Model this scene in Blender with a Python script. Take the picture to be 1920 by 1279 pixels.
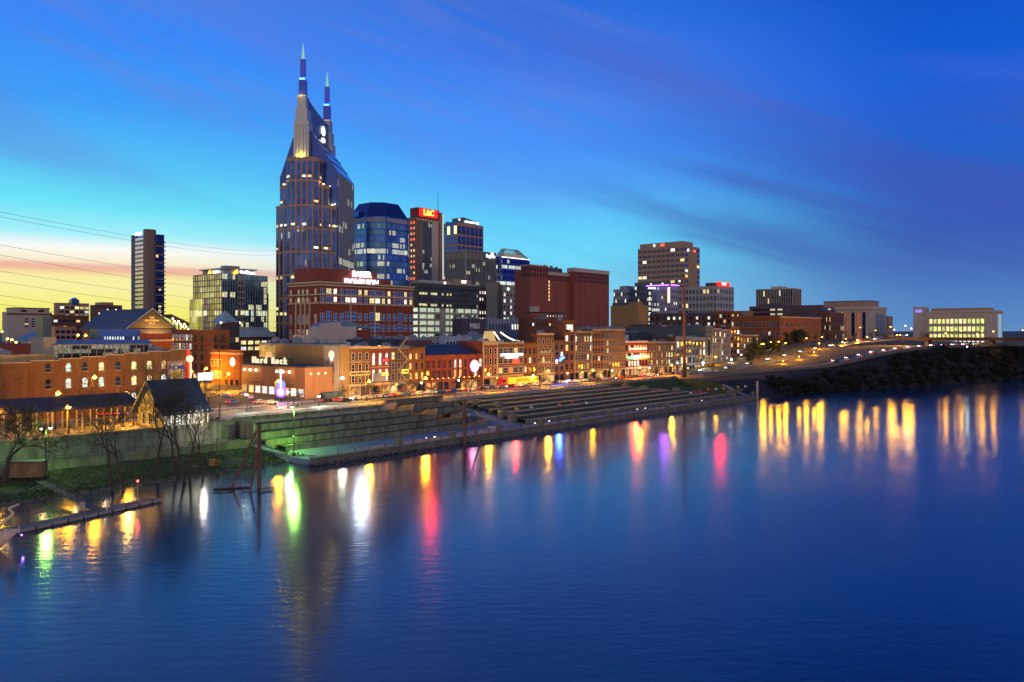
import bpy, math, random
from mathutils import Vector, Matrix, noise
random.seed(7)
for o in list(bpy.data.objects): bpy.data.objects.remove(o)
SC = bpy.context.scene
COL = SC.collection
rad = math.radians
def lin(r, g, b):
    f = lambda c: ((c/255+.055)/1.055)**2.4 if c/255 > .04045 else c/255/12.92
    return (f(r), f(g), f(b), 1)
# ------------------------------------------------------------------ camera
H = 32.0; F = 1500.0; HY = 622.0
cam = bpy.data.cameras.new('camera'); camo = bpy.data.objects.new('camera', cam); COL.objects.link(camo)
camo.location = (0, 0, H); camo.rotation_euler = (rad(90), 0, 0)
cam.sensor_width = 36; cam.lens = F/1920*36; cam.shift_y = -(639.5-HY)/1920
cam.clip_start = 1; cam.clip_end = 30000
SC.camera = camo
SC.view_settings.view_transform = 'Standard'; SC.view_settings.look = 'None'
SC.view_settings.exposure = 0; SC.view_settings.gamma = 1
# ------------------------------------------------------------------ sky
W = bpy.data.worlds.new('World'); SC.world = W; W.use_nodes = True
nt = W.node_tree; nt.nodes.clear()
class NG:
    def __init__(s, nt): s.nt = nt
    def n(s, t, **k):
        x = s.nt.nodes.new(t)
        for a, b in k.items(): setattr(x, a, b)
        return x
    def l(s, a, b): s.nt.links.new(a, b)
    def m(s, op, a, b=None, c=None):
        x = s.n('ShaderNodeMath', operation=op)
        for i, v in enumerate((a, b, c)):
            if v is None: continue
            if isinstance(v, (int, float)): x.inputs[i].default_value = v
            else: s.l(v, x.inputs[i])
        return x.outputs[0]
    def mix(s, f, a, b, bt='MIX'):
        x = s.n('ShaderNodeMix', data_type='RGBA', blend_type=bt)
        for i, v in ((0, f), (6, a), (7, b)):
            if isinstance(v, (int, float)): x.inputs[i].default_value = v
            elif isinstance(v, tuple): x.inputs[i].default_value = v
            else: s.l(v, x.inputs[i])
        return x.outputs[2]
    def ramp(s, fac, stops, interp='LINEAR'):
        x = s.n('ShaderNodeValToRGB'); s.l(fac, x.inputs[0]); cr = x.color_ramp; cr.interpolation = interp
        while len(cr.elements) < len(stops): cr.elements.new(.5)
        for e, (p, c) in zip(cr.elements, stops): e.position = p; e.color = c
        return x.outputs[0]
    def mr(s, v, a, b, c=0, d=1, it='SMOOTHSTEP'):
        x = s.n('ShaderNodeMapRange', interpolation_type=it)
        s.l(v, x.inputs[0])
        for i, q in enumerate((a, b, c, d)): x.inputs[i+1].default_value = q
        return x.outputs[0]
g = NG(nt)
tc = g.n('ShaderNodeTexCoord'); sep = g.n('ShaderNodeSeparateXYZ'); g.l(tc.outputs['Generated'], sep.inputs[0])
el = g.m('MULTIPLY', g.m('ARCSINE', sep.outputs[2]), 180/math.pi)
az = g.m('MULTIPLY', g.m('ARCTAN2', sep.outputs[0], sep.outputs[1]), 180/math.pi)
e01 = g.m('DIVIDE', el, 60.0)
def yd(y): return max(0, math.degrees(math.atan((HY-y)/F)))/60
warp = g.n('ShaderNodeTexNoise'); warp.inputs['Scale'].default_value = 1.0
cv = g.n('ShaderNodeCombineXYZ'); g.l(g.m('MULTIPLY', az, .05), cv.inputs[0]); g.l(g.m('MULTIPLY', el, .25), cv.inputs[1])
g.l(cv.outputs[0], warp.inputs['Vector']); warp.inputs['Detail'].default_value = 5
ew = g.m('ADD', e01, g.m('MULTIPLY', g.m('SUBTRACT', warp.outputs[0], .52), .006))
# tilt the pink streak downwards to the right
ewl = g.m('ADD', ew, g.m('MULTIPLY', g.m('ADD', az, 32), .00022))
left = g.ramp(ewl, [(0, lin(240,222,95)), (yd(585), lin(246,238,118)), (yd(545), lin(248,243,165)), (yd(528), lin(250,238,165)),
   (yd(514), lin(238,164,152)), (yd(504), lin(251,241,208)), (yd(482), lin(250,251,248)), (yd(460), lin(165,240,250)), (yd(410), lin(108,228,248)),
   (yd(340), lin(88,196,246)), (yd(240), lin(62,160,250)), (yd(110), lin(56,136,246)), (yd(15), lin(76,126,226)), (1, lin(18,45,120))])
mid = g.ramp(ew, [(0, lin(170,200,230)), (yd(590), lin(140,205,240)), (yd(480), lin(112,216,250)), (yd(420), lin(98,205,250)), (yd(350), lin(84,172,252)),
   (yd(280), lin(72,152,254)), (yd(200), lin(68,142,248)), (yd(100), lin(58,124,236)), (yd(0), lin(38,112,224)), (1, lin(14,44,130))])
right = g.ramp(ew, [(0, lin(98,142,190)), (yd(600), lin(88,136,196)), (yd(540), lin(74,120,188)), (yd(450), lin(54,98,182)),
   (yd(330), lin(36,98,202)), (yd(200), lin(24,94,214)), (yd(60), lin(17,84,200)), (yd(0), lin(9,70,184)), (1, lin(7,30,100))])
back = g.ramp(e01, [(0, (1.08,.82,.6,1)), (.12, (1.12,.9,.7,1)), (.33, (.74,.68,.82,1)), (.55, (.18,.30,.72,1)), (1, (.03,.1,.36,1))])  # unseen sky behind the camera, warmed and brightened to light the facades
c = g.mix(g.mr(az, -24, 3), left, mid)
c = g.mix(g.mr(az, 4, 29), c, right)
# mauve high clouds, long diagonal streaks
rot = rad(-17)
a2 = g.m('ADD', g.m('MULTIPLY', az, math.cos(rot)), g.m('MULTIPLY', el, -math.sin(rot)))
b2 = g.m('ADD', g.m('MULTIPLY', az, math.sin(rot)*-1), g.m('MULTIPLY', el, math.cos(rot)))
cv2 = g.n('ShaderNodeCombineXYZ'); g.l(g.m('MULTIPLY', a2, .028), cv2.inputs[0]); g.l(g.m('MULTIPLY', b2, .14), cv2.inputs[1])
cl = g.n('ShaderNodeTexNoise'); cl.inputs['Scale'].default_value = 1.0; cl.inputs['Detail'].default_value = 6; cl.inputs['Roughness'].default_value = .5
cl.inputs['Distortion'].default_value = .35
g.l(cv2.outputs[0], cl.inputs['Vector'])
cf = g.m('MULTIPLY', g.mr(cl.outputs[0], .47, .72), g.mr(el, 5.5, 12))
# a broad band falling from upper centre to the right
bd = g.m('ADD', el, g.m('MULTIPLY', az, .38))
band = g.m('MULTIPLY', g.mr(bd, 12, 19), g.mr(bd, 28, 20))
bf = g.m('MULTIPLY', g.m('MULTIPLY', band, g.mr(cl.outputs[0], .30, .62)), .5)
c = g.mix(g.m('MULTIPLY', cf, .42), c, lin(104,116,212))
c = g.mix(g.m('MULTIPLY', bf, g.mr(az, -12, 12)), c, lin(66,86,186))
cv3 = g.n('ShaderNodeCombineXYZ'); g.l(g.m('MULTIPLY', g.m('ADD', a2, 40), .055), cv3.inputs[0]); g.l(g.m('MULTIPLY', b2, .42), cv3.inputs[1])
cl3 = g.n('ShaderNodeTexNoise'); cl3.inputs['Scale'].default_value = 1.0; cl3.inputs['Detail'].default_value = 7; cl3.inputs['Roughness'].default_value = .5; cl3.inputs['Distortion'].default_value = .3
g.l(cv3.outputs[0], cl3.inputs['Vector'])
lowm = g.m('MULTIPLY', g.m('MULTIPLY', g.mr(az, -4, 16), g.mr(el, 2.2, 6)), g.mr(el, 17, 9))
c = g.mix(g.m('MULTIPLY', g.m('MULTIPLY', g.mr(cl3.outputs[0], .36, .68), lowm), .55), c, lin(66,84,172))
upm = g.m('MULTIPLY', g.mr(el, 11, 17), g.mr(az, 22, -6))
c = g.mix(g.m('MULTIPLY', g.m('MULTIPLY', g.mr(cl3.outputs[0], .44, .68), upm), .38), c, lin(112,126,212))
absaz = g.m('ABSOLUTE', az)
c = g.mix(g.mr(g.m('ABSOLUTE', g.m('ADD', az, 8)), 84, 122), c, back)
bg = g.n('ShaderNodeBackground'); g.l(c, bg.inputs[0]); bg.inputs[1].default_value = 1.0
wo = g.n('ShaderNodeOutputWorld'); g.l(bg.outputs[0], wo.inputs[0])
# the last light of the sun that has just set, low at the left
sd = bpy.data.lights.new('sun', 'SUN'); sd.energy = .12; sd.angle = rad(12); sd.color = (1, .78, .6)
so = bpy.data.objects.new('sun', sd); COL.objects.link(so); so.rotation_euler = (rad(80), 0, rad(40))

# ------------------------------------------------------------------ frame of the river bank: u along the bank, v inland
ANG = rad(49); CR, SR = math.cos(ANG), math.sin(ANG)
def L(u, v, z=0): return Vector((CR*u - SR*v, SR*u + CR*v, z))
def UV(x, y): return (CR*x + SR*y, -SR*x + CR*y)
def K(px): return (px-960)/F
def U(px, v): k = K(px); return (SR + k*CR)*v/(CR - k*SR)
def V(px, u): k = K(px); return u*(CR - k*SR)/(SR + k*CR)
def DEP(u, v): return SR*u + CR*v
def Z(py, d): return H-(py-HY)*d/F
def GP(px, py, z): # ground point
    d = (H-z)*F/(py-HY); return Vector((K(px)*d, d, z))
def lerp(a, b, t): return a+(b-a)*t
def interp(x, t):
    if x <= t[0][0]: return t[0][1]
    for (a, p), (b, q) in zip(t, t[1:]):
        if x <= b: return lerp(p, q, (x-a)/(b-a) if b > a else 0)
    return t[-1][1]
# ------------------------------------------------------------------ materials
MATS = {}
def mat(name, col, rough=.7, metal=0, var=.25, scale=.6, emis=None, es=0, spec=.5, streak=False, bump=0, brick=None):
    if name in MATS: return MATS[name]
    m = bpy.data.materials.new(name); m.use_nodes = True; n = NG(m.node_tree)
    p = m.node_tree.nodes['Principled BSDF']
    p.inputs['Roughness'].default_value = rough; p.inputs['Metallic'].default_value = metal
    p.inputs['Specular IOR Level'].default_value = spec
    col = tuple(col)+((1,) if len(col) == 3 else ())
    t = n.n('ShaderNodeTexCoord')
    nz = n.n('ShaderNodeTexNoise'); nz.inputs['Scale'].default_value = scale; nz.inputs['Detail'].default_value = 6
    src = t.outputs['Object']
    if streak:
        mp = n.n('ShaderNodeMapping'); mp.inputs['Scale'].default_value = (1, 1, .18); n.l(src, mp.inputs[0]); src = mp.outputs[0]
    n.l(src, nz.inputs['Vector'])
    f = n.mr(nz.outputs[0], .25, .75, 1-var, 1+var, 'LINEAR')
    mx = n.n('ShaderNodeVectorMath', operation='SCALE'); mx.inputs[0].default_value = col[:3]; n.l(f, mx.inputs['Scale'])
    out = mx.outputs[0]
    if brick:
        bt = n.n('ShaderNodeTexBrick'); n.l(t.outputs['Object'], bt.inputs['Vector']) 
        mp = n.n('ShaderNodeMapping'); mp.inputs['Rotation'].default_value = (rad(90), 0, 0); n.l(t.outputs['Object'], mp.inputs[0]); n.l(mp.outputs[0], bt.inputs['Vector'])
        bt.inputs['Scale'].default_value = 1; bt.inputs['Brick Width'].default_value = brick; bt.inputs['Row Height'].default_value = brick*.4
        bt.inputs['Mortar Size'].default_value = .04*brick; bt.inputs['Color1'].default_value = (1,1,1,1); bt.inputs['Color2'].default_value = (.72,.72,.72,1)
        bt.inputs['Mortar'].default_value = (.6,.6,.6,1)
        out = n.mix(1.0, out, bt.outputs[0], 'MULTIPLY')
    n.l(out, p.inputs['Base Color'])
    if bump:
        bp = n.n('ShaderNodeBump'); bp.inputs['Strength'].default_value = bump; bp.inputs['Distance'].default_value = .3
        n2 = n.n('ShaderNodeTexNoise'); n2.inputs['Scale'].default_value = scale*4; n2.inputs['Detail'].default_value = 8; n.l(t.outputs['Object'], n2.inputs['Vector'])
        n.l(n2.outputs[0], bp.inputs['Height']); n.l(bp.outputs[0], p.inputs['Normal'])
    if emis:
        p.inputs['Emission Color'].default_value = tuple(emis)+(1,); p.inputs['Emission Strength'].default_value = es
    MATS[name] = m; return m
def lit(name, col, es, var=.5, scale=1.2):
    """a lit window: light that varies over the pane like a room behind it"""
    if name in MATS: return MATS[name]
    m = mat(name, (.04,.04,.05), .15); n = NG(m.node_tree); p = m.node_tree.nodes['Principled BSDF']
    t = n.n('ShaderNodeTexCoord'); nz = n.n('ShaderNodeTexNoise'); nz.inputs['Scale'].default_value = scale; nz.inputs['Detail'].default_value = 3
    oi = n.n('ShaderNodeObjectInfo'); va = n.n('ShaderNodeVectorMath', operation='ADD'); n.l(t.outputs['Object'], va.inputs[0])
    cb = n.n('ShaderNodeCombineXYZ'); n.l(n.m('MULTIPLY', oi.outputs['Random'], 57), cb.inputs[0]); n.l(cb.outputs[0], va.inputs[1]); n.l(va.outputs[0], nz.inputs['Vector'])
    f = n.m('MULTIPLY', n.mr(nz.outputs[0], .35, .65, 1-var, 1+var*.6), n.mr(oi.outputs['Random'], 0, 1, .45*es, es, 'LINEAR'))
    n.l(f, p.inputs['Emission Strength']); p.inputs['Emission Color'].default_value = tuple(col)+(1,)
    return m
def cells(name, base, prob, col=(1,.85,.5), es=1.0, cw=1.6, ch=3.6, rowboost=.6, rough=.12, metal=.6, mull=.12, zo=0):
    """curtain-wall glass whose rooms are lit here and there"""
    if name in MATS: return MATS[name]
    m = bpy.data.materials.new(name); m.use_nodes = True; n = NG(m.node_tree); p = m.node_tree.nodes['Principled BSDF']
    p.inputs['Roughness'].default_value = rough; p.inputs['Metallic'].default_value = metal
    t = n.n('ShaderNodeTexCoord'); s = n.n('ShaderNodeSeparateXYZ'); n.l(t.outputs['Object'], s.inputs[0])
    fx = n.m('FLOOR', n.m('DIVIDE', n.m('ADD', s.outputs[0], .013), cw)); fy = n.m('FLOOR', n.m('DIVIDE', n.m('ADD', s.outputs[1], .013), cw)); fz = n.m('FLOOR', n.m('DIVIDE', n.m('ADD', s.outputs[2], zo), ch))
    cb = n.n('ShaderNodeCombineXYZ'); n.l(fx, cb.inputs[0]); n.l(fy, cb.inputs[1]); n.l(fz, cb.inputs[2])
    wn = n.n('ShaderNodeTexWhiteNoise'); wn.noise_dimensions = '3D'; n.l(cb.outputs[0], wn.inputs['Vector'])
    # clusters of rooms
    gx = n.m('FLOOR', n.m('DIVIDE', fx, 5)); gy = n.m('FLOOR', n.m('DIVIDE', fy, 5)); cb2 = n.n('ShaderNodeCombineXYZ'); n.l(gx, cb2.inputs[0]); n.l(gy, cb2.inputs[1]); n.l(fz, cb2.inputs[2])
    wn2 = n.n('ShaderNodeTexWhiteNoise'); wn2.noise_dimensions = '3D'; n.l(cb2.outputs[0], wn2.inputs['Vector'])
    wz = n.n('ShaderNodeTexWhiteNoise'); wz.noise_dimensions = '1D'; n.l(fz, wz.inputs['W'])
    rowon = n.m('GREATER_THAN', wz.outputs[0], 1-prob*.7)
    on = n.m('MULTIPLY', n.m('LESS_THAN', wn2.outputs[0], n.m('ADD', prob, n.m('MULTIPLY', rowon, rowboost))), n.m('LESS_THAN', wn.outputs[0], n.m('ADD', .55, n.m('MULTIPLY', rowon, .35))))
    # mullions
    def edge(o, w):
        fr = n.m('FRACT', n.m('DIVIDE', n.m('ADD', o, .013), w)); return n.m('LESS_THAN', n.m('ABSOLUTE', n.m('SUBTRACT', fr, .5)), .5-mull/2)
    br = n.m('MULTIPLY', n.mr(wn.outputs[1] if False else wn2.outputs[0], 0, 1, .5, 1.0, 'LINEAR'), on)
    nz = n.n('ShaderNodeTexNoise'); nz.inputs['Scale'].default_value = 1.3; n.l(t.outputs['Object'], nz.inputs['Vector'])
    br = n.m('MULTIPLY', br, n.mr(nz.outputs[0], .3, .7, .35, 1.3))
    n.l(n.m('MULTIPLY', br, es), p.inputs['Emission Strength'])
    n.l(n.mix(wn.outputs[0], tuple(col)+(1,), (.85, .95, .75, 1)), p.inputs['Emission Color'])
    nb = n.n('ShaderNodeTexNoise'); nb.inputs['Scale'].default_value = .08; n.l(t.outputs['Object'], nb.inputs['Vector'])
    vr = n.m('MULTIPLY', n.mr(wn.outputs[0], 0, 1, .6, 1.3, 'LINEAR'), n.mr(nb.outputs[0], .3, .7, .6, 1.4))
    vs = n.n('ShaderNodeVectorMath', operation='SCALE'); vs.inputs[0].default_value = base[:3]; n.l(vr, vs.inputs['Scale'])
    n.l(vs.outputs[0], p.inputs['Base Color'])
    MATS[name] = m; return m
brick_ochre = mat('brick_ochre', (.27,.108,.03), .85, streak=True, brick=.5)
brick_red = mat('brick_red', (.27,.06,.025), .85, streak=True, brick=.5)
brick_brown = mat('brick_brown', (.18,.066,.03), .85, streak=True, brick=.5)
brick_dark = mat('brick_dark', (.13,.065,.05), .85, streak=True)
brick_orange = mat('brick_orange', (.36,.10,.02), .85, streak=True, brick=.5)
brick_deep = mat('brick_deep_red', (.23,.05,.028), .85, var=.12, streak=True)
brick_tel = mat('brick_wine', (.27,.07,.045), .85, var=.1, scale=.15, streak=True)
stucco = mat('stucco_tan', (.34,.185,.065), .9, var=.12, streak=True)
cream = mat('cream_trim', (.52,.4,.25), .8, var=.15)
white_trim = mat('white_trim', (.62,.6,.58), .7, var=.1)
stone = mat('stone', (.34,.28,.22), .85, var=.15, streak=True)
stone_pale = mat('pale_stone', (.46,.37,.28), .85, var=.12, streak=True)
stone_rose = mat('rose_granite', (.36,.20,.12), .55, var=.1, streak=True)
stone_grey = mat('grey_stone', (.25,.26,.29), .8, var=.15, streak=True)
conc = mat('concrete', (.155,.14,.10), .9, var=.6, scale=.7, streak=True, bump=.4)
conc_dark = mat('concrete_dark', (.13,.115,.10), .9, var=.3, streak=True)
metal_dark = mat('dark_metal', (.03,.03,.035), .5, .6)
metal_grey = mat('grey_metal', (.22,.24,.28), .45, .5)
metal_fin = mat('fin_metal', (.34,.34,.34), .5, .3, var=.08)
slate = mat('slate_roof', (.035,.045,.07), .6, var=.3, bump=.2)
roof_dark = mat('flat_roof', (.05,.055,.075), .9, var=.4, scale=.3)
roof_blue = mat('blue_grey_roof', (.14,.2,.3), .6, var=.2)
roof_pale = mat('pale_roof', (.36,.4,.46), .7, var=.25, scale=.3)
rust = mat('rusty_steel', (.18,.065,.045), .75, .1, var=.25, streak=True)
asphalt = mat('asphalt', (.085,.08,.072), .55, var=.3, scale=.4, bump=.1)
paving = mat('paving', (.30,.24,.16), .8, var=.25, scale=.4)
walkmat = mat('walkway_concrete', (.17,.2,.23), .7, var=.2, scale=.4)
paint_white = mat('road_paint', (.7,.7,.65), .7)
citymat = mat('city_ground', (.08,.065,.05), .9, var=.4, scale=.1)
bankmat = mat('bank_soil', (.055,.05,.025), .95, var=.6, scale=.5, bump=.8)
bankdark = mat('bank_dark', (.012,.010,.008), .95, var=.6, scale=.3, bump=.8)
grassm = mat('grass', (.05,.085,.025), .95, var=.5, scale=.5, bump=.6)
grassd = mat('terrace_grass', (.03,.052,.014), .95, var=.5, scale=.4, bump=.5)
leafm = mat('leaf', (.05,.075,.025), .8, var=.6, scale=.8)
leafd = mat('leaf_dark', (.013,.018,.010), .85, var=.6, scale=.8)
leafb = mat('leaf_brown', (.03,.018,.010), .9, var=.6, scale=.5)
barkm = mat('bark', (.065,.045,.03), .95, var=.4, scale=3)
rockm = mat('rock', (.13,.11,.08), .9, var=.5, scale=2)
glassd = mat('dark_glass', (.015,.03,.08), .1, .4, var=.3)
glassb = mat('blue_glass', (.03,.08,.30), .12, .5, var=.3, scale=.2)
glassn = mat('night_blue_glass', (.03,.08,.36), .12, .7, var=.3, scale=.1)
lit_warm = lit('lit_warm', (1,.62,.22), 1.6)
lit_yellow = lit('lit_yellow', (1,.85,.35), 1.7)
lit_white = lit('lit_white', (1,.95,.82), 2.0)
lit_cool = lit('lit_cool', (.8,1,.9), 1.6)
LITS = [lit_warm, lit_warm, lit_yellow, lit_yellow, lit_white, lit_cool]
def glow(name, col, es): return mat(name, (.02,.02,.02), .5, emis=col, es=es)
g_white = glow('white_sign_light', (.9,.92,1), 5)
g_soft = glow('soft_white_light', (1,.95,.85), 3)
g_red = glow('red_sign_light', (1,.02,.01), 5)
g_orange = glow('orange_letter_light', (1,.45,.03), 6)
g_purple = glow('purple_light', (.35,.12,1), 6)
g_blue = glow('blue_light', (.05,.15,1), 8)
g_green = glow('green_light', (.1,1,.3), 3)
g_pink = glow('pink_light', (1,.12,.5), 5)
g_lampo = glow('sodium_lamp', (1,.50,.07), 22)
g_lampw = glow('white_lamp', (.9,1,.85), 40)
g_head = glow('headlight_glow', (1,.93,.85), 14)
g_tail = glow('taillight_glow', (1,.03,.02), 5)
g_yellow = glow('yellow_light', (1,.62,.05), 2)

# ------------------------------------------------------------------ mesh builder
class MB:
    def __init__(s): s.v = []; s.f = []; s.m = []
    def box(s, x0, x1, y0, y1, z0, z1, m=0):
        b = len(s.v); s.v += [(x0,y0,z0),(x1,y0,z0),(x1,y1,z0),(x0,y1,z0),(x0,y0,z1),(x1,y0,z1),(x1,y1,z1),(x0,y1,z1)]
        for q in ((0,3,2,1),(4,5,6,7),(0,1,5,4),(1,2,6,5),(2,3,7,6),(3,0,4,7)): s.f.append(tuple(b+i for i in q)); s.m.append(m)
        return s
    def prism(s, poly, z0, z1, m=0, top=None, mt=None):
        b = len(s.v); n = len(poly); tp = top or poly
        s.v += [(p[0], p[1], z0) for p in poly] + [(p[0], p[1], z1) for p in tp]
        for i in range(n):
            j = (i+1) % n; s.f.append((b+i, b+j, b+n+j, b+n+i)); s.m.append(m)
        s.f.append(tuple(b+i for i in reversed(range(n)))); s.m.append(m)
        s.f.append(tuple(b+n+i for i in range(n))); s.m.append(m if mt is None else mt)
        return s
    def poly(s, pts, m=0):
        b = len(s.v); s.v += [tuple(p) for p in pts]; s.f.append(tuple(range(b, b+len(pts)))); s.m.append(m); return s
    def ext(s, prof, a, b_, axis='y', m=0):
        """profile of (p,z) extruded along an axis from a to b_"""
        n = len(prof); k = len(s.v)
        for t in (a, b_):
            for p, z in prof: s.v.append((p, t, z) if axis == 'y' else (t, p, z))
        for i in range(n):
            j = (i+1) % n; s.f.append((k+i, k+j, k+n+j, k+n+i)); s.m.append(m)
        s.f.append(tuple(k+i for i in reversed(range(n)))); s.m.append(m)
        s.f.append(tuple(k+n+i for i in range(n))); s.m.append(m)
        return s
    def tube(s, p0, p1, r0, r1=None, n=6, m=0, cap=True):
        r1 = r0 if r1 is None else r1; p0 = Vector(p0); p1 = Vector(p1); d = (p1-p0)
        if d.length < 1e-6: return s
        d.normalize(); a = d.orthogonal().normalized(); c = d.cross(a); b = len(s.v)
        for p, r in ((p0, r0), (p1, r1)):
            for i in range(n):
                t = 2*math.pi*i/n; s.v.append(tuple(p+(a*math.cos(t)+c*math.sin(t))*r))
        for i in range(n):
            j = (i+1) % n; s.f.append((b+i, b+j, b+n+j, b+n+i)); s.m.append(m)
        if cap:
            s.f.append(tuple(b+i for i in reversed(range(n)))); s.m.append(m); s.f.append(tuple(b+n+i for i in range(n))); s.m.append(m)
        return s
    def ball(s, c, r, m=0, n=8, k=5, sc=(1,1,1)):
        b = len(s.v); cx, cy, cz = c
        for i in range(k+1):
            ph = math.pi*i/k
            for j in range(n):
                t = 2*math.pi*j/n; s.v.append((cx+r*sc[0]*math.sin(ph)*math.cos(t), cy+r*sc[1]*math.sin(ph)*math.sin(t), cz+r*sc[2]*math.cos(ph)))
        for i in range(k):
            for j in range(n):
                q = (j+1) % n; s.f.append((b+i*n+j, b+(i+1)*n+j, b+(i+1)*n+q, b+i*n+q)); s.m.append(m)
        return s
    def add(s, o, mx=None):
        b = len(s.v); s.v += [tuple(mx @ Vector(p)) for p in o.v] if mx else o.v
        s.f += [tuple(b+i for i in q) for q in o.f]; s.m += o.m; return s
    def mesh(s, name, mats):
        me = bpy.data.meshes.new(name); me.from_pydata(s.v, [], s.f)
        for m in (mats if isinstance(mats, (list, tuple)) else [mats]): me.materials.append(m)
        if any(s.m): me.polygons.foreach_set('material_index', s.m)
        me.update(); return me
    def build(s, name, mats, parent=None, loc=(0,0,0), rz=0):
        return place(s.mesh(name, mats), name, parent, loc, rz)
def place(me, name, parent=None, loc=(0,0,0), rz=0):
    o = bpy.data.objects.new(name, me); COL.objects.link(o); o.location = loc; o.rotation_euler = (0, 0, rz); o.parent = parent; return o
def tag(o, label, cat, group=None, kind=None):
    o['label'] = label; o['category'] = cat
    if group: o['group'] = group
    if kind: o['kind'] = kind
    return o
def thing(name, label, cat, loc=(0,0,0), rz=0, group=None):
    o = bpy.data.objects.new(name, None); COL.objects.link(o); o.location = loc; o.rotation_euler = (0,0,rz); return tag(o, label, cat, group)
def struct(o): o['kind'] = 'structure'; return o
ONES = 'first second third fourth fifth sixth seventh eighth ninth tenth eleventh twelfth thirteenth fourteenth fifteenth sixteenth seventeenth eighteenth nineteenth'.split()
TENS = {20:'twenty',30:'thirty',40:'forty',50:'fifty',60:'sixty',70:'seventy'}
def nth(i):
    if i < 19: return ONES[i]
    k = i+1; t = k//10*10; r = k % 10
    return TENS[t]+('-'+ONES[r-1] if r else 'th').replace('yth','ieth') if r else TENS[t][:-1]+'ieth'
def copy_tree(root, loc, rz, label, mats=None, light=None):
    r = root.copy(); COL.objects.link(r); r.location = loc; r.rotation_euler = (0,0,rz); r['label'] = label
    for ch in list(root.children):
        c_ = ch.copy(); COL.objects.link(c_); c_.parent = r
        if mats and ch.name.split('.')[0] in mats: 
            c_.data = mats[ch.name.split('.')[0]]
        for g_ in list(ch.children):
            d = g_.copy(); COL.objects.link(d); d.parent = c_
    return r
def text_mesh(body, size, m, ext=.15, align='CENTER'):
    cu = bpy.data.curves.new('t', 'FONT'); cu.body = body; cu.size = size; cu.extrude = ext; cu.align_x = align; cu.align_y = 'CENTER'
    cu.resolution_u = 2; cu.offset = size*.018
    o = bpy.data.objects.new('t', cu); COL.objects.link(o)
    bpy.context.view_layer.update()
    me = bpy.data.meshes.new_from_object(o.evaluated_get(bpy.context.evaluated_depsgraph_get()))
    bpy.data.objects.remove(o); me.transform(Matrix.Rotation(rad(90), 4, 'X')); me.materials.clear(); me.materials.append(m); return me
# ------------------------------------------------------------------ windows
WC = {}
def winmb(style, w, h):
    b = MB(); t = min(.28, w*.14)
    if style == 'panel': b.box(-w/2, w/2, -.14, .05, 0, h, 1)
    elif style == 'blank': b.box(-w/2, w/2, -.22, .05, 0, h, 1); b.box(-w/2-.1, w/2+.1, -.3, .05, -.35, 0, 0)
    elif style in ('sash', 'sill'):
        b.box(-w/2, w/2, -.08, .05, 0, h, 1)
        b.box(-w/2-t, -w/2, -.2, .05, 0, h, 0); b.box(w/2, w/2+t, -.2, .05, 0, h, 0)
        b.box(-w/2-t, w/2+t, -.26, .05, h, h+t*1.5, 0); b.box(-w/2-t*1.6, w/2+t*1.6, -.34, .05, -t*1.2, 0, 0)
        b.box(-w/2, w/2, -.16, -.08, h*.48, h*.48+.12, 0); b.box(-.05, .05, -.14, -.08, 0, h*.48, 0); b.box(-.05, .05, -.14, -.08, h*.48+.12, h, 0)
    elif style in ('arch', 'archplain'):
        r = w/2; n = 7; zc = h-r
        pts = [(-r, 0), (r, 0)] + [(r*math.cos(math.pi*i/n), zc+r*math.sin(math.pi*i/n)) for i in range(n+1)]
        b.ext([(p, z) for p, z in pts], -.08, .05, 'y', 1)
        if style == 'arch':
            for i in range(n):
                a0, a1 = math.pi*i/n, math.pi*(i+1)/n; R2 = r+t*1.5
                q = [(r*math.cos(a0), zc+r*math.sin(a0)), (R2*math.cos(a0), zc+R2*math.sin(a0)), (R2*math.cos(a1), zc+R2*math.sin(a1)), (r*math.cos(a1), zc+r*math.sin(a1))]
                b.ext(q, -.28, .05, 'y', 0)
            b.box(r, r+t*1.1, -.24, .05, 0, zc, 0); b.box(-r-t*1.1, -r, -.24, .05, 0, zc, 0)
        b.box(-r-t*1.5, r+t*1.5, -.34, .05, -t*1.2, 0, 0)
        b.box(-r, r, -.15, -.08, zc*.5, zc*.5+.12, 0)
    elif style == 'grid4':
        b.box(-w/2, w/2, -.08, .05, 0, h, 1); n = max(1, int(h/1.6))
        for i in range(n+1): b.box(-w/2-.1, w/2+.1, -.2, -.08, h*i/n-.09, h*i/n+.09, 0)
        for x in (-w/2, 0, w/2): b.box(x-.08, x+.08, -.17, -.08, 0, h, 0)
    return b
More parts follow.
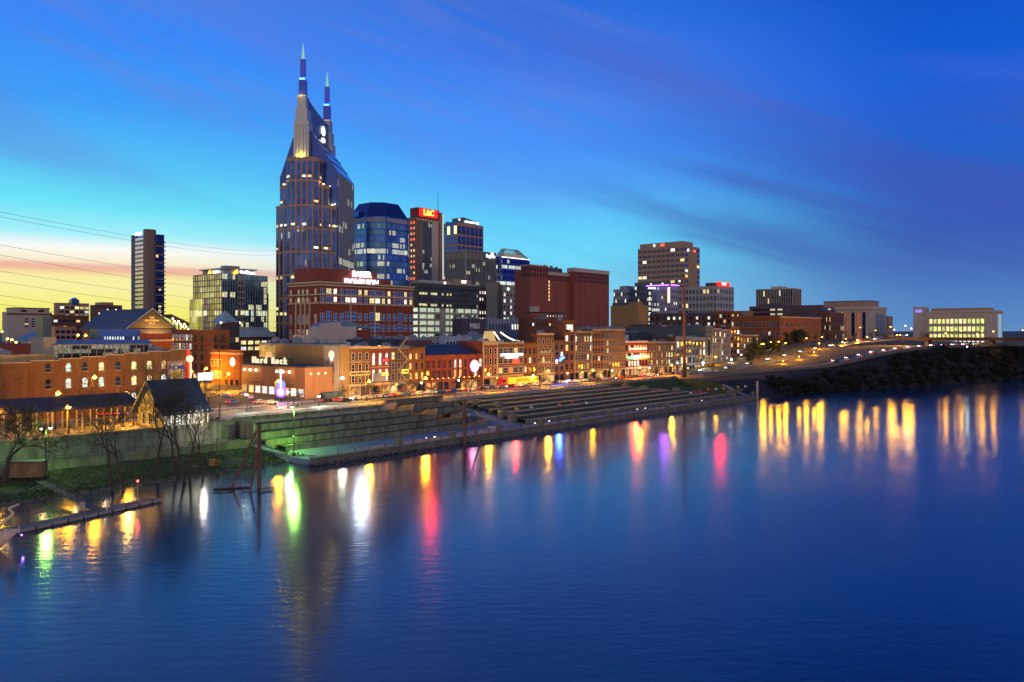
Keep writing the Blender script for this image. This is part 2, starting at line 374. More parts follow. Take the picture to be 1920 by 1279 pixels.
class Bld:
    """a building whose front (towards the river) is local y=0 and whose left side is local x=0"""
    def __init__(s, name, label, cat, u0, v0, zb, group=None, ang=ANG, world=None):
        s.zb = zb; loc = world if world is not None else L(u0, v0, zb); loc = Vector((loc[0], loc[1], zb))
        s.root = thing(name, label, cat, loc, ang, group); s.ang = ang; s.wins = []; s.loc = loc
    def part(s, name, m, mb, parent=None): return mb.build(name, m, parent or s.root)
    def box(s, name, x0, x1, y0, y1, z0, z1, m, parent=None):
        return MB().box(x0, x1, y0, y1, z0-s.zb, z1-s.zb).build(name, m, parent or s.root)
    def win(s, x, y, z, rz, w, h, style, frame, pane, name='window'):
        s.wins.append((x, y, z-s.zb, rz, round(w, 2), round(h, 2), style, frame, pane, name))
    def row(s, p0, p1, z, n, w, h, style, frame, litp=.3, dark=None, lits=None, name='window', off=.0, skip=()):
        p0 = Vector(p0); p1 = Vector(p1); a = math.atan2(p1.y-p0.y, p1.x-p0.x); out = Vector((math.sin(a), -math.cos(a)))*off
        for i in range(n):
            if i in skip: continue
            p = p0.lerp(p1, (i+.5)/n)+out
            pane = random.choice(lits or LITS) if random.random() < litp else (dark or glassd)
            s.win(p.x, p.y, z, a, w, h, style, frame, pane, name)
    def grid(s, p0, p1, z0, z1, cols, rows, wf=.6, hf=.6, **k):
        ln = (Vector(p1)-Vector(p0)).length; cw = ln/cols; rh = (z1-z0)/rows
        st = k.pop('style', 'panel'); fr = k.pop('frame', stone); lp = k.pop('litp', .3)
        for r in range(rows): s.row(p0, p1, z0+rh*(r+(1-hf)/2), cols, cw*wf, rh*hf, st, fr, litp=lp(r) if callable(lp) else lp, **k)
    def sign(s, text, x, y, z, rz, size, m, back=None, name='sign', ext=.15, pad=.4, align='CENTER'):
        me = text_mesh(text, size, m, ext); xs = [v.co.x for v in me.vertices]; zs = [v.co.z for v in me.vertices]
        o = None
        out = Vector((math.sin(rz), -math.cos(rz), 0))
        if back:
            o = MB().box(min(xs)-pad, max(xs)+pad, -.0, .25, min(zs)-pad, max(zs)+pad).build(name, back, s.root, Vector((x, y, z-s.zb))+out*.3, rz)
            return place(me, 'lettering', o, (0, -.2, 0))
        return place(me, name, s.root, Vector((x, y, z-s.zb))+out*.35, rz)
    def finish(s, cap=100):
        by = {}
        for w in s.wins: by.setdefault(w[9], []).append(w)
        R = Matrix.Rotation(s.ang, 3, 'Z')
        for nm, ws in by.items():
            def size(w):
                p = s.loc + R @ Vector(w[:3]); d = max(1, p.y); nrm = R @ Matrix.Rotation(w[3], 3, 'Z') @ Vector((0,-1,0)); vd = (Vector((0,0,H))-p).normalized()
                return -w[4]*w[5]*max(.001, nrm.dot(vd))/d/d
            ws.sort(key=size)
            for w in ws[:cap]:
                x, y, z, rz, ww, hh, st, fr, pn, _ = w; key = (st, ww, hh, fr.name, pn.name)
                if st in ('sash', 'arch', 'archplain', 'grid4', 'sill'):      # frame and pane apart
                    for i_, nn, mm in ((0, nm, fr), (1, 'pane', pn)):
                        k2 = (st, ww, hh, mm.name, i_)
                        if k2 not in WC:
                            q = winmb(st, ww, hh); used = [f for f, m_ in zip(q.f, q.m) if m_ == i_]; ids = sorted({a for f in used for a in f}); mp_ = {a: b for b, a in enumerate(ids)}
                            q2 = MB(); q2.v = [q.v[a] for a in ids]; q2.f = [tuple(mp_[a] for a in f) for f in used]; q2.m = [0]*len(used); WC[k2] = q2.mesh(nn, [mm])
                        if i_ == 0: fo = place(WC[k2], nn, s.root, (x, y, z), rz)
                        else: place(WC[k2], nn, fo)
                    continue
                if key not in WC: WC[key] = winmb(st, ww, hh).mesh(nm, [fr, pn])
                place(WC[key], nm, s.root, (x, y, z), rz)
            rest = ws[cap:]
            if rest:
                b = MB(); ml = []
                for w in rest:
                    x, y, z, rz, ww, hh, st, fr, pn, _ = w; q = winmb(st, ww, hh)
                    for mm in (fr, pn):
                        if mm not in ml: ml.append(mm)
                    q.m = [ml.index(fr) if i == 0 else ml.index(pn) for i in q.m]
                    b.add(q, Matrix.Translation((x, y, z)) @ Matrix.Rotation(rz, 4, 'Z'))
                o = b.build(nm, ml, s.root); o['kind'] = 'stuff'
        return s.root
# ------------------------------------------------------------------ terrain
SHORE = [(-400,160),(30,165),(70,167),(95,168),(112,171),(118,162),(360,162),(368,161),(410,156),(459,148),(528,124),(600,106),(655,96),(760,66),(900,20),(1200,-90),(3000,-700)]
ZB = [(365,8),(420,8.3),(478,12.4),(526,17.6),(561,20),(597,21),(3000,21)]
def vE(u): return interp(u, [(165,197),(191,217),(199,217),(203,203),(310,203),(360,203)])
def prof(u):
    vs = interp(u, SHORE)
    if u <= 112.5:
        return [(vs-60,-6),(vs,-.15),(176,1.1),(181,1.6),(186.95,2.2),(187,4.0),(192.95,4.0),(193,7.9),(236,8),(300,8.6),(600,14),(1200,22),(9000,26)]
    if u <= 362:
        e = vE(u); zz = 1.5 if u < 201 else 5.6; z7 = 1.45 if u < 201 else .9
        return [(110,-6),(161.95,-6),(162,1.35),(165,1.38),(168,1.4),(172,z7),(e-.1,zz),(e,7.9),(max(236,e+5),8),(300,8.6),(600,14),(1200,22),(9000,26)]
    zb = interp(u, ZB); t = min(1, (zb-8)/13)
    return [(vs-60,-6),(vs,-.2),(vs+5,.22*zb),(vs+12,.6*zb),(vs+18,.84*zb),(vs+24,zb-.3),(vs+40,zb),(vs+62,zb+.3*t),(240,zb+2.5*t),(330,10+16*t),(600,15+14*t),(1200,22+8*t),(9000,26+4*t)]
def gz(u, v):
    return interp(v, prof(u))
us = [-3000,-1200,-500]+[-250+10*i for i in range(25)]+[i*3.0 for i in range(0, 37)]+[112.4,112.6]+[114+3*i for i in range(16)]+[i*2.0 for i in range(81,106)]+[212+6*i for i in range(25)]+[361.9,362.2]+[364+3*i for i in range(110)]+[700+25*i for i in range(20)]+[1400,2000,4000,9000]
us = sorted(set(us)); SUB = [2,5,3,3,1,2,1,3,3,3,2,2]
tb = MB(); rows = []
for u in us:
    p = prof(u); r = []
    for i in range(len(p)-1):
        for k in range(SUB[i]):
            t = k/SUB[i]; v = lerp(p[i][0], p[i+1][0], t); z = lerp(p[i][1], p[i+1][1], t)
            if 1 <= i <= 4 and (u < 112.5 or u > 362) and not (i == 1 and k == 0): z += noise.noise(Vector((u*.18, v*.18, 3)))*(.5 if u < 113 else 2.2)
            r.append((u, v, z, i))
    r.append((u, p[-1][0], p[-1][1], 11)); rows.append(r)
n = len(rows[0])
for r in rows:
    for (u, v, z, i) in r: tb.v.append(tuple(L(u, v, z)))
for a in range(len(rows)-1):
    for b in range(n-1):
        i = rows[a][b][3]; u = rows[a][b][0]
        if u < 112.3: mi = 1 if i <= 3 else (4 if i < 7 else (2 if i == 7 else 0))
        elif u < 362: mi = (5 if i <= 5 else (2 if i in (6,7) else 0)) if (u < 300 or i < 4 or i > 7) else 6
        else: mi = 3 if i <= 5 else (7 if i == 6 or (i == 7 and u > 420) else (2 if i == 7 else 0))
        tb.f.append((a*n+b, (a+1)*n+b, (a+1)*n+b+1, a*n+b+1)); tb.m.append(mi)
ter = struct(tb.build('ground', [citymat, bankmat, paving, bankdark, conc, walkmat, grassd, mat('hill_grass', (.13,.095,.04), .95, var=.5, scale=.5, bump=.5)]))  # hill grass raised in colour to stand for orange lamplight
for p in ter.data.polygons: p.use_smooth = True
# water
wm = bpy.data.materials.new('river_water'); wm.use_nodes = True; n_ = NG(wm.node_tree); p = wm.node_tree.nodes['Principled BSDF']
p.inputs['Base Color'].default_value = (.004,.024,.06,1); p.inputs['Roughness'].default_value = .11; p.inputs['IOR'].default_value = 1.5
p.inputs['Specular IOR Level'].default_value = .9; p.inputs['Specular Tint'].default_value = (.85,1,1,1)
t = n_.n('ShaderNodeTexCoord')
def wave(sx, sy, sc, det):
    mp = n_.n('ShaderNodeMapping'); mp.inputs['Scale'].default_value = (sx, sy, 1); mp.inputs['Rotation'].default_value = (0, 0, rad(-12)); n_.l(t.outputs['Object'], mp.inputs[0])
    nz = n_.n('ShaderNodeTexNoise'); nz.inputs['Scale'].default_value = sc; nz.inputs['Detail'].default_value = det; n_.l(mp.outputs[0], nz.inputs['Vector']); return nz.outputs[0]
h = n_.m('ADD', n_.m('MULTIPLY', wave(.35, 1, .8, 3), .08), n_.m('MULTIPLY', wave(.3, 1, .12, 2), .07))
bp = n_.n('ShaderNodeBump'); bp.inputs['Strength'].default_value = .35; bp.inputs['Distance'].default_value = 1; n_.l(h, bp.inputs['Height']); n_.l(bp.outputs[0], p.inputs['Normal'])
rv = n_.mr(wave(.22, 1, .02, 5), .35, .65, .115, .16); n_.l(rv, p.inputs['Roughness'])
bs = n_.mr(wave(.2, 1, .015, 5), .38, .62, .12, .6); n_.l(bs, bp.inputs['Strength'])
struct(MB().poly([(-4000,-400,0),(6000,-400,0),(6000,6000,0),(-4000,6000,0)]).build('river_water', wm))
# far low hills behind the city
hb = MB()
hx = [i*150-4500 for i in range(75)]
for x in hx:
    for y, s_ in ((4600, 0), (5000, 1), (5600, .7), (6400, 0)):
        hb.v.append((x, y+x*.05, 24+s_*(8+22*max(0, noise.noise(Vector((x*.0012, 7, 0)))+.35*noise.noise(Vector((x*.005, 2, 0)))))))
for i in range(len(hx)-1):
    for j in range(3): hb.f.append((i*4+j, (i+1)*4+j, (i+1)*4+j+1, i*4+j+1)); hb.m.append(0)
struct(hb.build('hills', mat('far_hills', (.03,.035,.045), .95)))
# ------------------------------------------------------------------ roads
def strip(name, pts, w, z, m, kind=True, thick=0):
    """ribbon along (u,v[,z]) points, width w"""
    b = MB(); n = len(pts); P = [L(p[0], p[1], (p[2] if len(p) > 2 else z)) for p in pts]
    for i, p_ in enumerate(P):
        d = (P[min(i+1, n-1)]-P[max(i-1, 0)]); d.z = 0; d.normalize(); s_ = Vector((-d.y, d.x, 0))*w/2
        b.v += [tuple(p_+s_), tuple(p_-s_)]
    for i in range(n-1): b.f.append((2*i, 2*i+1, 2*i+3, 2*i+2)); b.m.append(0)
    if thick:
        k = len(b.v)
        b.v += [(x, y, zz-thick) for x, y, zz in b.v[:2*n]]
        for i in range(n-1):
            b.f += [(k+2*i, k+2*i+2, k+2*i+3, k+2*i+1), (2*i, 2*i+2, k+2*i+2, k+2*i), (2*i+1, k+2*i+1, k+2*i+3, 2*i+3)]; b.m += [0,0,0]
    o = b.build(name, m); 
    return struct(o) if kind else o
road_line = [(20+20*i, 222) for i in range(21)]
strip('road', road_line, 13, 8.03, asphalt)
strip('road', [(143, 228.6), (143, 300), (143, 420)], 22, 8.05, asphalt)
strip('road', [(176, 301), (300, 301), (420, 301)], 12, 8.66, asphalt)
for vv in (215.4, 228.6): strip('pavement_kerb', [(20, vv), (420, vv)], .35, 8.15, conc, thick=.15)
strip('pavement', [(160, 232.3), (420, 232.3)], 7.2, 8.14, paving, thick=.14)
strip('pavement', [(112, 206.5), (160, 206.5)], 16, 8.09, paving, thick=.1)
mk = MB()
for i in range(60):
    a, b_ = L(30+6.5*i, 221.9, 8.038), L(33+6.5*i, 222.1, 8.038)
    d = Vector((-SR, CR, 0))*.1; mk.poly([a-d, b_-d, b_+d, a+d])
for i in range(12):
    c0 = 126+i*1.6; mk.poly([L(c0, 229.2, 8.07), L(c0+.8, 229.2, 8.07), L(c0+.8, 233, 8.07), L(c0, 233, 8.07)])
struct(mk.build('road_markings', paint_white))
lower = [(400,212,8.3),(430,196,8.9),(455,181,10.8),(478,167,13.3),(502,161,16),(526,156,18.6),(561,147,21.2),(597,137,22.3),(640,126,22.5),(720,100,22.5)]
strip('road', lower, 11, 0, asphalt, thick=1.2)
upper = [(400,224,8.2),(440,214,9.6),(484,207,13.6),(540,202,19),(610,195,24.4),(650,186,26.2),(700,176,27)]
strip('road', upper, 12, 0, asphalt, thick=.6)
rb = MB()
for i in range(len(lower)-1):
    a, b_ = Vector(L(*lower[i])), Vector(L(*lower[i+1])); d = (b_-a); d.z = 0; s_ = Vector((d.y, -d.x, 0)).normalized()*5.3
    rb.v and None
    q = len(rb.v); up = Vector((0,0,.9)); th = s_.normalized()*.3
    rb.v += [tuple(a+s_), tuple(b_+s_), tuple(b_+s_+up), tuple(a+s_+up), tuple(a+s_+th), tuple(b_+s_+th), tuple(b_+s_+th+up), tuple(a+s_+th+up)]
    for f_ in ((0,1,2,3),(4,7,6,5),(3,2,6,7)): rb.f.append(tuple(q+x for x in f_)); rb.m.append(0)
tag(rb.build('road_barrier', conc_dark), 'long dark concrete barrier edging the road above the steep dark bank', 'barrier')
for i, (u, v, z) in enumerate([(470,170,12.5),(490,164,14.6),(508,160,16.6),(524,156.5,18.3)]):
    b = MB(); b.box(-.6, .6, -4.5, 4.5, -7, z-1.35-z+0); b.box(-.9, .9, -5, 5, -1.35, -1.2)
    o = b.build('bridge_pier', conc, None, L(u, v, z), ANG); tag(o, nth(i)+' concrete pier from the left under the road over the bank', 'pier', 'piers under the bank road')
# the distant road bridge at far right
br = thing('road_bridge', 'dark road bridge leaving the far right edge, its flank lit red', 'bridge', L(663, 178, 27), ANG)
MB().box(-7, 7, -260, 12, -1.0, 0).build('deck', asphalt, br)
MB().box(-7.3, -7.0, -260, 12, -1.4, .9).build('parapet', mat('bridge_red_tint', (.04,.014,.012), .8), br)  # red light on the flank is put into the parapet's colour
for i in range(6): MB().box(-5, 5, -20-42*i, -17.5-42*i, -30, -1.0).build('pier', conc_dark, br)
# ------------------------------------------------------------------ riverfront walls and terraces
def wall_line(name, label, pts, z0, z1, th, m, group=None, cap=.12):
    b = MB(); n = len(pts); P = [L(p_[0], p_[1], 0) for p_ in pts]; offs = []
    for i, p_ in enumerate(P):
        d = (P[min(i+1, n-1)]-P[max(i-1, 0)]).normalized(); offs.append(Vector((-d.y, d.x, 0)))
    for (zz0, zz1, w0, w1, mi) in ((z0, z1, 0, th, 0), (z1, z1+cap, -.12, th+.1, 1)):
        k = len(b.v)
        for p_, o_ in zip(P, offs): 
            for w_, z_ in ((w0, zz0), (w0, zz1), (w1, zz1), (w1, zz0)): b.v.append((p_.x+o_.x*w_, p_.y+o_.y*w_, z_))
        for i in range(n-1):
            for j in range(4):
                b.f.append((k+4*i+j, k+4*i+(j+1) % 4, k+4*(i+1)+(j+1) % 4, k+4*(i+1)+j)); b.m.append(mi)
        b.f += [(k, k+3, k+2, k+1), (k+4*n-4, k+4*n-3, k+4*n-2, k+4*n-1)]; b.m += [mi, mi]
    b.f = [tuple(reversed(f_)) for f_ in b.f]
    wo_ = tag(b.build(name, [m, cream if group == 'grassed stone terraces' else conc]), label, 'wall', group)
    if name in ('tier_wall', 'retaining_wall'):      # expansion joints and drain stains on the river side
        for p_, q_ in zip(pts, pts[1:]):
            A, B_ = L(p_[0], p_[1], 0), L(q_[0], q_[1], 0); ln_ = (B_-A).length; a_ = math.atan2(B_.y-A.y, B_.x-A.x)
            for k_ in range(1, int(ln_/7.5)+1):
                c_ = A.lerp(B_, k_*7.5/ln_) if k_*7.5 < ln_-1 else None
                if c_ is None: continue
                if k_ % 3: MB().box(-.06, .06, -.05, .0, z0+.1, z1-.02).build('joint', conc_dark, wo_, (c_.x, c_.y, 0), a_)
                else: MB().box(-.35, .35, -.22, .0, z0+.1, z1-.02).build('buttress', conc, wo_, (c_.x, c_.y, 0), a_)
    return wo_
tiers = [(8.75, 197, 164), (7.1, 191.2, 171), (5.6, 186, 177), (4.2, 181.4, 184), (2.9, 177.2, 192)]
TL = ['topmost concrete tier wall below the street, kinked at its right end', 'second concrete tier wall from the top left of the dark steps',
      'middle concrete tier wall lit green at its left', 'fourth concrete tier wall from the top, lit green near the lamp', 'lowest concrete tier wall ending in an angled stair cheek']
for i, (zt, v, ub) in enumerate(tiers):
    zb = tiers[i+1][0] if i < 4 else 1.4
    zb2 = zb-.9 if i < 4 else 1.3
    if i < 4: pts = [(112.9, v), (140, v), (ub, v), (ub+13, v+13), (203, v+13)] if ub+13 < 203 else [(112.9, v), (140, v), (ub, v), (ub+9, v+9)]
    else: pts = [(116, v), (150, v), (ub, v), (ub+6, v+8), (ub+8, v+12)]
    wall_line('tier_wall', TL[i], pts, zb2, zt, .5, conc, 'concrete tier walls')
    # the ledge behind each wall
    b = MB(); nx = tiers[i-1] if i else None
    inn = [(p_[0], p_[1]+.45) for p_ in pts]
    vo = (nx[1] if nx else 200)
    for a, c_ in zip(inn, inn[1:]):
        w = (vo-v)+.3
        b.poly([L(a[0], a[1], zt-.12), L(c_[0], c_[1], zt-.12), L(c_[0]+0, c_[1]+w, zt-.12), L(a[0], a[1]+w, zt-.12)])
    if i: struct(b.build('terrace_ledge', grassd))
# plaza edge wall to the left, path and lower wall
wall_line('retaining_wall', 'long grey retaining wall under the orange-lit plaza at left', [(-60, 193), (40, 193), (112.6, 193)], 3.9, 8.5, .5, conc)
wall_line('retaining_wall', 'low stained wall below the railed path, behind the bare trees', [(20, 187), (80, 187), (112.6, 186), (121, 181)], .5, 4.1, .4, conc)
wall_line('retaining_wall', 'short end wall joining the plaza wall to the tiers', [(112.6, 186), (112.7, 197.4)], 1.2, 8.5, .4, conc)
# long lawns
TV = [172+5.17*i for i in range(7)]
TE = [(205,352),(206,344),(206,334),(204,326),(204,318),(203,312)]
TZ = [2.35,3.25,4.15,5.05,5.95,6.85]
for i in range(6):
    u0, u1 = TE[i]
    wall_line('terrace_edging', '%s stone edging of the long grass terraces, counted up from the water' % nth(i), [(u0+ (0 if i else 0), TV[i]), (260, TV[i]), (u1, TV[i])], TZ[i]-1.4, TZ[i], .35, conc, 'grassed stone terraces')
    struct(MB().poly([L(u0-.5, TV[i]+.3, TZ[i]-.02), L(u1, TV[i]+.3, TZ[i]-.02), L(u1+2, TV[i+1]+.2, TZ[i]+.58), L(u0-.5, TV[i+1]+.2, TZ[i]+.58)]).build('lawn', grassd))
wall_line('retaining_wall', 'upper concrete wall at the right end of the grass terraces', [(314, 203.2), (330, 206), (368, 206.5)], 3, 8.8, .5, conc)
wall_line('retaining_wall', 'low concrete wall end at the right tip of the promenade', [(352, 171.5), (368, 171)], 1, 4.2, .5, conc)
for i, (u, v, z) in enumerate([(204, 177, 3.2), (204.5, 182, 4.2), (206, 197, 6.8), (212, 191, 6.0), (309, 200, 7.2), (317, 195, 6.2), (330, 186, 5)]):
    b = MB().box(-1.4, 1.4, -1.1, 1.1, -1.5, .8); b.box(-1.6, 1.6, -1.3, 1.3, .8, .95)
    tag(b.build('planter_block', conc, None, L(u, v, z), ANG), '%s concrete block from the left on the grass terraces' % nth(i), 'planter', 'concrete blocks on the terraces')
# quay edge
b = MB(); b.box(113, 362, 161.2, 162.3, -3, 1.6); b.box(113, 362, 160.9, 162.6, 1.6, 1.85)
quay = tag(b.build('quay_wall', conc_dark, None, (0,0,0), ANG), 'long dark quay wall along the water below the promenade', 'wall')
# promenade railings
for s in range(12):
    u0 = 121+20*s
    r = thing('promenade_railing', '%s section from the left of the dark quayside railing' % nth(s), 'railing', L(u0, 162.2, 1.85), ANG, 'quayside railing sections')
    b = MB()
    for z in (.4, .75, 1.1): b.box(.3, 19.7, -.04, .04, z-.035, z+.035)
    b.build('rail', metal_dark, r)
    for i in range(5): MB().box(-.06+i*5, .06+i*5, -.06, .06, 0, 1.15).build('post', metal_dark, r)
    MB().box(19.3, 20.6, -.5, .9, -.1, 1.5).box(19.1, 20.8, -.7, 1.1, 1.5, 1.7).build('pillar', conc, r)
for s in range(5):
    u0 = 28+17*s
    r = thing('path_railing', '%s section from the left of the thin railing along the bank path' % nth(s), 'railing', L(u0, 187.3, 4.1), ANG, 'bank path railing sections')
    b = MB()
    for z in (.5, 1.1): b.box(0, 16.9, -.03, .03, z-.03, z+.03)
    b.build('rail', metal_dark, r)
    for i in range(6): MB().box(-.05+i*3.3, .05+i*3.3, -.05, .05, 0, 1.15).build('post', metal_dark, r)
# ================================================================== BUILDINGS
def bspec(pxl, pxc, pxr, v):
    u0 = U(pxc, v); return u0, U(pxr, v)-u0, max(8, min(120, V(pxl, u0)-v))
def zat(py, u, v): return Z(py, DEP(u, v))
def parapet(b, x0, x1, y0, y1, z, m, t=.4, h=.9, name='parapet'):
    q = MB(); z -= b.zb
    q.box(x0-.08, x1+.08, y0-.08, y0+t, z, z+h); q.box(x0-.08, x1+.08, y1-t, y1, z, z+h)
    q.box(x0-.08, x0+t, y0+t, y1-t, z, z+h); q.box(x1-t, x1+.08, y0+t, y1-t, z, z+h)
    q.build(name, m, b.root)
def rooftop(b, x0, x1, y0, y1, z, n, seed=0):
    rr = random.Random(seed)
    for i in range(n):
        w, d, h = rr.uniform(1.2, 3.2), rr.uniform(1.2, 3), rr.uniform(.8, 2.0)
        x, y = rr.uniform(x0+1, max(x0+1.1, x1-4)), rr.uniform(y0+2, max(y0+3, y1-4)); q = MB(); zz = z-b.zb
        q.box(x, x+w, y, y+d, zz, zz+h); q.box(x+.2, x+w-.2, y+.2, y+d-.2, zz+h, zz+h+.25); q.tube((x+w/2, y+d/2, zz+h+.25), (x+w/2, y+d/2, zz+h+.6), .3)
        q.build('roof_unit', rr.choice([metal_grey, roof_pale, roof_blue, metal_grey]), b.root)
# ---------------------------------------------------------------- the row along the riverfront street
VR = 236
LP = .62
shopw = lit('shop_warm', (1,.5,.12), .9, .8, .5)
def rowhouse(px0, px1, ytop, floors, cols, wall, trim, style, litp, label, wf=.42, hf=.62, lits=None, gf='shop', depth=12, v=VR, pil=False, fin=True, fr=None, name='brick_building', cornice=.7, course=True, zb=7.9, base=8.0):
    u0, u1 = U(px0, v), U(px1, v); w = u1-u0-.06; zt = zat(ytop, u0, v)
    b = Bld(name, label, 'building', u0, v, zb, 'old brick buildings along the riverfront street')
    b.w = w; b.zt = zt
    b.box('wall', 0, w, 0, depth, zb, zt-.9, wall)
    b.box('roof', .3, w-.3, .4, depth-.3, zt-.9, zt-.7, roof_dark)
    parapet(b, 0, w, 0, depth, zt-.9, wall)
    q = MB(); q.box(-.02, w+.02, -.55, .1, zt-.1-b.zb, zt+.12-b.zb); q.box(.05, w-.05, -.35, .1, zt-.1-cornice-b.zb, zt-.1-b.zb)
    k = max(3, int(w/1.2))
    for i in range(k): x = (i+.5)/k*w; q.box(x-.12, x+.12, -.5, -.35, zt-.1-cornice*.8-b.zb, zt-.1-b.zb)
    q.build('cornice', trim, b.root)
    gh = 4.6; z0 = base+gh; top = zt-1.2-cornice*.6; fh = (top-z0)/floors
    b.grid((0, 0), (w, 0), z0, top, cols, floors, wf, hf, style=style, frame=fr or trim, litp=litp*(LP if litp < .9 else 1), lits=lits)
    if course:
        for f in range(floors): MB().box(.02, w-.02, -.14, .05, z0+fh*f-.12-b.zb, z0+fh*f+.12-b.zb).build('string_course', trim, b.root)
    if pil:
        zz = zt-.2-cornice-b.zb
        for x in ([0, w-.5] if pil is True else [w*i/pil-.25*(0 if i == 0 else 2 if i == pil else 1) for i in range(pil+1)]): MB().box(x, x+.5, -.3, .05, gh-.1, zz).build('pilaster', trim, b.root)
    if gf:
        n = max(2, int(w/3.2)); cw = w/n
        q = MB(); q.box(.02, w-.02, -.3, .05, gh+base-b.zb-.7, gh+base-b.zb-.1)
        for i in range(n+1): x = min(w-.35, max(0, i*cw-.17)); q.box(x+.01, x+.34, -.22, .05, .05, gh+base-b.zb-.7)
        q.build('shopfront', trim, b.root)
        for i in range(n):
            b.win(cw*(i+.5), 0, base+.5, 0, cw-.75, gh-1.6, 'panel' if i % 3 else 'archplain', trim, random.choice([shopw, glassd, shopw, brick_dark, shopw, lit_warm, glassd]), 'shop_window')
    rooftop(b, 0, w, 2, depth, zt-.7, 2, int(px0))
    if fin: b.finish()
    return b
# 1 the big plain tan building with the low wing
u0, w, d = bspec(503, 655, 655.1, VR); d = V(503, u0)-VR; w = 4.2
b = Bld('corner_building', 'large plain tan windowless building above the street corner with a low orange wing', 'building', u0-w, VR, 7.9)
zt = zat(648, u0, VR)
# its corner strip faces the street corner: front narrow, long left wall
b.box('wall', 0, w, 0, d, 7.9, zt, stucco); zt2 = zat(640, u0, VR+d)
b.box('wall', .35, w-.3, 7, d-.2, zt-.02, zt+.6, stucco)
MB().box(-.25, w+.1, -.3, d+.2, 0, .5).build('cornice', roof_blue, b.root, (0, 0, zt-7.9+.0))
b.box('roof', .2, w+.0, .2, d-.2, zt+.5, zt+.7, roof_dark)
# mural panel, logo, painted letters
mu = b.box('mural', -.15, 0, d-12, d-.5, 17, zt-.2, mat('mural_paint', (.34,.36,.22), .8, var=.6, scale=.35))
MB().prism([(.0,-2.2),(.1,-1.5),(.1,1.5),(.0,2.2),(-.3,2.2),(-.3,-2.2)], 0, 6).build('painted_figure', mat('mural_figure', (.62,.55,.45), .8, var=.5, scale=.8), mu, (-.1, d-8, 10))
b.box('wall_panel', -.12, 0, .6, 9.6, 9, zt-.1, mat('stucco_strip', (.50,.33,.20), .9, var=.15, streak=True))
for i, ch in enumerate('HARD'):
    b.sign(ch, 0, 6.6, 21-i*2.0, rad(-90), 2.4, brick_dark, name='painted_letter', ext=.05)
for i, ch in enumerate('ROCK'):
    b.sign(ch, 0, 3.6, 20-i*2.0, rad(-90), 2.2, brick_dark, name='painted_letter', ext=.05)
for y, r, m_ in ((4.6, 1.4, g_soft),):
    lg = MB(); n = 20
    lg.prism([(r*math.cos(2*math.pi*i/n), r*math.sin(2*math.pi*i/n)) for i in range(n)], 0, .3); lg.box(-.6, .6, -2.2, -1.2, 0, .3)
    me = lg.mesh('round_sign', [glow('round_soft', (1,.9,.85), 1.6)]); me.transform(Matrix.Rotation(rad(90), 4, 'X')); o = place(me, 'round_sign', b.root, (-.2, y, zt-3.3-7.9), rad(-90))
    lg = MB(); lg.prism([(.9*math.cos(2*math.pi*i/n), .7*math.sin(2*math.pi*i/n)) for i in range(n)], 0, .1); me = lg.mesh('sign_disc', [g_orange]); me.transform(Matrix.Rotation(rad(90), 4, 'X')); place(me, 'sign_disc', o, (0, -.35, .1))
# low wing
wu = -12; wz = zat(690, u0-w-12, 239)
b.box('low_wing', wu, 0, 4, 46, 7.9, wz, mat('stucco_orange', (.40,.16,.06), .85, var=.15, streak=True))
b.box('low_wing_parapet', wu-.3, .0, 3.7, 46.3, wz, wz+.5, roof_dark)
for i, ch in enumerate('Hard Rock'):
    if ch != ' ': b.sign(ch, wu+.3, 37-i*2.6, wz+2.0, rad(-90), 3.4, glow('letter_soft', (1,.8,.5), 1.1), name='roof_letter', ext=.3)  # letters glow themselves in place of the uplights on them
q = MB(); q.box(wu+.6, wu+.9, 13, 40, wz-7.9+.5, wz-7.9+3.2); q.build('letter_backing', metal_dark, b.root)
for y in (12, 16, 20, 34, 38, 42):
    q = MB(); q.tube((wu-.1, y, wz-7.9-1.6), (wu-1.1, y, wz-7.9-1.3), .06); q.ball((wu-1.1, y, wz-7.9-1.7), .45, 1); q.build('wall_lamp', [metal_dark, glow('warm_bulb', (1,.75,.4), 14)], b.root)
    b.box('awning', wu-1.5, wu, y-1.2, y+1.2, 13.2, 13.45, stucco)
for y in (2.4, 5.5, 8.6):
    MB().ball((wu+y, 3.85, wz-7.9-2.2), .3).build('wall_lamp', [glow('warm_bulb2', (1,.8,.5), 6)], b.root)
b.row((wu, 46), (wu, 4), 9, 9, 3.0, 2.6, 'panel', metal_dark, .8, name='shop_window')
rooftop(b, 0, w, 6, d, zt+.7, 7, 4)
b.finish()
# barrel awning
q = MB(); n = 10
for k in range(5):
    for s_ in range(1):
        x0, x1 = k*1.7, k*1.7+1.5
        prof_ = [(2.1*math.cos(math.pi*i/n), 3.0*math.sin(math.pi*i/n)) for i in range(n+1)]
        q.ext(prof_, x0, x1, 'x')
        q.ext([(p_*1.05, z_*1.05) for p_, z_ in prof_], x1, x1+.2, 'x')
tag(q.build('barrel_canopy', leafd, None, L(U(603, 230), 230, 8.1), ANG), 'dark ribbed barrel-shaped canopy on the pavement below the tan building', 'canopy')
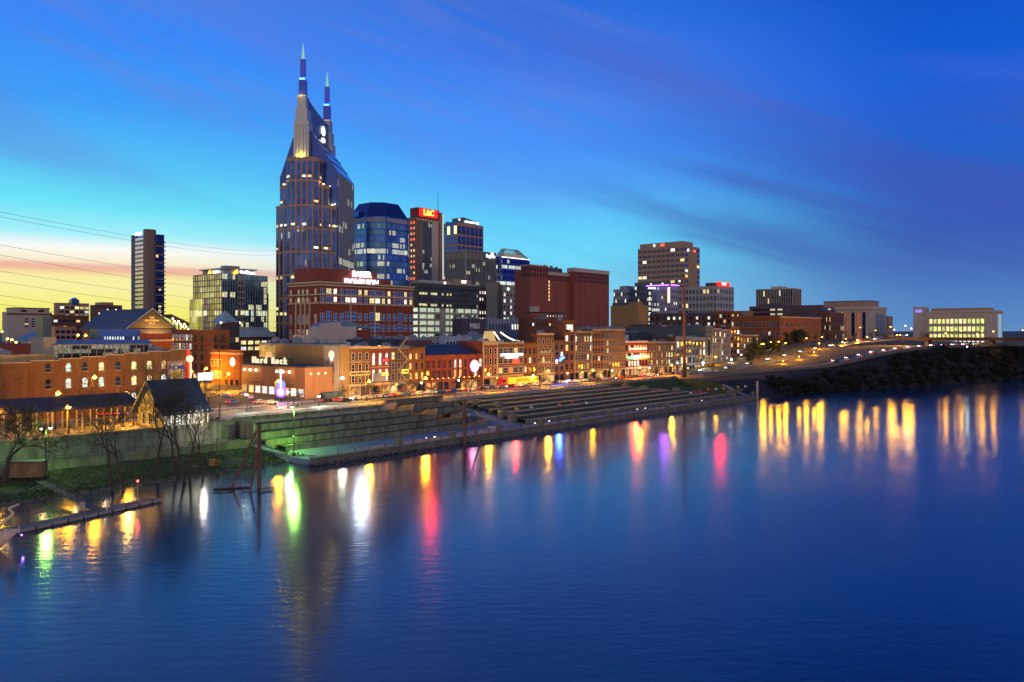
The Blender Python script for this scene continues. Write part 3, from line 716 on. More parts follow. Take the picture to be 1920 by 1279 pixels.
# guitar sign
gu = thing('guitar_sign', 'tall violet neon guitar standing upright near the street corner', 'neon sign', L(U(527, 242), 242, 8), ANG-rad(45))
d_ = DEP(U(527, 242), 242); sc_ = d_/F
q = MB(); q.box(-.5, .5, -.4, .4, 0, 2.2); q.build('post', metal_dark, gu)
def disc(r, zc, m, nm, par, y=-.25, t=.3, sx=1, n=18):
    q = MB().prism([(sx*r*math.cos(2*math.pi*i/n), r*math.sin(2*math.pi*i/n)) for i in range(n)], 0, t); me = q.mesh(nm, [m]); me.transform(Matrix.Rotation(rad(90), 4, 'X')); return place(me, nm, par, (0, y, zc))
disc(2.5, 3.9, glow('guitar_violet', (.38,.12,1), 1.6), 'lower_body', gu); disc(1.9, 6.6, glow('guitar_blue', (.2,.25,1), 1.6), 'upper_body', gu); disc(1.5, 3.7, glow('guitar_pink', (1,.55,.9), 1.8), 'sound_plate', gu, y=-.6, t=.15)
MB().box(-.3, .3, -.85, -.6, 5, 11.4).build('neck', glow('guitar_neck', (.6,.7,1), 2), gu)
MB().box(-.55, .55, -.85, -.6, 11.4, 13).build('headstock', glow('guitar_neck', (.6,.7,1), 2), gu)
gu.scale = (.8, .8, .85)
# 2..: the terrace row
H1 = rowhouse(655, 694, 650, 3, 3, brick_ochre, cream, 'arch', .05, 'ochre brick corner building with three rows of dark arched windows and a long sign', gf='shop', wf=.36, fin=False)
H1.sign('MERCHANTS & CO', H1.w/2, 0, 16.6, 0, 1.0, brick_dark, back=glow('yellow_board', (1,.6,.15), .9))
H1.finish()
h = rowhouse(694, 731, 650, 2, 3, brick_red, cream, 'archplain', .95, 'red brick building with tall white-lit arched windows beside the ochre corner', lits=[lit_white, lit_cool], fin=False, wf=.34, hf=.72)
h.sign('OPEN', h.w*.72, 0, 21.2, 0, 1.1, g_red, back=glassb)
h.box('billboard', h.w*.12, h.w*.75, -.5, -.3, 13.2, 16.4, stone_grey); h.sign('GRILL', h.w*.72, 0, 15.9, 0, 1.4, g_orange); h.finish()
h = rowhouse(731, 764, 651, 3, 3, brick_dark, stone_grey, 'sash', .25, 'dark narrow building with a zigzag fire escape on its front', fin=False, cornice=.3, course=False)
q = MB()
for f in range(4):
    z0 = 5+f*4.2; q.box(h.w*.35, h.w*.95, -1.5, -.05, z0, z0+.15)
    for x in (h.w*.35, h.w*.65, h.w*.95): q.tube((x, -1.45, z0), (x, -1.45, z0+1), .05)
    q.tube((h.w*.35, -1.45, z0+1), (h.w*.95, -1.45, z0+1), .05)
    a, c_ = (h.w*.4, h.w*.9) if f % 2 else (h.w*.9, h.w*.4)
    q.tube((a, -.9, z0), (c_, -.9, z0+4.2), .16); q.tube((a, -1.3, z0), (c_, -1.3, z0+4.2), .1)
q.build('fire_escape', stone, h.root); h.sign('CAFE', h.w*.7, -1.6, 16.6, 0, 1.1, brick_dark, back=g_yellow); h.finish()
rowhouse(764, 797, 651, 3, 3, brick_ochre, brick_brown, 'archplain', .6, 'ochre brick building with three warm-lit arched windows, right of the fire escape', lits=[lit_yellow, lit_warm], wf=.3)
# the long two storey red building with lit pilasters
h = rowhouse(797, 905, 667, 2, 11, brick_deep, brick_red, 'sash', .55, 'long low deep-red building with uplit pilasters and a round glowing sign', wf=.42, hf=.78, pil=11, fin=False, gf='shop', name='market_hall', course=False, lits=[lit_white, lit_cool, lit_warm])
zz = h.zt-h.zb; 
MB().ext([(.3, 0), (22, 0), (22, 4.6), (12, 4.6)], .1, h.w-.1, 'x').build('sloped_roof', slate, h.root, (0, 0, zz-.6))
MB().box(4, h.w*.5, 14, 20, zz+4, zz+6).build('roof_house', brick_dark, h.root)
disc(2.3, zz-5.0, glow('round_white', (1,.9,.85), 4), 'round_sign', h.root, y=-.4).location.x = h.w*.835
o = disc(2.75, zz-5.0, glow('pink_rim', (1,.1,.35), 1.5), 'sign_rim', h.root, y=-.3, t=.2); o.location.x = h.w*.835
for i in range(11):
    x = h.w*i/11+.1
    MB().ball((x+.1, -.75, 5.1), .2).build('uplight', [glow('uplight_glow', (1,.6,.2), 5)], h.root)
h.finish()
h = rowhouse(905, 933, 640, 3, 3, brick_red, cream, 'arch', 0, 'tall narrow red building with cream arches and cream pilasters', depth=16, wf=.4, pil=True, cornice=1.6)
h = rowhouse(933, 981, 642, 3, 5, brick_brown, stone, 'sash', .6, 'brown building with a long white glowing sign and red-lit windows', lits=[lit_warm, glow('red_room', (1,.12,.05), 2)], fin=False, hf=.5, wf=.66)
h.box('sign', h.w*.1, h.w*.94, -.8, -.3, 21.3, 22.1, g_white); h.box('sign', h.w*.28, h.w*.74, -.8, -.3, 20.2, 21.0, glow('rosy_sign', (1,.75,.7), 6))
h.box('sign', h.w*.55, h.w*.8, -.8, -.4, 18.0, 19.4, g_red)
h.finish()
rowhouse(981, 1006, 643, 3, 3, brick_ochre, brick_brown, 'archplain', .15, 'small ochre brick building with three white glowing arches at street level', wf=.36, lits=[lit_white])
h = rowhouse(1006, 1039, 625, 4, 4, brick_brown, cream, 'arch', .15, 'tall brown building with painted wall lettering above its arched windows', depth=6, wf=.42, fin=False, hf=.55)
h.sign('MARKET ST', h.w/2, 0, 22.4, 0, 1.5, white_trim, name='painted_lettering', ext=.03); h.sign('HARDWARE', h.w/2, 0, 17.6, 0, 1.3, white_trim, name='painted_lettering', ext=.03); h.finish()
h = rowhouse(1039, 1058, 638, 4, 2, brick_dark, brick_brown, 'archplain', .45, 'dark narrow building carrying a slanting blue neon sign', fin=False, lits=[lit_white], course=False)
q = MB(); q.ext([(-2.2,-.9),(-1.2,-.8),(-.6,-1.2),(.2,-.3),(2.2,.5),(2.4,1.1),(1,1.0),(-1.2,.5)], -.3, 0, 'y'); q.build('neon_sign', g_blue, h.root, (h.w*.55, -1.0, 10.9)); h.finish()
h = rowhouse(1058, 1077, 601, 5, 2, brick_brown, brick_ochre, 'archplain', .5, 'slim brown brick tower rising above the row, white light in its top window', fin=False, lits=[lit_white, lit_warm], course=False, depth=8)
h.box('window', h.w*.2, h.w*.8, -.2, .05, h.zt-4.4, h.zt-2.0, lit_white); h.finish()
rowhouse(1077, 1110, 621, 4, 6, brick_brown, stone, 'arch', .45, 'brown building with three rows of six white-hooded arched windows', wf=.5, lits=[lit_warm, lit_white], pil=True)
rowhouse(1110, 1131, 617, 5, 4, brick_ochre, stone, 'archplain', .2, 'five-storey ochre building, left one of three equal neighbours', wf=.45, course=False)
rowhouse(1131, 1152, 617, 5, 4, brick_brown, stone, 'sash', .4, 'five-storey brown building, middle one of three equal neighbours', wf=.5, lits=[lit_warm, lit_white])
rowhouse(1152, 1172, 617, 5, 4, brick_ochre, stone, 'sash', .35, 'five-storey ochre building, right one of three equal neighbours', wf=.45, course=False)
h = rowhouse(1172, 1214, 640, 3, 8, brick_red, white_trim, 'panel', .75, 'red building glowing with red, green and amber neon signs', wf=.45, lits=[lit_white, lit_yellow, lit_warm], fin=False)
h.box('neon_sign', h.w*.18, h.w*.88, -1.1, -.6, 22.2, 23.1, glow('neon_pinkish_red', (1,.10,.05), 14)); h.box('neon_sign', h.w*.08, h.w*.36, -1.1, -.6, 17.6, 18.5, glow('neon_green', (.1,1,.3), 6))
h.box('neon_sign', h.w*.37, h.w*.54, -1.1, -.6, 17.2, 19.2, g_soft); h.box('neon_sign', h.w*.56, h.w*.99, -1.1, -.6, 17.5, 18.8, glow('neon_amber', (1,.4,.05), 12))
h.box('roof_billboard', .5, h.w*.5, 5, 6, h.zt, h.zt+3.4, roof_pale); h.finish()
rowhouse(1214, 1234, 641, 3, 4, brick_brown, stone, 'sash', .6, 'brown building right of the neon building with four tall windows a floor', wf=.4)
rowhouse(1234, 1252, 641, 3, 4, brick_dark, stone, 'sash', .3, 'darker brown building, second right of the neon building', wf=.4)
rowhouse(1252, 1267, 641, 3, 3, brick_brown, stone, 'sash', .8, 'slim brown building, third right of the neon building, brightly lit windows', wf=.45, lits=[lit_white, lit_yellow])
rowhouse(1267, 1297, 631, 3, 4, brick_brown, stone_grey, 'sash', .3, 'grey-trimmed building standing just behind the tall rusty mast', wf=.6, hf=.75, pil=2, cornice=2.0)
rowhouse(1297, 1323, 633, 3, 4, brick_dark, stone_grey, 'arch', .2, 'grey-trimmed brick building right of the mast with a white cornice', wf=.55, hf=.75, pil=True, cornice=1.6)
h = rowhouse(1323, 1335, 612, 1, 1, mat('wall_dark_grey', (.09,.10,.10), .9), stone_grey, 'sash', 0, 'dark grey blank building with a row of small arches behind the row', depth=60, gf=None, fin=False, cornice=.3)
h.finish()
rowhouse(1335, 1352, 616, 5, 4, brick_dark, stone_grey, 'sash', .25, 'dark narrow building with a pale downpipe, right of the blank grey one', wf=.45, pil=True)
rowhouse(1352, 1369, 618, 5, 4, brick_dark, stone_grey, 'sash', .3, 'dark narrow building between two pale downpipes', wf=.45, pil=True)
rowhouse(1369, 1387, 612, 5, 3, brick_brown, brick_dark, 'archplain', .7, 'narrow building with bright stacked bay windows near the end of the row', wf=.5, lits=[lit_white, lit_warm])
rowhouse(1387, 1422, 628, 4, 6, brick_red, stone, 'sash', .3, 'last red brick building of the row, behind the dark trees', wf=.4)

# ---------------------------------------------------------------- left: the feed store
u0 = U(-70, VR); u1 = U(358, VR); w = u1-u0
b = Bld('feed_store', 'long ochre brick warehouse with stepped parapet and checkered wall sign', 'building', u0, VR, 7.9)
zL, zR = zat(682, U(0, VR), VR), zat(656, u1, VR)
xs = [0]+[U(p_, VR)-u0 for p_ in (8, 57, 111, 152, 196, 233, 277, 320)]+[w]
q = MB(); cp = MB()
for i in range(len(xs)-1):
    z = lerp(zL, zR, max(0, i-1)/(len(xs)-3)); q.box(xs[i], xs[i+1], 0, 34, 0, z-7.9); cp.box(xs[i]-.1, xs[i+1]+.05, -.25, .5, z-7.9, z-7.9+.25)
q.build('wall', brick_ochre, b.root); cp.build('coping', cream, b.root)
def pu(px, v=VR): return U(px, v)-u0
for k, px in enumerate((90, 128, 159, 190, 221, 251, 280, 307)):
    x = pu(px)
    b.win(x, 0, 21.1, 0, 1.3, 2.3, 'archplain', stone, [glassd, lit_cool, glassd, lit_yellow, glassd, lit_yellow, lit_yellow, lit_warm][k])
    b.win(x, 0, 16.6, 0, 1.3, 2.6, 'archplain', stone, [glassd, lit_white, lit_white, lit_cool, glassd, lit_yellow, lit_yellow, lit_cool][k])
    b.win(x, 0, 12.2, 0, 1.3, 2.2, 'archplain', stone, lit_white if k % 2 else lit_warm)
for x in (pu(5), pu(57), pu(234)): b.box('pilaster', x-.25, x+.25, -.2, .05, 8, 23.4, brick_ochre)
x0, x1 = pu(314), pu(347); s0 = b.box('checkered_sign', x0, x1, -.3, -.0, 14.6, 23.2, mat('sign_cream', (.62,.48,.34), .8))
q = MB(); n1, n2 = 14, 22; cw, ch = (x1-x0)/n1, 8.6/n2
for i in range(n1):
    for j in range(n2):
        if (i < 2 or i >= n1-2 or j < 2 or j >= n2-2) and (i+j) % 2: q.box(x0+i*cw, x0+(i+1)*cw, -.36, -.3, 6.7+j*ch, 6.7+(j+1)*ch)
q.build('checker_border', mat('sign_red', (.3,.02,.02), .8), s0)
place(text_mesh('ACME', 1.9, glassn, .03), 'lettering', s0, ((x0+x1)/2, -.36, 13.2)); place(text_mesh('FEED\n& SEED', 1.05, glassn, .03), 'lettering', s0, ((x0+x1)/2, -.36, 8.7))
o = disc(1.5, 11.0, mat('sign_yellow', (.55,.4,.05), .8), 'yellow_disc', s0, y=-.32, t=.05); o.location.x = (x0+x1)/2
q = MB(); q.box(-.5, .5, -.6, -.1, 0, 9.5); q.ball((0, -.5, 10.6), 1.1); o = q.build('blade_sign', [glow('blade_cream', (1,.7,.35), 2)], b.root, (pu(353), -.4, 5.2))
b.box('blade_frame', pu(350), pu(352), -1.3, -.05, 12.5, 26.5, mat('neon_red_frame', (.4,.03,.02), .6, emis=(1,.05,.02), es=1.2))
b.finish()
# roof-top party room, shafts and parapets standing on the feed store
x0, x1 = pu(97, 244), pu(278, 244); rz_ = 24.6
for (nm, a, c_, y0, y1, z0, z1, m_) in (('roof_deck', x0, x1, 6, 18, 22, rz_-.1, roof_dark),):
    b.box(nm, a, c_, y0, y1, z0, z1, m_)
q = MB(); q.ext([(6.5, 0), (17, 0), (17, 2.8), (14.5, 3.9), (9, 3.9), (5.8, 2.9)], x0, x1, 'x'); 
b2 = b
rf = MB().ext([(5.6, 2.8), (9, 4.1), (15, 4.1), (17.6, 2.8)], x0-.3, x1+.3, 'x').build('pavilion_roof', roof_blue, b.root, (0, 0, rz_-7.9+.9))
gp = MB().box(x0, x1, 6.2, 6.4, 0, 3.4).build('pavilion_glass', cells('pavilion_glass', (.03,.03,.04), .4, (1,.8,.55), .38, 1.1, 1.1, .2, mull=.1), b.root, (0, 0, rz_-7.9+.2))
q = MB()
for i in range(13): x = lerp(x0, x1, i/12); q.box(x-.12, x+.12, 6.0, 6.2, 0, 3.6)
q.box(x0-.3, x1+.3, 5.7, 6.2, -.9, 0); q.box(x0-.3, x1+.3, 5.7, 6.2, 3.5, 3.8)
q.build('pavilion_frame', cream, b.root, (0, 0, rz_-7.9))
for px in (130, 195):
    x = pu(px, 244); MB().ball((x, 7.2, rz_-7.9+3.0), .75).build('pavilion_lamp', [g_white], b.root)
b.box('stair_tower', pu(72, 246), pu(97, 246), 6.5, 16, 22, Z(632, DEP(U(80,246), 246)), stone); b.box('lift_shaft', pu(73.5, 252), pu(89, 252), 13, 18, 22, Z(594, DEP(U(80, 254), 254)), mat('shaft_glass', (.05,.07,.11), .3, .3))
b.box('lift_shaft_frame', pu(72, 251), pu(90.5, 251), 12.4, 13, 28, 29, white_trim); b.box('roof_wall', pu(-70), pu(100, 240), 3, 4, 22, Z(664, DEP(U(50,240), 240)), mat('ochre_panel', (.42,.28,.12), .85))
rooftop(b, pu(10), pu(70), 8, 20, 25, 6, 11); rooftop(b, pu(282), pu(345), 3, 20, 25.4, 9, 12)

# ---------------------------------------------------------------- generic boxes
def blk(name, label, pxl, pxc, pxr, ytop, v, m, zb=8, cat='building', roofm=None, par=True, maxd=None, group=None):
    u0, w, d = bspec(pxl, pxc, pxr, v)
    if maxd: d = min(d, maxd)
    b = Bld(name, label, cat, u0, v, zb, group); zt = zat(ytop, u0, v); b.w, b.d, b.zt, b.u, b.v = w, d, zt, u0, v
    b.box('wall', 0, w, 0, d, zb, zt, m); 
    if par: parapet(b, 0, w, 0, d, zt, m, h=.8); b.box('roof', .4, w-.4, .4, d-.4, zt, zt+.15, roofm or roof_dark)
    return b
G = dict
# broadway block
b = blk('corner_building', 'small bright orange corner building with a winged round sign', 395, 450, 455, 660, 312, brick_orange)
b.box('cornice', -.5, b.w+.1, -.4, b.d, b.zt-1.2, b.zt-.4, cream)
o = MB().prism([(1.9*math.cos(math.pi*i/9), 1.9*math.sin(math.pi*i/9)) for i in range(18)], 0, .3).mesh('round_sign', [glow('round_soft', (1,.9,.85), 1.6)]); o.transform(Matrix.Rotation(rad(90), 4, 'X')); o = place(o, 'round_sign', b.root, (-.2, 5.5, b.zt-b.zb-4.4), rad(-90))
MB().box(-3.2, 3.2, -.25, .05, -.7, .7).build('sign_wing', g_red, o)
MB().ball((0, -.4, .1), .9, sc=(1.2,.3,.8)).build('sign_face', g_orange, o)
b.row((0, b.d), (0, b.d*.6), 17, 3, 1.6, 2.6, 'sash', cream, .3); b.row((0, b.d), (0, b.d*.6), 11.5, 3, 2, 3, 'sash', cream, 1); b.row((0, b.d*.55), (0, 0), 9, 3, 2.2, 2.2, 'panel', cream, 0, name='shop_window')
b.finish()
b = blk('brick_building', 'tall bright orange brick building with pairs of dark narrow windows', 361, 424, 430, 622, 338, brick_orange)
b.grid((0, b.d), (0, 0), 13, b.zt-1, 5, 4, .35, .6, style='sash', frame=brick_brown, litp=.1, skip=(2,)); b.row((0, b.d), (0, 0), 9, 6, 3, 2.8, 'panel', cream, 1, name='shop_window'); b.finish()
b = blk('brick_building', 'ornate red brick building with pale bands behind the checkered sign', 322, 361, 366, 621, 369, brick_red)
b.grid((0, b.d), (0, 0), 10, b.zt-1, 6, 5, .45, .6, style='sash', frame=white_trim, litp=.2); 
for k in range(4): b.box('band', -.25, 0, 0, b.d, 14+k*5.2, 14.5+k*5.2, white_trim)
b.finish()
b = blk('dark_building', 'dark purple-brown building carrying a small glass pyramid', 425, 430, 449, 607, 360, mat('purple_brown', (.075,.045,.05), .85), maxd=20)
b.row((0, 0), (b.w, 0), 27, 2, 1.5, 2, 'sash', stone, .5)
b.finish()
cx, cy = b.w/2-1, 7
pyz = b.zt-b.zb+.2
MB().prism([(cx-5,cy-5),(cx+5,cy-5),(cx+5,cy+5),(cx-5,cy+5)], pyz, pyz+6.5, top=[(cx-.1,cy-.1),(cx+.1,cy-.1),(cx+.1,cy+.1),(cx-.1,cy+.1)]).build('glass_pyramid', mat('roof_glass', (.24,.33,.34), .3), b.root)
for x, y in ((cx-5, cy-5), (cx+5, cy-5)): MB().ball((x, y, pyz+.3), .5).build('pyramid_lamp', [g_white], b.root)
# arena with curved glass roof
b = blk('arena_building', 'low brown hall with a curved grey glass roof above lit windows', 446, 450, 514, 632, 420, brick_dark, par=False)
n = 10; zt = b.zt-b.zb
prf = [(0, 0)]+[(22*i/n, 12.5*i/n) for i in range(1, n+1)]+[(24, 0)]
MB().ext(prf, -.5, b.w+.5, 'x').build('glass_roof', mat('roof_glass', (.24,.33,.34), .3, .3, var=.45, scale=.5), b.root, (0, -.5, zt))
q = MB()
for i in range(13):
    x = lerp(-.5, b.w+.5, i/12)
    for (a, za), (c_, zc) in zip(prf[:-2], prf[1:-1]): q.tube((x, a-.6, za+.1), (x, c_-.6, zc+.1), .12, n=4)
for (a, za) in prf[1:-1:1]: q.tube((-.5, a-.6, za+.1), (b.w+.5, a-.6, za+.1), .1, n=4)
q.build('roof_grid', white_trim, b.root, (0, 0, zt))
b.grid((0, 0), (b.w, 0), b.zt-12, b.zt-1.5, 5, 3, .7, .6, litp=1, lits=[lit_warm, lit_yellow, lit_white]); b.finish()
# lower dark building at the end of broadway
b = blk('brick_building', 'shadowed brown building at the far end of the lit street', 452, 455, 506, 661, 335, brick_brown)
b.grid((0, 0), (b.w, 0), 11, b.zt-2, 5, 2, .5, .5, style='sash', frame=stone, litp=.3)
b.row((0, 0), (b.w, 0), 8.6, 6, 2.6, 2.6, 'panel', cream, 1, name='shop_window', lits=[lit_white, g_yellow, lit_warm, g_pink]); b.finish()
# gable hall
u0 = U(240, 430); w = U(327, 430)-u0; zb = 12; ze = Z(615, DEP(u0, 430)); za = Z(582, DEP(u0+w/2, 430))
b = Bld('gable_hall', 'wide hall with a steep gable lit gold from below and a dark slate roof', 'building', u0, 430, zb)
b.box('wall', 0, w, .3, 60, zb, ze-.3, brick_dark)
MB().ext([(0, ze-zb), (w, ze-zb), (w/2, za-zb)], 0, 60, 'y').build('gable_wall', stucco, b.root)
q = MB()
for s_ in (0, 1):
    a = (w/2, za-zb+.3); e = ((-1.2 if s_ == 0 else w+1.2), ze-zb-.9); q.ext([a, e, (e[0], e[1]+.6), (a[0], a[1]+.7)] if s_ else [e, a, (a[0], a[1]+.7), (e[0], e[1]+.6)], -.8, 61, 'y')
q.build('roof', slate, b.root)
q = MB()
for s_ in (0, 1):
    a = (w/2, za-zb+1.0); e = ((-1.2 if s_ == 0 else w+1.2), ze-zb-.3); q.tube((a[0], -.85, a[1]), (e[0], -.85, e[1]), .22)
q.build('gable_trim', white_trim, b.root)
b.sign('THE\nSOUTHERN\nHALL', w/2, 0, lerp(ze, za, .42), 0, 1.5, glow('gable_letter', (1,.5,.1), 1.3), ext=.1)
b.finish()
q = thing('sloping_truss_roof', 'long sloping dark roof hung with warm lights right of the gable hall', 'roof', L(U(322, 480), 480, 16), ANG)
du = U(372, 480)-U(322, 480); z1, z2 = Z(592, DEP(U(322, 480), 480))-16, Z(616, DEP(U(372, 480), 480))-16
MB().ext([(0, z1), (du, z2), (du, z2+.9), (0, z1+.9)], 0, 12, 'y').build('roof', brick_dark, q)
mb = MB()
for i in range(8):
    x = du*i/7; mb.tube((x, .5, -4), (x, .5, lerp(z1, z2, i/7)), .25)
    if i < 7: mb.tube((x, .5, 0), (du*(i+1)/7, .5, lerp(z1, z2, (i+1)/7)), .15)
mb.build('truss', metal_dark, q)
for i in range(14):
    x = du*(i+.5)/14; MB().ball((x, 0, lerp(z1, z2, (i+.5)/14)-1.5-(i % 3)), .5).build('truss_lamp', [glow('warm_bulb', (1,.75,.4), 14)], q)
# left far buildings
b = blk('concert_hall', 'pale tan hall with a raised attic at the far left', 4, 14, 97, 586, 900, stone_pale, zb=22)
b.box('attic', 8, b.w-.5, 5, 30, b.zt, b.zt+4.5, stone_pale); b.box('attic_cornice', 7.3, b.w, 4, 31, b.zt+4.5, b.zt+5.4, stone_rose); b.box('cornice', -.5, b.w+.5, -.7, 0, b.zt-2, b.zt-.6, brick_brown)
b.grid((14, 0), (26, 0), 36, b.zt-5, 2, 4, .5, .5, litp=.1); b.row((8, 4.95), (b.w-.5, 4.95), b.zt+1, 2, 5, 2, 'panel', stone, 0); b.finish()
b = blk('office_block', 'brown office block with a small dark gabled cap at far left', 103, 106, 167, 569, 950, stone_rose, zb=22)
MB().ext([(0, 0), (8, 0), (8, 5), (4, 8), (0, 5)], 0, 8, 'y').build('cap', glassn, b.root, (b.w*.45, -.6, b.zt-22-1))
b.grid((3, 0), (b.w, 0), 24, b.zt-2, 6, 8, .75, .55, litp=.5, lits=[lit_yellow, lit_cool]); b.finish()
b = blk('civic_building', 'long low brown building below the gabled office block', 98, 100, 167, 592, 800, brick_brown, zb=18)
b.grid((0, 0), (b.w, 0), 22, b.zt-2, 8, 4, .8, .35, litp=.15); b.finish()
b = blk('low_building', 'small pale building with two rows of dark openings', 101, 103, 143, 614, 600, stone_rose, zb=14)
b.grid((0, 0), (b.w, 0), 26, b.zt-1, 4, 2, .75, .5, litp=0); b.finish()
b = blk('hotel_block', 'dark hotel block with one column of round white lit windows', 169, 182, 229, 573, 800, mat('brick_violet', (.12,.055,.05), .85, streak=True), zb=18)
b.grid((0, 0), (b.w, 0), 22, b.zt-2, 6, 9, .4, .5, style='archplain', frame=stone, litp=.35, lits=[lit_white]); b.box('roof_house', 6, b.w*.7, 3, 20, b.zt, b.zt+3.5, stone_rose)
b.box('wing', b.w+.02, b.w+10, 3, 25, 18, b.zt-3, stone_rose); b.finish()
b = blk('low_building', 'low red roofed shed at the far left edge behind the parapet', -60, -40, 72, 650, 300, brick_deep, zb=8); b.row((0, 0), (b.w, 0), 16, 12, 3, 2.2, 'sash', cream, .4); b.finish()
b = blk('white_building', 'small whitewashed building with a slanting blue roof', 52, 54, 75, 640, 330, white_trim, zb=8, par=False)
MB().ext([(-1, 0), (b.w+1, 3), (b.w+1, 3.5), (-1, .5)], -1, 12, 'y').build('roof', roof_blue, b.root, (0, 0, b.zt-8)); b.row((0, 0), (b.w, 0), 18, 3, 2, 2, 'sash', stone, .5); b.finish()
b = blk('low_building', 'long low dark hall with scattered party lights behind the glass pavilion', 180, 184, 262, 621, 330, glassn, zb=8)
b.grid((0, 0), (b.w, 0), 20, b.zt-1, 16, 3, .4, .35, litp=.5, lits=[lit_white, lit_cool]); b.finish()
b = blk('low_building', 'low tan fronted hall with an uplit cornice below the gable', 258, 262, 323, 629, 345, brick_red, zb=8)
b.box('cornice', -.3, b.w+.3, -.8, 0, b.zt-2.6, b.zt-1.8, cream); b.row((0, 0), (b.w, 0), 20, 7, 2, 3, 'sash', cream, .4); b.finish()

# ---------------------------------------------------------------- condo tower
b = blk('condo_tower', 'slim dark apartment tower with a curved brown central pillar', 248, 276, 308, 440, 520, glassn, zb=14)
zt = b.zt-14
q = MB().prism([(-1.6,2.2),(-2.2,-.6),(-.5,-2.4),(3.2,-2.6),(5.2,-1.4),(5.2,2)], 0, zt+3.4); q.build('central_pillar', mat('pillar_brown', (.17,.115,.10), .8, var=.12, scale=.1), b.root)
b.box('side_pillar', -.6, b.w*.0+.0, b.d*.72, b.d+.3, 14, b.zt+1, mat('slate_panel', (.07,.10,.13), .6))
for k in range(28):
    z = 18+(b.zt-20)*k/28
    b.box('balcony', -1.0, 0, b.d*.08+2, b.d*.72, z, z+.9, stone_rose); b.box('balcony', 5.3, b.w+.5, -.9, 0, z, z+.7, glassb if k % 2 else stone_rose)
b.grid((0, b.d*.7), (0, 3), 19, b.zt-1, 1, 27, .96, .62, litp=.0, dark=mat('condo_glass', (.55,.5,.62), .15, .85, var=.2), off=.95); b.grid((5.3, 0), (b.w, 0), 19, b.zt-1, 3, 27, .85, .6, litp=.12, lits=[lit_yellow, lit_warm], dark=glassb)  # left panes tinted lilac, the sky's reflection put into their colour
b.sign('ENCORE', -1, b.d*.45, b.zt+1, rad(-90), 2.4, g_white); b.finish()
# ---------------------------------------------------------------- glass office with orange sail signs
b = blk('glass_office', 'boxy glass office block with orange rooftop logos', 363, 416, 501, 513, 430, glassd, zb=12, par=False)
zt = b.zt-12; NF = 13; fh = (zt-8)/NF
gl1 = cells('office_glass_left', (.55,.56,.52), .12, (1,.9,.5), .9, 1.7, fh, zo=-8, metal=.85, rough=.1); gl2 = cells('office_glass_front', (.07,.18,.26), .30, (1,.9,.4), 1.4, 1.7, fh, zo=-8)  # left glass paler than the front, sunset light put into its colour
for k in range(NF):
    z = 8+k*fh
    MB().box(-.15, 0, .0, b.d, z+.5, z+fh-.0).build('window_band', gl1, b.root); MB().box(.0, b.w, -.15, 0, z+.5, z+fh).build('window_band', gl2, b.root)
q = MB()
for k in range(NF+1):
    z = 8+k*fh; q.box(-.3, 0, 0, b.d, z-.15, z+.5); q.box(b.w*.33, b.w*.5, -.45, 0, z-.15, z+.9)
for i in range(13): y = b.d*i/12; q.box(-.35, 0, y-.1, y+.1, 0, zt)
q.build('spandrel', stone_rose, b.root)
q = MB()
for i in range(19):
    x = b.w*i/18
    q.box(x-.1, x+.1, -.4, 0, 4, zt)
q.build('mullion', metal_fin, b.root)
b.box('wing', b.w+.02, b.w+2.2, 2, b.d, 12, b.zt-fh*3, glassd); b.box('wing', -2.2, -.4, b.d*.55, b.d+1, 12, b.zt-fh*4, gl1)
q = MB(); q.prism([(4, 4), (b.w*.8, 4), (b.w*.8, b.d*.6), (4, b.d*.9)], zt, zt+3.2); q.prism([(2.5, 2.5), (b.w*.83, 2.5), (b.w*.83, b.d*.6), (2.5, b.d*.95)], zt+3.2, zt+3.8); q.box(b.w*.2, b.w*.5, 6, 12, zt+3.8, zt+5.4); q.build('roof_crown', metal_grey, b.root)
b.sign('SunTrust', b.w*.62, 3.6, b.zt+1.7, 0, 2.6, g_white, name='rooftop_sign'); b.sign('SunTrust', 3.6, b.d*.38, b.zt+1.7, rad(-90), 2.0, g_white, name='rooftop_sign')
for (x, y, r) in ((b.w*.36, 3.3, 0), (3.4, b.d*.62, rad(-90))):
    q = MB().ext([(-1.8,-1.2),(1.6,-1.2),(.9,1.6)], -.3, 0, 'y'); q.build('rooftop_logo', g_orange, b.root, (x, y, b.zt-12+1.8), r)
b.finish()
# ---------------------------------------------------------------- the twin spired skyscraper
zb = 14
b = Bld('twin_spired_skyscraper', 'tallest skyscraper with two lit spires above a blue glass crown', 'skyscraper', 0, 0, zb, ang=-.03, world=(-129, 494, zb))
R_ = b.root; z_ = lambda z: z-zb
LN = 44
body = MB().ext([(-14.5, z_(zb)), (21.5, z_(zb)), (21.5, z_(131)), (3.6, z_(158)), (-4.2, z_(158)), (-14.5, z_(127))], 0, LN, 'y')
body.build('glass_body', mat('crown_glass', (.022,.05,.26), .1, .55, var=.25, scale=.06), R_)
# ribbed right flank
q = MB()
for i in range(17): y = 1+LN*.98*i/17; q.box(21.5, 21.95, y, y+.4, 0, z_(130))
q.build('flank_rib', metal_fin, R_)
fg = cells('flank_glass', (.04,.08,.25), .18, (1,.9,.6), 1.0, 2.55, 4, zo=0)
MB().box(21.5, 21.7, 1, LN, 0, z_(130)).build('flank_glass', fg, R_)
q = MB(); 
for z in (112, 120, 128): q.box(-14.7, 21.6, -.1, LN, z_(z), z_(z)+.35)
for t_ in (.25, .5, .75): q.ext([(lerp(21.5,3.6,t_), z_(lerp(131,158,t_))+.05), (lerp(21.5,3.6,t_)+.3, z_(lerp(131,158,t_))), (lerp(21.5,3.6,t_)+.3, z_(lerp(131,158,t_))+.3)], 0, LN, 'y')
q.build('glass_seam', glassb, R_)
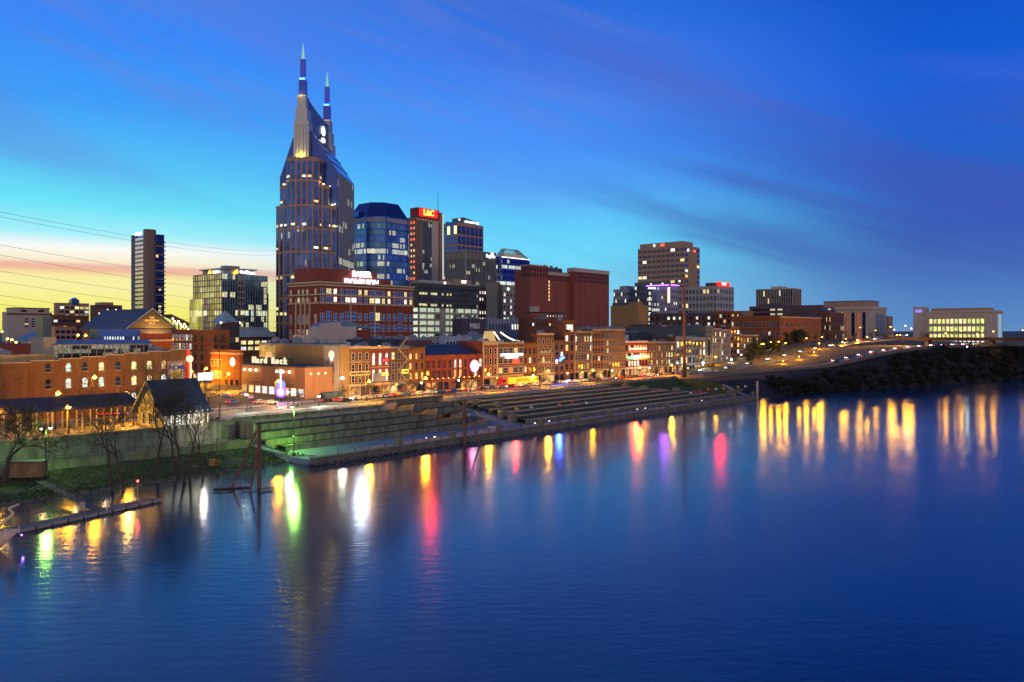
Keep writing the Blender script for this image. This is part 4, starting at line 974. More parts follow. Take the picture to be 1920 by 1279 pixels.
# screen slab between the spires
slab = MB(); slab.v = [(-3,1,z_(150)),(3,1,z_(150)),(3,LN-1,z_(150)),(-3,LN-1,z_(150)),(-3,1,z_(177)),(3,1,z_(177)),(3,LN-1,z_(171)),(-3,LN-1,z_(171))]
slab.f = [(0,3,2,1),(4,5,6,7),(0,1,5,4),(1,2,6,5),(2,3,7,6),(3,0,4,7)]; slab.m = [0]*6
# concave dip built as segments
sg = MB()
for i in range(10):
    y0, y1 = 2+(LN-4)*i/10, 2+(LN-4)*(i+1)/10
    def dip(y): t = (y-2)/(LN-4); return z_(176-7*t-1.5*math.sin(math.pi*t))
    k = len(sg.v); a0, a1 = 4.2*y0/LN, 4.2*y1/LN; sg.v += [(-2.6+a0,y0,z_(145)),(2.6+a0,y0,z_(145)),(2.6+a1,y1,z_(145)),(-2.6+a1,y1,z_(145)),(-2.6+a0,y0,dip(y0)),(2.6+a0,y0,dip(y0)),(2.6+a1,y1,dip(y1)),(-2.6+a1,y1,dip(y1))]
    sg.f += [tuple(k+a for a in f_) for f_ in ((0,3,2,1),(4,5,6,7),(1,2,6,5),(3,0,4,7))]; sg.m += [0]*4
sg.build('screen_wall', mat('screen_blue', (.10,.14,.26), .4, .4, var=.08, scale=.1), R_)
dk = MB().prism([(5*math.cos(math.pi*i/12), 6.5*math.sin(math.pi*i/12)) for i in range(13)], 0, .3).mesh('logo_panel', [metal_dark]); dk.transform(Matrix.Rotation(rad(90), 4, 'X')); dk.transform(Matrix.Rotation(rad(90), 4, 'Z'))
o = place(dk, 'logo_panel', R_, (5.1, 26, z_(154)), -.095)
gl = MB().prism([(3.2*math.cos(math.pi*i/9), 3.2*math.sin(math.pi*i/9)) for i in range(18)], 0, .4).mesh('logo_globe', [glow('logo_white', (.9,.95,1), 1.6)]); gl.transform(Matrix.Rotation(rad(90), 4, 'X')); gl.transform(Matrix.Rotation(rad(90), 4, 'Z')); place(gl, 'logo_globe', o, (.4, 0, 8.3))
me = text_mesh('at&t', 4.0, glow('logo_white', (.9,.95,1), 1.6), .2); me.transform(Matrix.Rotation(rad(90), 4, 'Z')); place(me, 'lettering', o, (.6, 0, 2.6))
# stepped piers under the spires
def pier(y0, y1, top, nm, dx=0):
    q = MB()
    for (hw, zt_, ex) in ((4.6, top-16, 1.2), (3.6, top-8, .8), (2.7, top, .4)): q.box(dx-hw, dx+hw, y0-ex, y1+ex, z_(125), z_(zt_))
    for x in (-3.1, -1.3, .9, 2.7): q.box(dx+x, dx+x+.4, y0-1.7, y0-1.2, z_(128), z_(top-18))
    return q.build(nm, mat('pier_metal', (.36,.35,.36), .4, .5, var=.06), R_)
p1 = pier(-3.0, 4, 177, 'spire_pier'); p2 = pier(LN-6, LN, 172.5, 'spire_pier', 4.2)
def spire(y, z0):
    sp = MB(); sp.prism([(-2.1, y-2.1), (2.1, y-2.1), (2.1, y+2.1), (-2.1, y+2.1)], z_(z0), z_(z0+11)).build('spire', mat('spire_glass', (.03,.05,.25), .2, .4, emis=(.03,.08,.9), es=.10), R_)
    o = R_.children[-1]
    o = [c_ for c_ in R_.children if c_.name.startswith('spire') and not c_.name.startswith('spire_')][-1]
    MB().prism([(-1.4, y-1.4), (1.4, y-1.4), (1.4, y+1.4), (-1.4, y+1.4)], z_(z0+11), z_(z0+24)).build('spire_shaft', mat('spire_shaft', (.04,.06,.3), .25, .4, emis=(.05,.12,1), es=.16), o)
    MB().prism([(-.9, y-.9), (.9, y-.9), (.9, y+.9), (-.9, y+.9)], z_(z0+24), z_(z0+34), top=[(-.15, y-.15), (.15, y-.15), (.15, y+.15), (-.15, y+.15)]).build('spire_tip', glow('spire_tip_glow', (.45,1,.9), .55), o)
    MB().box(-2.4, 2.4, y-2.5, y-2.1, z_(z0)-.2, z_(z0)+1.4).build('spire_light', glow('spire_gold', (1,.6,.12), 2), o)
    MB().box(-1.7, 1.7, y-2.2, y-1.5, z_(z0+11), z_(z0+12.2)).build('spire_light', g_blue, o)
    return o
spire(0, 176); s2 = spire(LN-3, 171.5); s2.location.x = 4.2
# light trough at the foot of the near pier
MB().box(-4.8, 4.8, -5.4, -4.6, z_(136.4), z_(137.4)).build('uplight', glow('pier_gold', (1,.75,.15), 9), R_)
# granite bays
def bay(x0, x1, y0, zt_, ch, ncol, nm='granite_bay'):
    poly = [(x0, 1), (x0, y0+ch), (x0+ch, y0), (x1-ch, y0), (x1, y0+ch), (x1, 1)]
    MB().prism(poly, 0, z_(zt_)).build(nm, stone_rose, R_)
    MB().prism([(x0-.25, 1), (x0-.25, y0+ch-.1), (x0+ch-.1, y0-.25), (x1-ch+.1, y0-.25), (x1+.25, y0+ch-.1), (x1+.25, 1)], z_(zt_)-.6, z_(zt_)+.2).build('bay_cornice', stone_rose, R_)
    segs = [((x0, 1), (x0, y0+ch), 1 if y0 > -9 else 2), ((x0, y0+ch), (x0+ch, y0), 1), ((x0+ch, y0), (x1-ch, y0), ncol), ((x1-ch, y0), (x1, y0+ch), 1), ((x1, y0+ch), (x1, 1), 2)]
    lv = [16, 37, 52, 66, 80, 94, 108, 123, 136]
    for p0, p1_, n_c in segs:
        ln = (Vector(p1_)-Vector(p0)).length; cw = ln/n_c
        for a, c_ in zip(lv, lv[1:]):
            hh = min(c_, zt_-1.5)-a-.2
            if hh < 2: continue
            b.row(p0, p1_, a+.9, n_c, min(cw*.7, 3.6), hh-1.1, 'panel', stone_rose, 0, dark=b_glass, name='window')
            for zz in ((a+.0),):
                if a in (94, 123) or random.random() < .12: b.row(p0, p1_, a+2.2, n_c, min(cw*.66, 3.2), 1.3, 'panel', stone_rose, .6, off=.14, dark=b_glass, lits=[lit_yellow, lit_warm, lit_white], name='window')
        if zt_ < 130 or n_c > 2:
            for zz in (42, 45.2, 48.4, 64): b.row(p0, p1_, zz, n_c, min(cw*.66, 3.2), 1.7, 'panel', stone_rose, .7, dark=b_glass, off=.14, lits=[lit_yellow, lit_yellow, lit_warm], name='lit_window')
b_glass = cells('bay_glass', (.03,.07,.26), .03, (1,.85,.5), 1, 1.2, 3.4, .1)
bay(-7.5, 12.5, -12, 137, 3.2, 4)
bay(-13, 17, -7.5, 121, 3, 6, 'granite_bay')
bay(-16.5, 21, -3.5, 109, 2.5, 7, 'granite_bay')
for (x_, y_, z__) in ((14.6, -6.5, 121.6), (-9.8, -6.5, 121.6), (18.8, -2.6, 109.6), (9, -7.0, 121.6)):
    MB().box(x_-.5, x_+.5, y_-.4, y_+.4, z_(z__), z_(z__)+.5).build('uplight', glow('pier_gold', (1,.75,.15), 9), R_)
b.finish(cap=100)
# ---------------------------------------------------------------- octagonal blue glass tower
u_ = U(660, 560); dd = DEP(u_, 560)
cx0 = K(711)*610; b = Bld('octagonal_tower', 'dark blue glass tower with a chamfered dome-like roof', 'skyscraper', 0, 0, 16, ang=ANG, world=(cx0, 610, 16))
def octo(r, c_=.42): 
    a = r; k = r*c_; return [(-k,-a),(k,-a),(a,-k),(a,k),(k,a),(-k,a),(-a,k),(-a,-k)]
zt = Z(407, 592)-16; rr = 20.5
MB().prism(octo(rr, .5), 0, zt).build('glass_body', glassn, b.root)
for k in range(20):
    z = 4+(zt-8)*k/20; MB().prism(octo(rr+.15, .5), z, z+(zt-8)/20*.72).build('window_band', cells('octo_glass_%d' % (k % 3), [(.04,.12,.26),(.05,.16,.30),(.03,.10,.36)][k % 3], .24, (1,.9,.5), .95, 1.5, (zt-8)/20, .55, zo=-4, mull=.15, metal=.5), b.root)
MB().prism(octo(rr+.3, .5), zt-4, zt-1).build('louvre_band', stone_grey, b.root)
MB().prism(octo(rr, .5), zt, zt+11.5, top=octo(rr*.66, .5)).build('sloped_roof', mat('octo_roof', (.018,.035,.17), .3, .3, var=.1), b.root)
q = MB()
for i in range(8):
    p_ = octo(rr*1.01, .5)[i]; q.tube((p_[0], p_[1], 0), (p_[0], p_[1], zt), .45, n=4)
    p2_ = octo(rr*.66, .5)[i]; q.tube((p_[0], p_[1], zt), (p2_[0], p2_[1], zt+11.6), .25, n=4)
q.build('corner_rib', glassb, b.root)
for s_ in (-1, 1): MB().box(s_*rr-2.5, s_*rr+2.5, -4, 4, zt, zt+4).build('roof_house', glassn, b.root)
MB().box(-rr*.9, -rr*.45, -rr-2, -rr+2, 0, zt*.35).build('lower_bay', cells('octo_bay', (.03,.10,.2), .2, (1,.95,.6), .9, 1.5, 3.3), b.root)
b.finish()
# ---------------------------------------------------------------- tower with red letters
b = blk('insurance_tower', 'brown slab tower with glowing red and orange rooftop letters', 764, 779, 827, 408, 640, mat('tower_brown', (.20,.12,.085), .8, var=.1, streak=True), zb=16)
zt = b.zt-16
MB().box(b.w*.26, b.w*.62, -.15, 0, 6, zt-3).build('glass_panel', cells('lc_glass', (.02,.03,.07), .12, (.9,1,.8), 1.1, 1.25, 3.6), b.root)
q = MB()
for i in range(10): x = lerp(b.w*.26, b.w*.62, i/9); q.box(x-.12, x+.12, -.45, 0, 4, zt-2.5)
q.build('fin', metal_fin, b.root)
b.box('limestone_pier', b.w*.62, b.w*.88, -.5, 0, 16, b.zt-2, stone_pale); b.box('limestone_pier', b.w*.93, b.w+.6, -1.8, 3, 16, b.zt+9, stone_rose)
MB().box(b.w+.6, b.w+1.3, -1.8, -.9, 3, zt+8).build('light_strip', glow('strip_cream', (1,.85,.5), 1.2), b.root)
b.box('sign_house', b.w*.08, b.w*.92, 0, 12, b.zt+.8, b.zt+11.5, mat('sign_house_red', (.16,.02,.02), .7))
MB().box(b.w*.14, b.w*.86, -.3, 0, zt+2.4, zt+11).build('sign', mat('sign_red_lit', (.5,.02,.01), .6, emis=(1,.01,.006), es=1.6), b.root)
me = text_mesh('L&C', 8.6, glow('letter_amber', (1,.5,.06), 4), .3); place(me, 'sign_letters', b.root, (b.w*.5, -.6, zt+6.8))
b.grid((0, b.d), (0, 0), 20, b.zt-2, 3, 22, .5, .4, litp=.8, lits=[glow('red_slot', (1,.12,.03), 1.6), lit_warm], frame=brick_red)
b.row((0, 0), (b.w, 0), b.zt-1.4, 12, .8, .5, 'panel', stone, 1, lits=[lit_warm])
MB().tube((b.w*.95, 3, zt+9), (b.w*.95, 3, zt+34), .4, .12, 6).tube((b.w*.3, 5, zt+11), (b.w*.3, 5, zt+16), .12).tube((b.w*.45, 5, zt+11), (b.w*.45, 5, zt+15), .1).build('antenna', metal_dark, b.root); b.finish()
# red-lit building peeking between
b = blk('office_tower', 'sliver of a tower with red-lit top floors between the octagon and the brown slab', 745, 752, 772, 412, 700, mat('tower_dark', (.05,.05,.07), .6), zb=18)
b.grid((0, 0), (b.w, 0), b.zt-18, b.zt-1, 5, 4, .6, .6, litp=.8, lits=[lit_white, g_red]); b.finish()
# ---------------------------------------------------------------- granite tower with gables
b = blk('granite_tower', 'rose granite office tower with gabled crown and white sign', 832, 857, 905, 418, 700, stone_rose, zb=18)
zt = b.zt-18
b.grid((0, 0), (b.w, 0), 40, b.zt-2, 6, 10, .82, .82, litp=lambda r: .9 if r in (5, 4) else .12, lits=[lit_yellow, lit_white], dark=b_glass)
b.grid((0, b.d), (0, 0), 40, b.zt-2, 4, 10, .8, .82, litp=lambda r: .8 if r == 4 else .1, lits=[lit_yellow], dark=glassb)
q = MB()
for i in range(4): x = b.w*i/3; q.box(x-.5, x+.5, -.7, 0, 20, zt)
for z in (62, 78, 93): q.box(0, b.w, -.5, 0, z, z+1.4)
q.build('pier', stone_rose, b.root)
MB().ext([(.5, 0), (b.w*.28, 5), (b.w*.28, 8.5), (b.w*.82, 5.2), (b.w*.82, 0)], 2, b.d-2, 'y').build('crown', mat('crown_teal', (.06,.09,.11), .5), b.root, (0, 0, zt))
for y in (b.d*.25, b.d*.7):
    q = MB().prism([(5*math.cos(math.pi*i/10), 5*math.sin(math.pi*i/10)) for i in range(11)], 0, .5).mesh('arched_window', [glassb]); q.transform(Matrix.Rotation(rad(90), 4, 'X')); place(q, 'arched_window', b.root, (-.2, y, zt-2), rad(-90))
b.sign('FIFTH THIRD BANK', b.w*.6, 1.6, b.zt+3.2, 0, 2.9, g_white, name='rooftop_sign'); MB().ball((4, 0, zt+4.5), 1).build('roof_lamp', [g_white], b.root); b.finish()
# ---------------------------------------------------------------- finned tower
b = blk('finned_tower', 'grey office tower of close vertical fins with lit rows low down', 835, 873, 929, 470, 560, glassd, zb=16)
zt = b.zt-16
fgm = cells('fin_glass', (.02,.035,.05), .10, (1,.9,.4), 1.3, 1.5, 3.5, .55)
MB().box(0, b.w, -.1, 0, 4, zt-8).build('window_wall', fgm, b.root); MB().box(-.1, 0, 0, b.d, 4, zt-8).build('window_wall', fgm, b.root)
MB().box(-.15, b.w*.55, -.12, b.d, zt-8, zt-.5).build('louvre_band', mat('ochre_band', (.22,.14,.06), .8), b.root)
q = MB(); n = 22
for i in range(n+1): x = b.w*i/n; q.box(x-.2, x+.2, -.9, 0, 3, zt+.3)
for i in range(17): y = b.d*i/16; q.box(-.9, 0, y-.2, y+.2, 3, zt+.3)
q.box(-1, b.w+.2, -1, b.d, zt+.3, zt+.9)
q.build('fin', metal_fin, b.root)
b.sign('Regions', b.w*.8, -1, b.zt-3.2, 0, 4.2, g_white, name='sign'); b.sign('Bank', b.w*.86, -1, b.zt-.3, 0, 1.9, g_white, name='sign')
b.finish()
# ---------------------------------------------------------------- banded blue tower with lattice crown
b = blk('banded_tower', 'dark blue banded office tower with a lit lattice crown', 928, 941, 993, 482, 660, glassn, zb=18)
zt = b.zt-18; NF = 15
for k in range(NF):
    z = 4+(zt-4)*k/NF; MB().box(-.2, b.w+.1, -.2, b.d, z, z+(zt-4)/NF*.6).build('window_band', cells('band_glass_%d' % (k % 3 == 1), (.02,.03,.18), .45 if k % 3 == 1 else .12, (.9,.95,.7), 1.3, 1.4, (zt-4)/NF, .4, zo=-4), b.root)
    MB().box(-.35, b.w+.2, -.35, b.d, z+(zt-4)/NF*.62, z+(zt-4)/NF*.7).build('band', glassb, b.root)
q = MB(); W_, D_ = b.w, b.d
base = [(0,0),(W_,0),(W_,D_),(0,D_)]; tp = [(W_*.18,D_*.2),(W_*.62,D_*.2),(W_*.62,D_*.8),(W_*.18,D_*.8)]
hh = Z(465, DEP(b.u, b.v))-18-zt
for i in range(4):
    j = (i+1) % 4
    q.tube((*base[i], zt), (*tp[i], zt+hh), .3, n=4); q.tube((*tp[i], zt+hh), (*tp[j], zt+hh), .3, n=4)
    for k in range(9):
        t0, t1 = k/9, (k+1)/9
        A = lambda t, e: (lerp(lerp(base[i][0], base[j][0], t), lerp(tp[i][0], tp[j][0], t), e), lerp(lerp(base[i][1], base[j][1], t), lerp(tp[i][1], tp[j][1], t), e), zt+hh*e)
        q.tube(A(t0, 0), A(t1, .5), .16, n=4); q.tube(A(t1, 0), A(t0, .5), .16, n=4); q.tube(A(t0, .5), A(t1, 1), .16, n=4); q.tube(A(t1, .5), A(t0, 1), .16, n=4); q.tube(A(t0,.5), A(t1,.5), .16, n=4)
q.build('lattice_crown', metal_fin, b.root)
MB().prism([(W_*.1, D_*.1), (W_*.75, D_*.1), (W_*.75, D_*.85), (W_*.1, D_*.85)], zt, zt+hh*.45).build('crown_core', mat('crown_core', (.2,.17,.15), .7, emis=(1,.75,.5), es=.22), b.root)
MB().box(-.3, W_+.2, -.45, 0, zt-.2, zt+.6).build('crown_light', glow('crown_line', (1,.85,.65), 3), b.root)
b.finish()
# small buildings between
b = blk('blank_slab', 'plain beige windowless slab between the finned and stone towers', 911, 932, 938, 530, 520, mat('beige_slab', (.24,.20,.145), .85, var=.1), zb=14); b.row((0, b.d), (0, 0), 60, 1, 1, 1, 'panel', stone, 0); b.box('side_recess', b.w-1.5, b.w+.1, -.2, 0, 14, b.zt-1, brick_dark); b.finish()
b = blk('stone_building', 'small grey stone tower with a green diamond lamp on its front', 937, 943, 967, 536, 560, stone, zb=14)
b.grid((0, 0), (b.w, 0), 16, b.zt-6, 4, 9, .5, .5, style='sash', frame=stone, litp=.3, lits=[lit_white, lit_cool]); q = MB().ext([(-2,0),(0,1.6),(2,0),(0,-1.6)], -.3, 0, 'y'); q.build('diamond_lamp', glow('green_diamond', (.5,1,.7), 4), b.root, (b.w*.4, -.2, b.zt-14-3)); b.finish()
b = blk('dark_tower', 'black narrow building with a grid of round white lit windows', 896, 898, 912, 540, 500, brick_dark, zb=14, maxd=15)
b.grid((0, 0), (b.w, 0), 16, b.zt-1, 3, 9, .4, .45, style='archplain', frame=metal_dark, litp=.75, lits=[lit_white]); b.finish()
# ---------------------------------------------------------------- garage with offices above
b = blk('garage_building', 'dark banded offices over a brightly lit open parking garage', 776, 785, 896, 529, 420, stone, zb=10)
zt = b.zt-10; zo_ = Z(577, DEP(b.u, b.v))-10
MB().box(-.1, b.w+.1, -.1, b.d, zo_, zt-.5).build('office_floors', mat('office_black', (.02,.022,.03), .3, .2), b.root)
for k in range(4):
    z = zo_+1+(zt-zo_-2)*k/4; MB().box(.5, b.w-.5, -.35, -.1, z+.4, z+2.0).build('window_band', cells('cmt_band_%d' % (k % 2), (.03,.035,.05), .3 if k % 2 == 0 else .04, (1,.85,.35), 1.4, 1.6, 50, .0, mull=.2), b.root)
    MB().box(.0, b.w, -.5, -.1, z+2.3, z+2.9).build('spandrel', mat('spandrel_dark', (.07,.06,.06), .6), b.root)
nl = 8
for k in range(nl):
    z = 2+(zo_-2)*k/nl; hh = (zo_-2)/nl
    MB().box(1, b.w-1, -.02, .02, z+hh*.38, z+hh).build('garage_bay', cells('garage_light_%d' % (k % 3), (.08,.09,.07), .5+.12*(k % 3), (.85,1,.7), 1.1, 3.1, 60, .2, rough=.6, metal=0), b.root)
    MB().box(-.25, b.w+.1, -.9, -.1, z, z+hh*.36).build('garage_parapet', mat('garage_concrete', (.34,.31,.22), .85), b.root)
    MB().box(-.1, 0, 1, b.d-1, z+hh*.4, z+hh).build('garage_bay', cells('garage_side', (.1,.1,.08), .9, (1,.95,.7), 1.6, 2.5, 60, .1, rough=.6, metal=0), b.root)
q = MB()
for i in range(9): x = b.w*i/8; q.box(x-.35, x+.35, -.7, 0, 0, zo_)
q.box(b.w*.33, b.w*.42, -1.2, 0, 0, zo_)
q.build('pier', mat('garage_concrete', (.34,.31,.22), .85), b.root)
b.box('penthouse', b.w*.66, b.w*.98, 6, 20, b.zt+.2, b.zt+4.6, stone_rose); b.box('roof_house', b.w*.1, b.w*.6, 5, 14, b.zt+.2, b.zt+2.2, roof_pale)
b.sign('CMT', b.w*.84, 5.9, b.zt+2.6, 0, 2.6, glow('cream_sign', (1,.95,.7), 5), back=metal_dark, name='sign'); MB().ball((b.w*.42, -.3, zt+.6), .8).build('roof_lamp', [g_white], b.root); b.finish()
# ---------------------------------------------------------------- red brick hotel
b = blk('brick_hotel', 'large red brick building with blue windows and pale stone bands', 540, 598, 775, 531, 350, brick_red, zb=9)
zt = b.zt; 
q = MB()
for z in (zt-1.1, zt-6.2, zt-10.6): q.box(-.35, b.w+.1, -.35, .0, z-9, z-9+.7); q.box(-.35, 0, 0, b.d, z-9, z-9+.7)
q.box(-.9, b.w+.3, -.9, 0, zt-9+.2, zt-9+1.0); q.box(-.9, 0, 0, b.d, zt-9+.2, zt-9+1.0)
q.build('stone_band', cream, b.root)
lv = [14, 19.5, 25, 30.5, 36]
cols = 16; cw = b.w/cols
for j, z in enumerate([12.5, 19, 25.5, 32]+[38.0]):
    for i in range(cols):
        wide = i in (1, 4, 5, 8, 9, 13)
        b.win((i+.5)*cw, 0, z, 0, cw*(.8 if wide else .55), 4.6 if wide else 3.8, 'grid4', white_trim, random.choice([glassb]*9+[lit_yellow]))
for z in (zt-5.3, zt-9.6):
    for i in range(cols):
        b.win((i+.5)*cw, 0, z, 0, cw*(.8 if i in (1,4,5,8,9,13) else .5), 2.8, 'grid4', white_trim, random.choice([glassb]*5+[lit_yellow, lit_white]))
for z in (13, 21, 28, 36, zt-9.6, zt-5.3):
    for y in (b.d*.1, b.d*.9, b.d*.36, b.d*.5, b.d*.64): b.win(0, y, z, rad(-90), 1.6, 5 if z < 37 else 2.4, 'grid4', white_trim, mat('sunset_glass', (.45,.36,.30), .1, .85) if random.random() < .8 else lit_yellow)  # left panes warm and pale, sunset reflection put into their colour
q = MB()
for x in (4.95, 9.0): q.box(cw*x-.25, cw*x+.25, -.5, 0, 0, zt-9-6)
for y in (b.d*.28, b.d*.43, b.d*.57, b.d*.72): q.box(-.6, 0, y-.35, y+.35, 0, zt-9-8)
q.build('stone_pier', cream, b.root)
rooftop(b, 2, b.w, 3, b.d, zt, 4, 3)
# red penthouse with the white sign
pz0, pz1 = zt-9, Z(503, DEP(U(600, 358), 358))-9
MB().box(1, U(705, 358)-b.u, 8, 24, pz0, pz1).build('penthouse', brick_deep, b.root); MB().box(U(705,358)-b.u+.02, U(735,358)-b.u, 9, 24, pz0, pz1-4).build('penthouse', brick_deep, b.root)
xs_ = U(677, 358)-b.u; 
b.sign('BAKER\nDONELSON', xs_, 7.5, 9+pz1-4.2, 0, 4.4, glow('white_letter_bright', (.85,.88,1), 7), name='rooftop_sign')
b.finish(cap=110)
# ---------------------------------------------------------------- cream stepped-parapet building and mid roofs
b = blk('cream_building', 'cream building with a stepped parapet behind the tan corner building', 566, 570, 665, 628, 285, mat('cream_wall', (.48,.40,.33), .85, var=.12, streak=True), zb=8, par=False, maxd=30)
z0 = b.zt-8; q = MB()
X_ = lambda px: U(px, 285)-b.u
ZY = lambda py, px: Z(py, DEP(U(px, 285), 285))-8
q.ext([(X_(572), 0), (X_(667), 0), (X_(667), ZY(632, 667)), (X_(667), ZY(612, 667)), (X_(638), ZY(612, 638)), (X_(638), ZY(604, 638)), (X_(602), ZY(606, 602)), (X_(602), ZY(612, 602)), (X_(588), ZY(612, 588)), (X_(580), ZY(622, 580)), (X_(580), ZY(632, 580)), (X_(572), ZY(632, 572))], -.5, 1, 'y')
q.build('stepped_parapet', mat('cream_wall', (.48,.40,.33), .85), b.root)
MB().box(X_(640), X_(705), 4, 22, 0, ZY(618, 690)).build('rear_house', brick_red, b.root); MB().ext([(X_(638), ZY(612, 690)), (X_(708), ZY(616, 690)), (X_(660), ZY(606, 690)+1)], 3, 23, 'y').build('gabled_roof', roof_blue, b.root)
b.row((X_(672), 4), (X_(690), 4), 26.5, 4, 1.2, 1.8, 'sash', cream, 1, lits=[lit_yellow]); rooftop(b, 0, b.w, 2, 12, b.zt, 6, 21); b.finish()
MID = [
 (668, 671, 760, 640, 268, roof_dark, 'dark flat roof crowded with vents behind the white-lit brick building'),
 (762, 766, 832, 636, 290, stone_grey, 'grey roof with ribbed tanks behind the ochre building'),
 (832, 836, 884, 634, 285, roof_pale, 'pale blue flat-roofed block with round vents behind the long red building'),
 (884, 888, 917, 630, 292, roof_blue, 'blue-grey low block left of the string-lit roof'),
 (862, 866, 912, 600, 330, mat('dark_violet_wall', (.07,.055,.075), .8), 'dark block with large pale letters on its wall'),
 (912, 916, 985, 600, 345, mat('blue_grey_wall', (.22,.24,.28), .8), 'grey-blue block with a row of tall slots and violet lights'),
 (985, 990, 1040, 600, 320, brick_brown, 'plain brown block left of the slim tower'),
 (1100, 1104, 1172, 616, 290, roof_blue, 'blue-grey roofs behind the three equal five-storey buildings'),
 (1172, 1176, 1268, 626, 275, roof_dark, 'low dark roofs behind the neon building'),
 (1180, 1230, 1285, 610, 300, brick_dark, 'dark brown low block in front of the pilastered building'),
 (1272, 1280, 1335, 612, 262, mat('wall_dark_grey', (.09,.10,.10), .9), 'dark grey wall with small arches above the mast buildings'),
]
for i, (a, c_, e, yt, v, m_, lb) in enumerate(MID):
    b = blk('low_building', lb, a, c_, e, yt, v, m_, zb=8, maxd=34)
    rooftop(b, 0, b.w, 2, b.d, b.zt, 5, 30+i)
    if i == 4: b.sign('M&S', b.w*.5, 0, b.zt-3.6, 0, 4.6, white_trim, name='painted_lettering', ext=.1)
    elif i == 5:
        b.row((0, 0), (b.w*.55, 0), b.zt-6, 7, .9, 3.8, 'panel', stone, 0); b.row((b.w*.6, 0), (b.w*.98, 0), b.zt-6, 5, 1.3, 3.4, 'panel', stone, .9, lits=[g_purple, lit_white])
    elif i == 10: b.row((0, 0), (b.w, 0), b.zt-3.4, 6, 1.1, 1.8, 'arch', stone_grey, 0); b.row((0, 0), (b.w, 0), b.zt-8, 6, 1.1, 1.8, 'arch', stone_grey, 0)
    else: b.row((0, 0), (b.w, 0), b.zt-3.5, 8, 1.3, 1.6, 'panel', stone, .25)
    b.finish()
# pergola rooftop, water tank block
b = blk('rooftop_pavilion', 'dark rooftop pergola with a pale chimney block and small lights', 1004, 1007, 1060, 598, 345, brick_dark, zb=8, maxd=24)
zt = b.zt-8; MB().box(-1, b.w+1, -1, 10, zt+4.2, zt+4.8).build('pergola_roof', metal_dark, b.root); q = MB()
for i in range(12): x = b.w*i/11; q.box(x-.15, x+.15, -.8, -.5, zt+.8, zt+4.2)
q.build('pergola_post', stone_grey, b.root); MB().box(.5, 5, 2, 7, zt+4.8, zt+8.5).build('chimney_block', stone_pale, b.root)
for i in range(6): MB().ball((b.w*(.4+i*.1), 1, zt+2.2), .3).build('pergola_lamp', [g_soft], b.root)
b.finish()
# string-lit curved roof
t = thing('string_lit_canopy', 'swooping roof edged with white light tubes above the row', 'canopy', L(U(916, 262), 262, 22), ANG)
x1 = U(980, 262)-U(916, 262); zz = lambda py, px: Z(py, DEP(U(px, 262), 262))-22
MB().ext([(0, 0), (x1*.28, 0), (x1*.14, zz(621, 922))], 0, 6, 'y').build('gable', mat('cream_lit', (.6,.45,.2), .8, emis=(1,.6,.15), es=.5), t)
q = MB(); pts = [(x1*(.33+.67*i/10), zz(623+18*(1-(1-i/10)**2), 940)) for i in range(11)]
for a, c_ in zip(pts, pts[1:]): q.tube((a[0], -.3, a[1]), (c_[0], -.3, c_[1]), .28)
q.tube((x1*.14, -.3, zz(622, 922)), (x1*.3, -.3, zz(638, 930)), .28); q.build('light_tube', glow('tube_white', (1,.88,.7), 3.2), t)
q = MB(); 
for a, c_ in zip(pts, pts[1:]): q.ext([(a[0], -2), (c_[0], -2), (c_[0], c_[1]-.2), (a[0], a[1]-.2)], 0, 8, 'y')
q.build('canopy_roof', roof_dark, t)
# ---------------------------------------------------------------- wine red telephone building
b = blk('windowless_block', 'huge windowless wine-red brick block, left half with a raised corner', 965, 994, 1075, 507, 430, brick_tel, zb=10)
zt = b.zt-10
def slots(b, p0, p1, z0, z1, n, rows_, m_=brick_dark):
    b.grid(p0, p1, z0, z1, n, rows_, .55, .8, style='panel', litp=0, dark=mat('slot_violet', (.05,.02,.03), .8), frame=brick_dark, name='slot')
b.box('corner_tower', -1.2, b.w*.38, -1.2, b.d*.55, 10, b.zt+4.2, brick_tel); b.box('coping', -1.4, b.w*.38+.2, -1.4, b.d*.55+.2, b.zt+4.2, b.zt+5, stone_pale); b.box('coping', b.w*.38+.2, b.w+.1, -.3, b.d, b.zt-2.2, b.zt+.1, stone_pale)
slots(b, (-1.2, b.d*.5), (-1.2, -1.2), b.zt-6, b.zt+3.5, 6, 2); slots(b, (-1.2, -1.2), (b.w*.38, -1.2), b.zt-6, b.zt+3.5, 6, 2); slots(b, (b.w*.4, 0), (b.w, 0), b.zt-8, b.zt-2.6, 14, 1)
q = MB()
for i in range(5): x = b.w*(.45+.13*i); q.box(x-.1, x+.1, -.12, 0, 0, zt-9)
q.build('joint', brick_dark, b.root)
q = MB(); q.box(-1.6, -1.25, 3, 3.8, zt-26, zt-7)
for i in range(6): q.ext([(2.2, 0), (4.6, 1.6), (2.2, 2.2)], 0, .4, 'y')
o = MB(); 
for i in range(6): o.box(b.w*.40, b.w*.40+1.3, -.9, -.3, zt-25+i*3.1, zt-25+i*3.1+2.1)
o.build('sign', glow('amber_dim', (1,.55,.2), 1.0), b.root)
b.box('roof_house', b.w*.3, b.w*.9, 8, 20, b.zt, b.zt+5, mat('roof_plant', (.07,.08,.10), .7)); rooftop(b, b.w*.3, b.w*.9, 6, 20, b.zt+5, 4, 9); b.finish()
b = blk('windowless_block', 'huge windowless wine-red brick slab with a slotted top, right half', 1073, 1077, 1142, 504, 424, brick_tel, zb=10)
b.box('coping', -.3, b.w+.3, -.3, b.d, b.zt-2.4, b.zt+1, stone_pale); slots(b, (0, 0), (b.w, 0), b.zt-12, b.zt-2, 17, 3); q = MB()
for i in range(1, 7): x = b.w*i/7; q.box(x-.1, x+.1, -.12, 0, 0, b.zt-10-13)
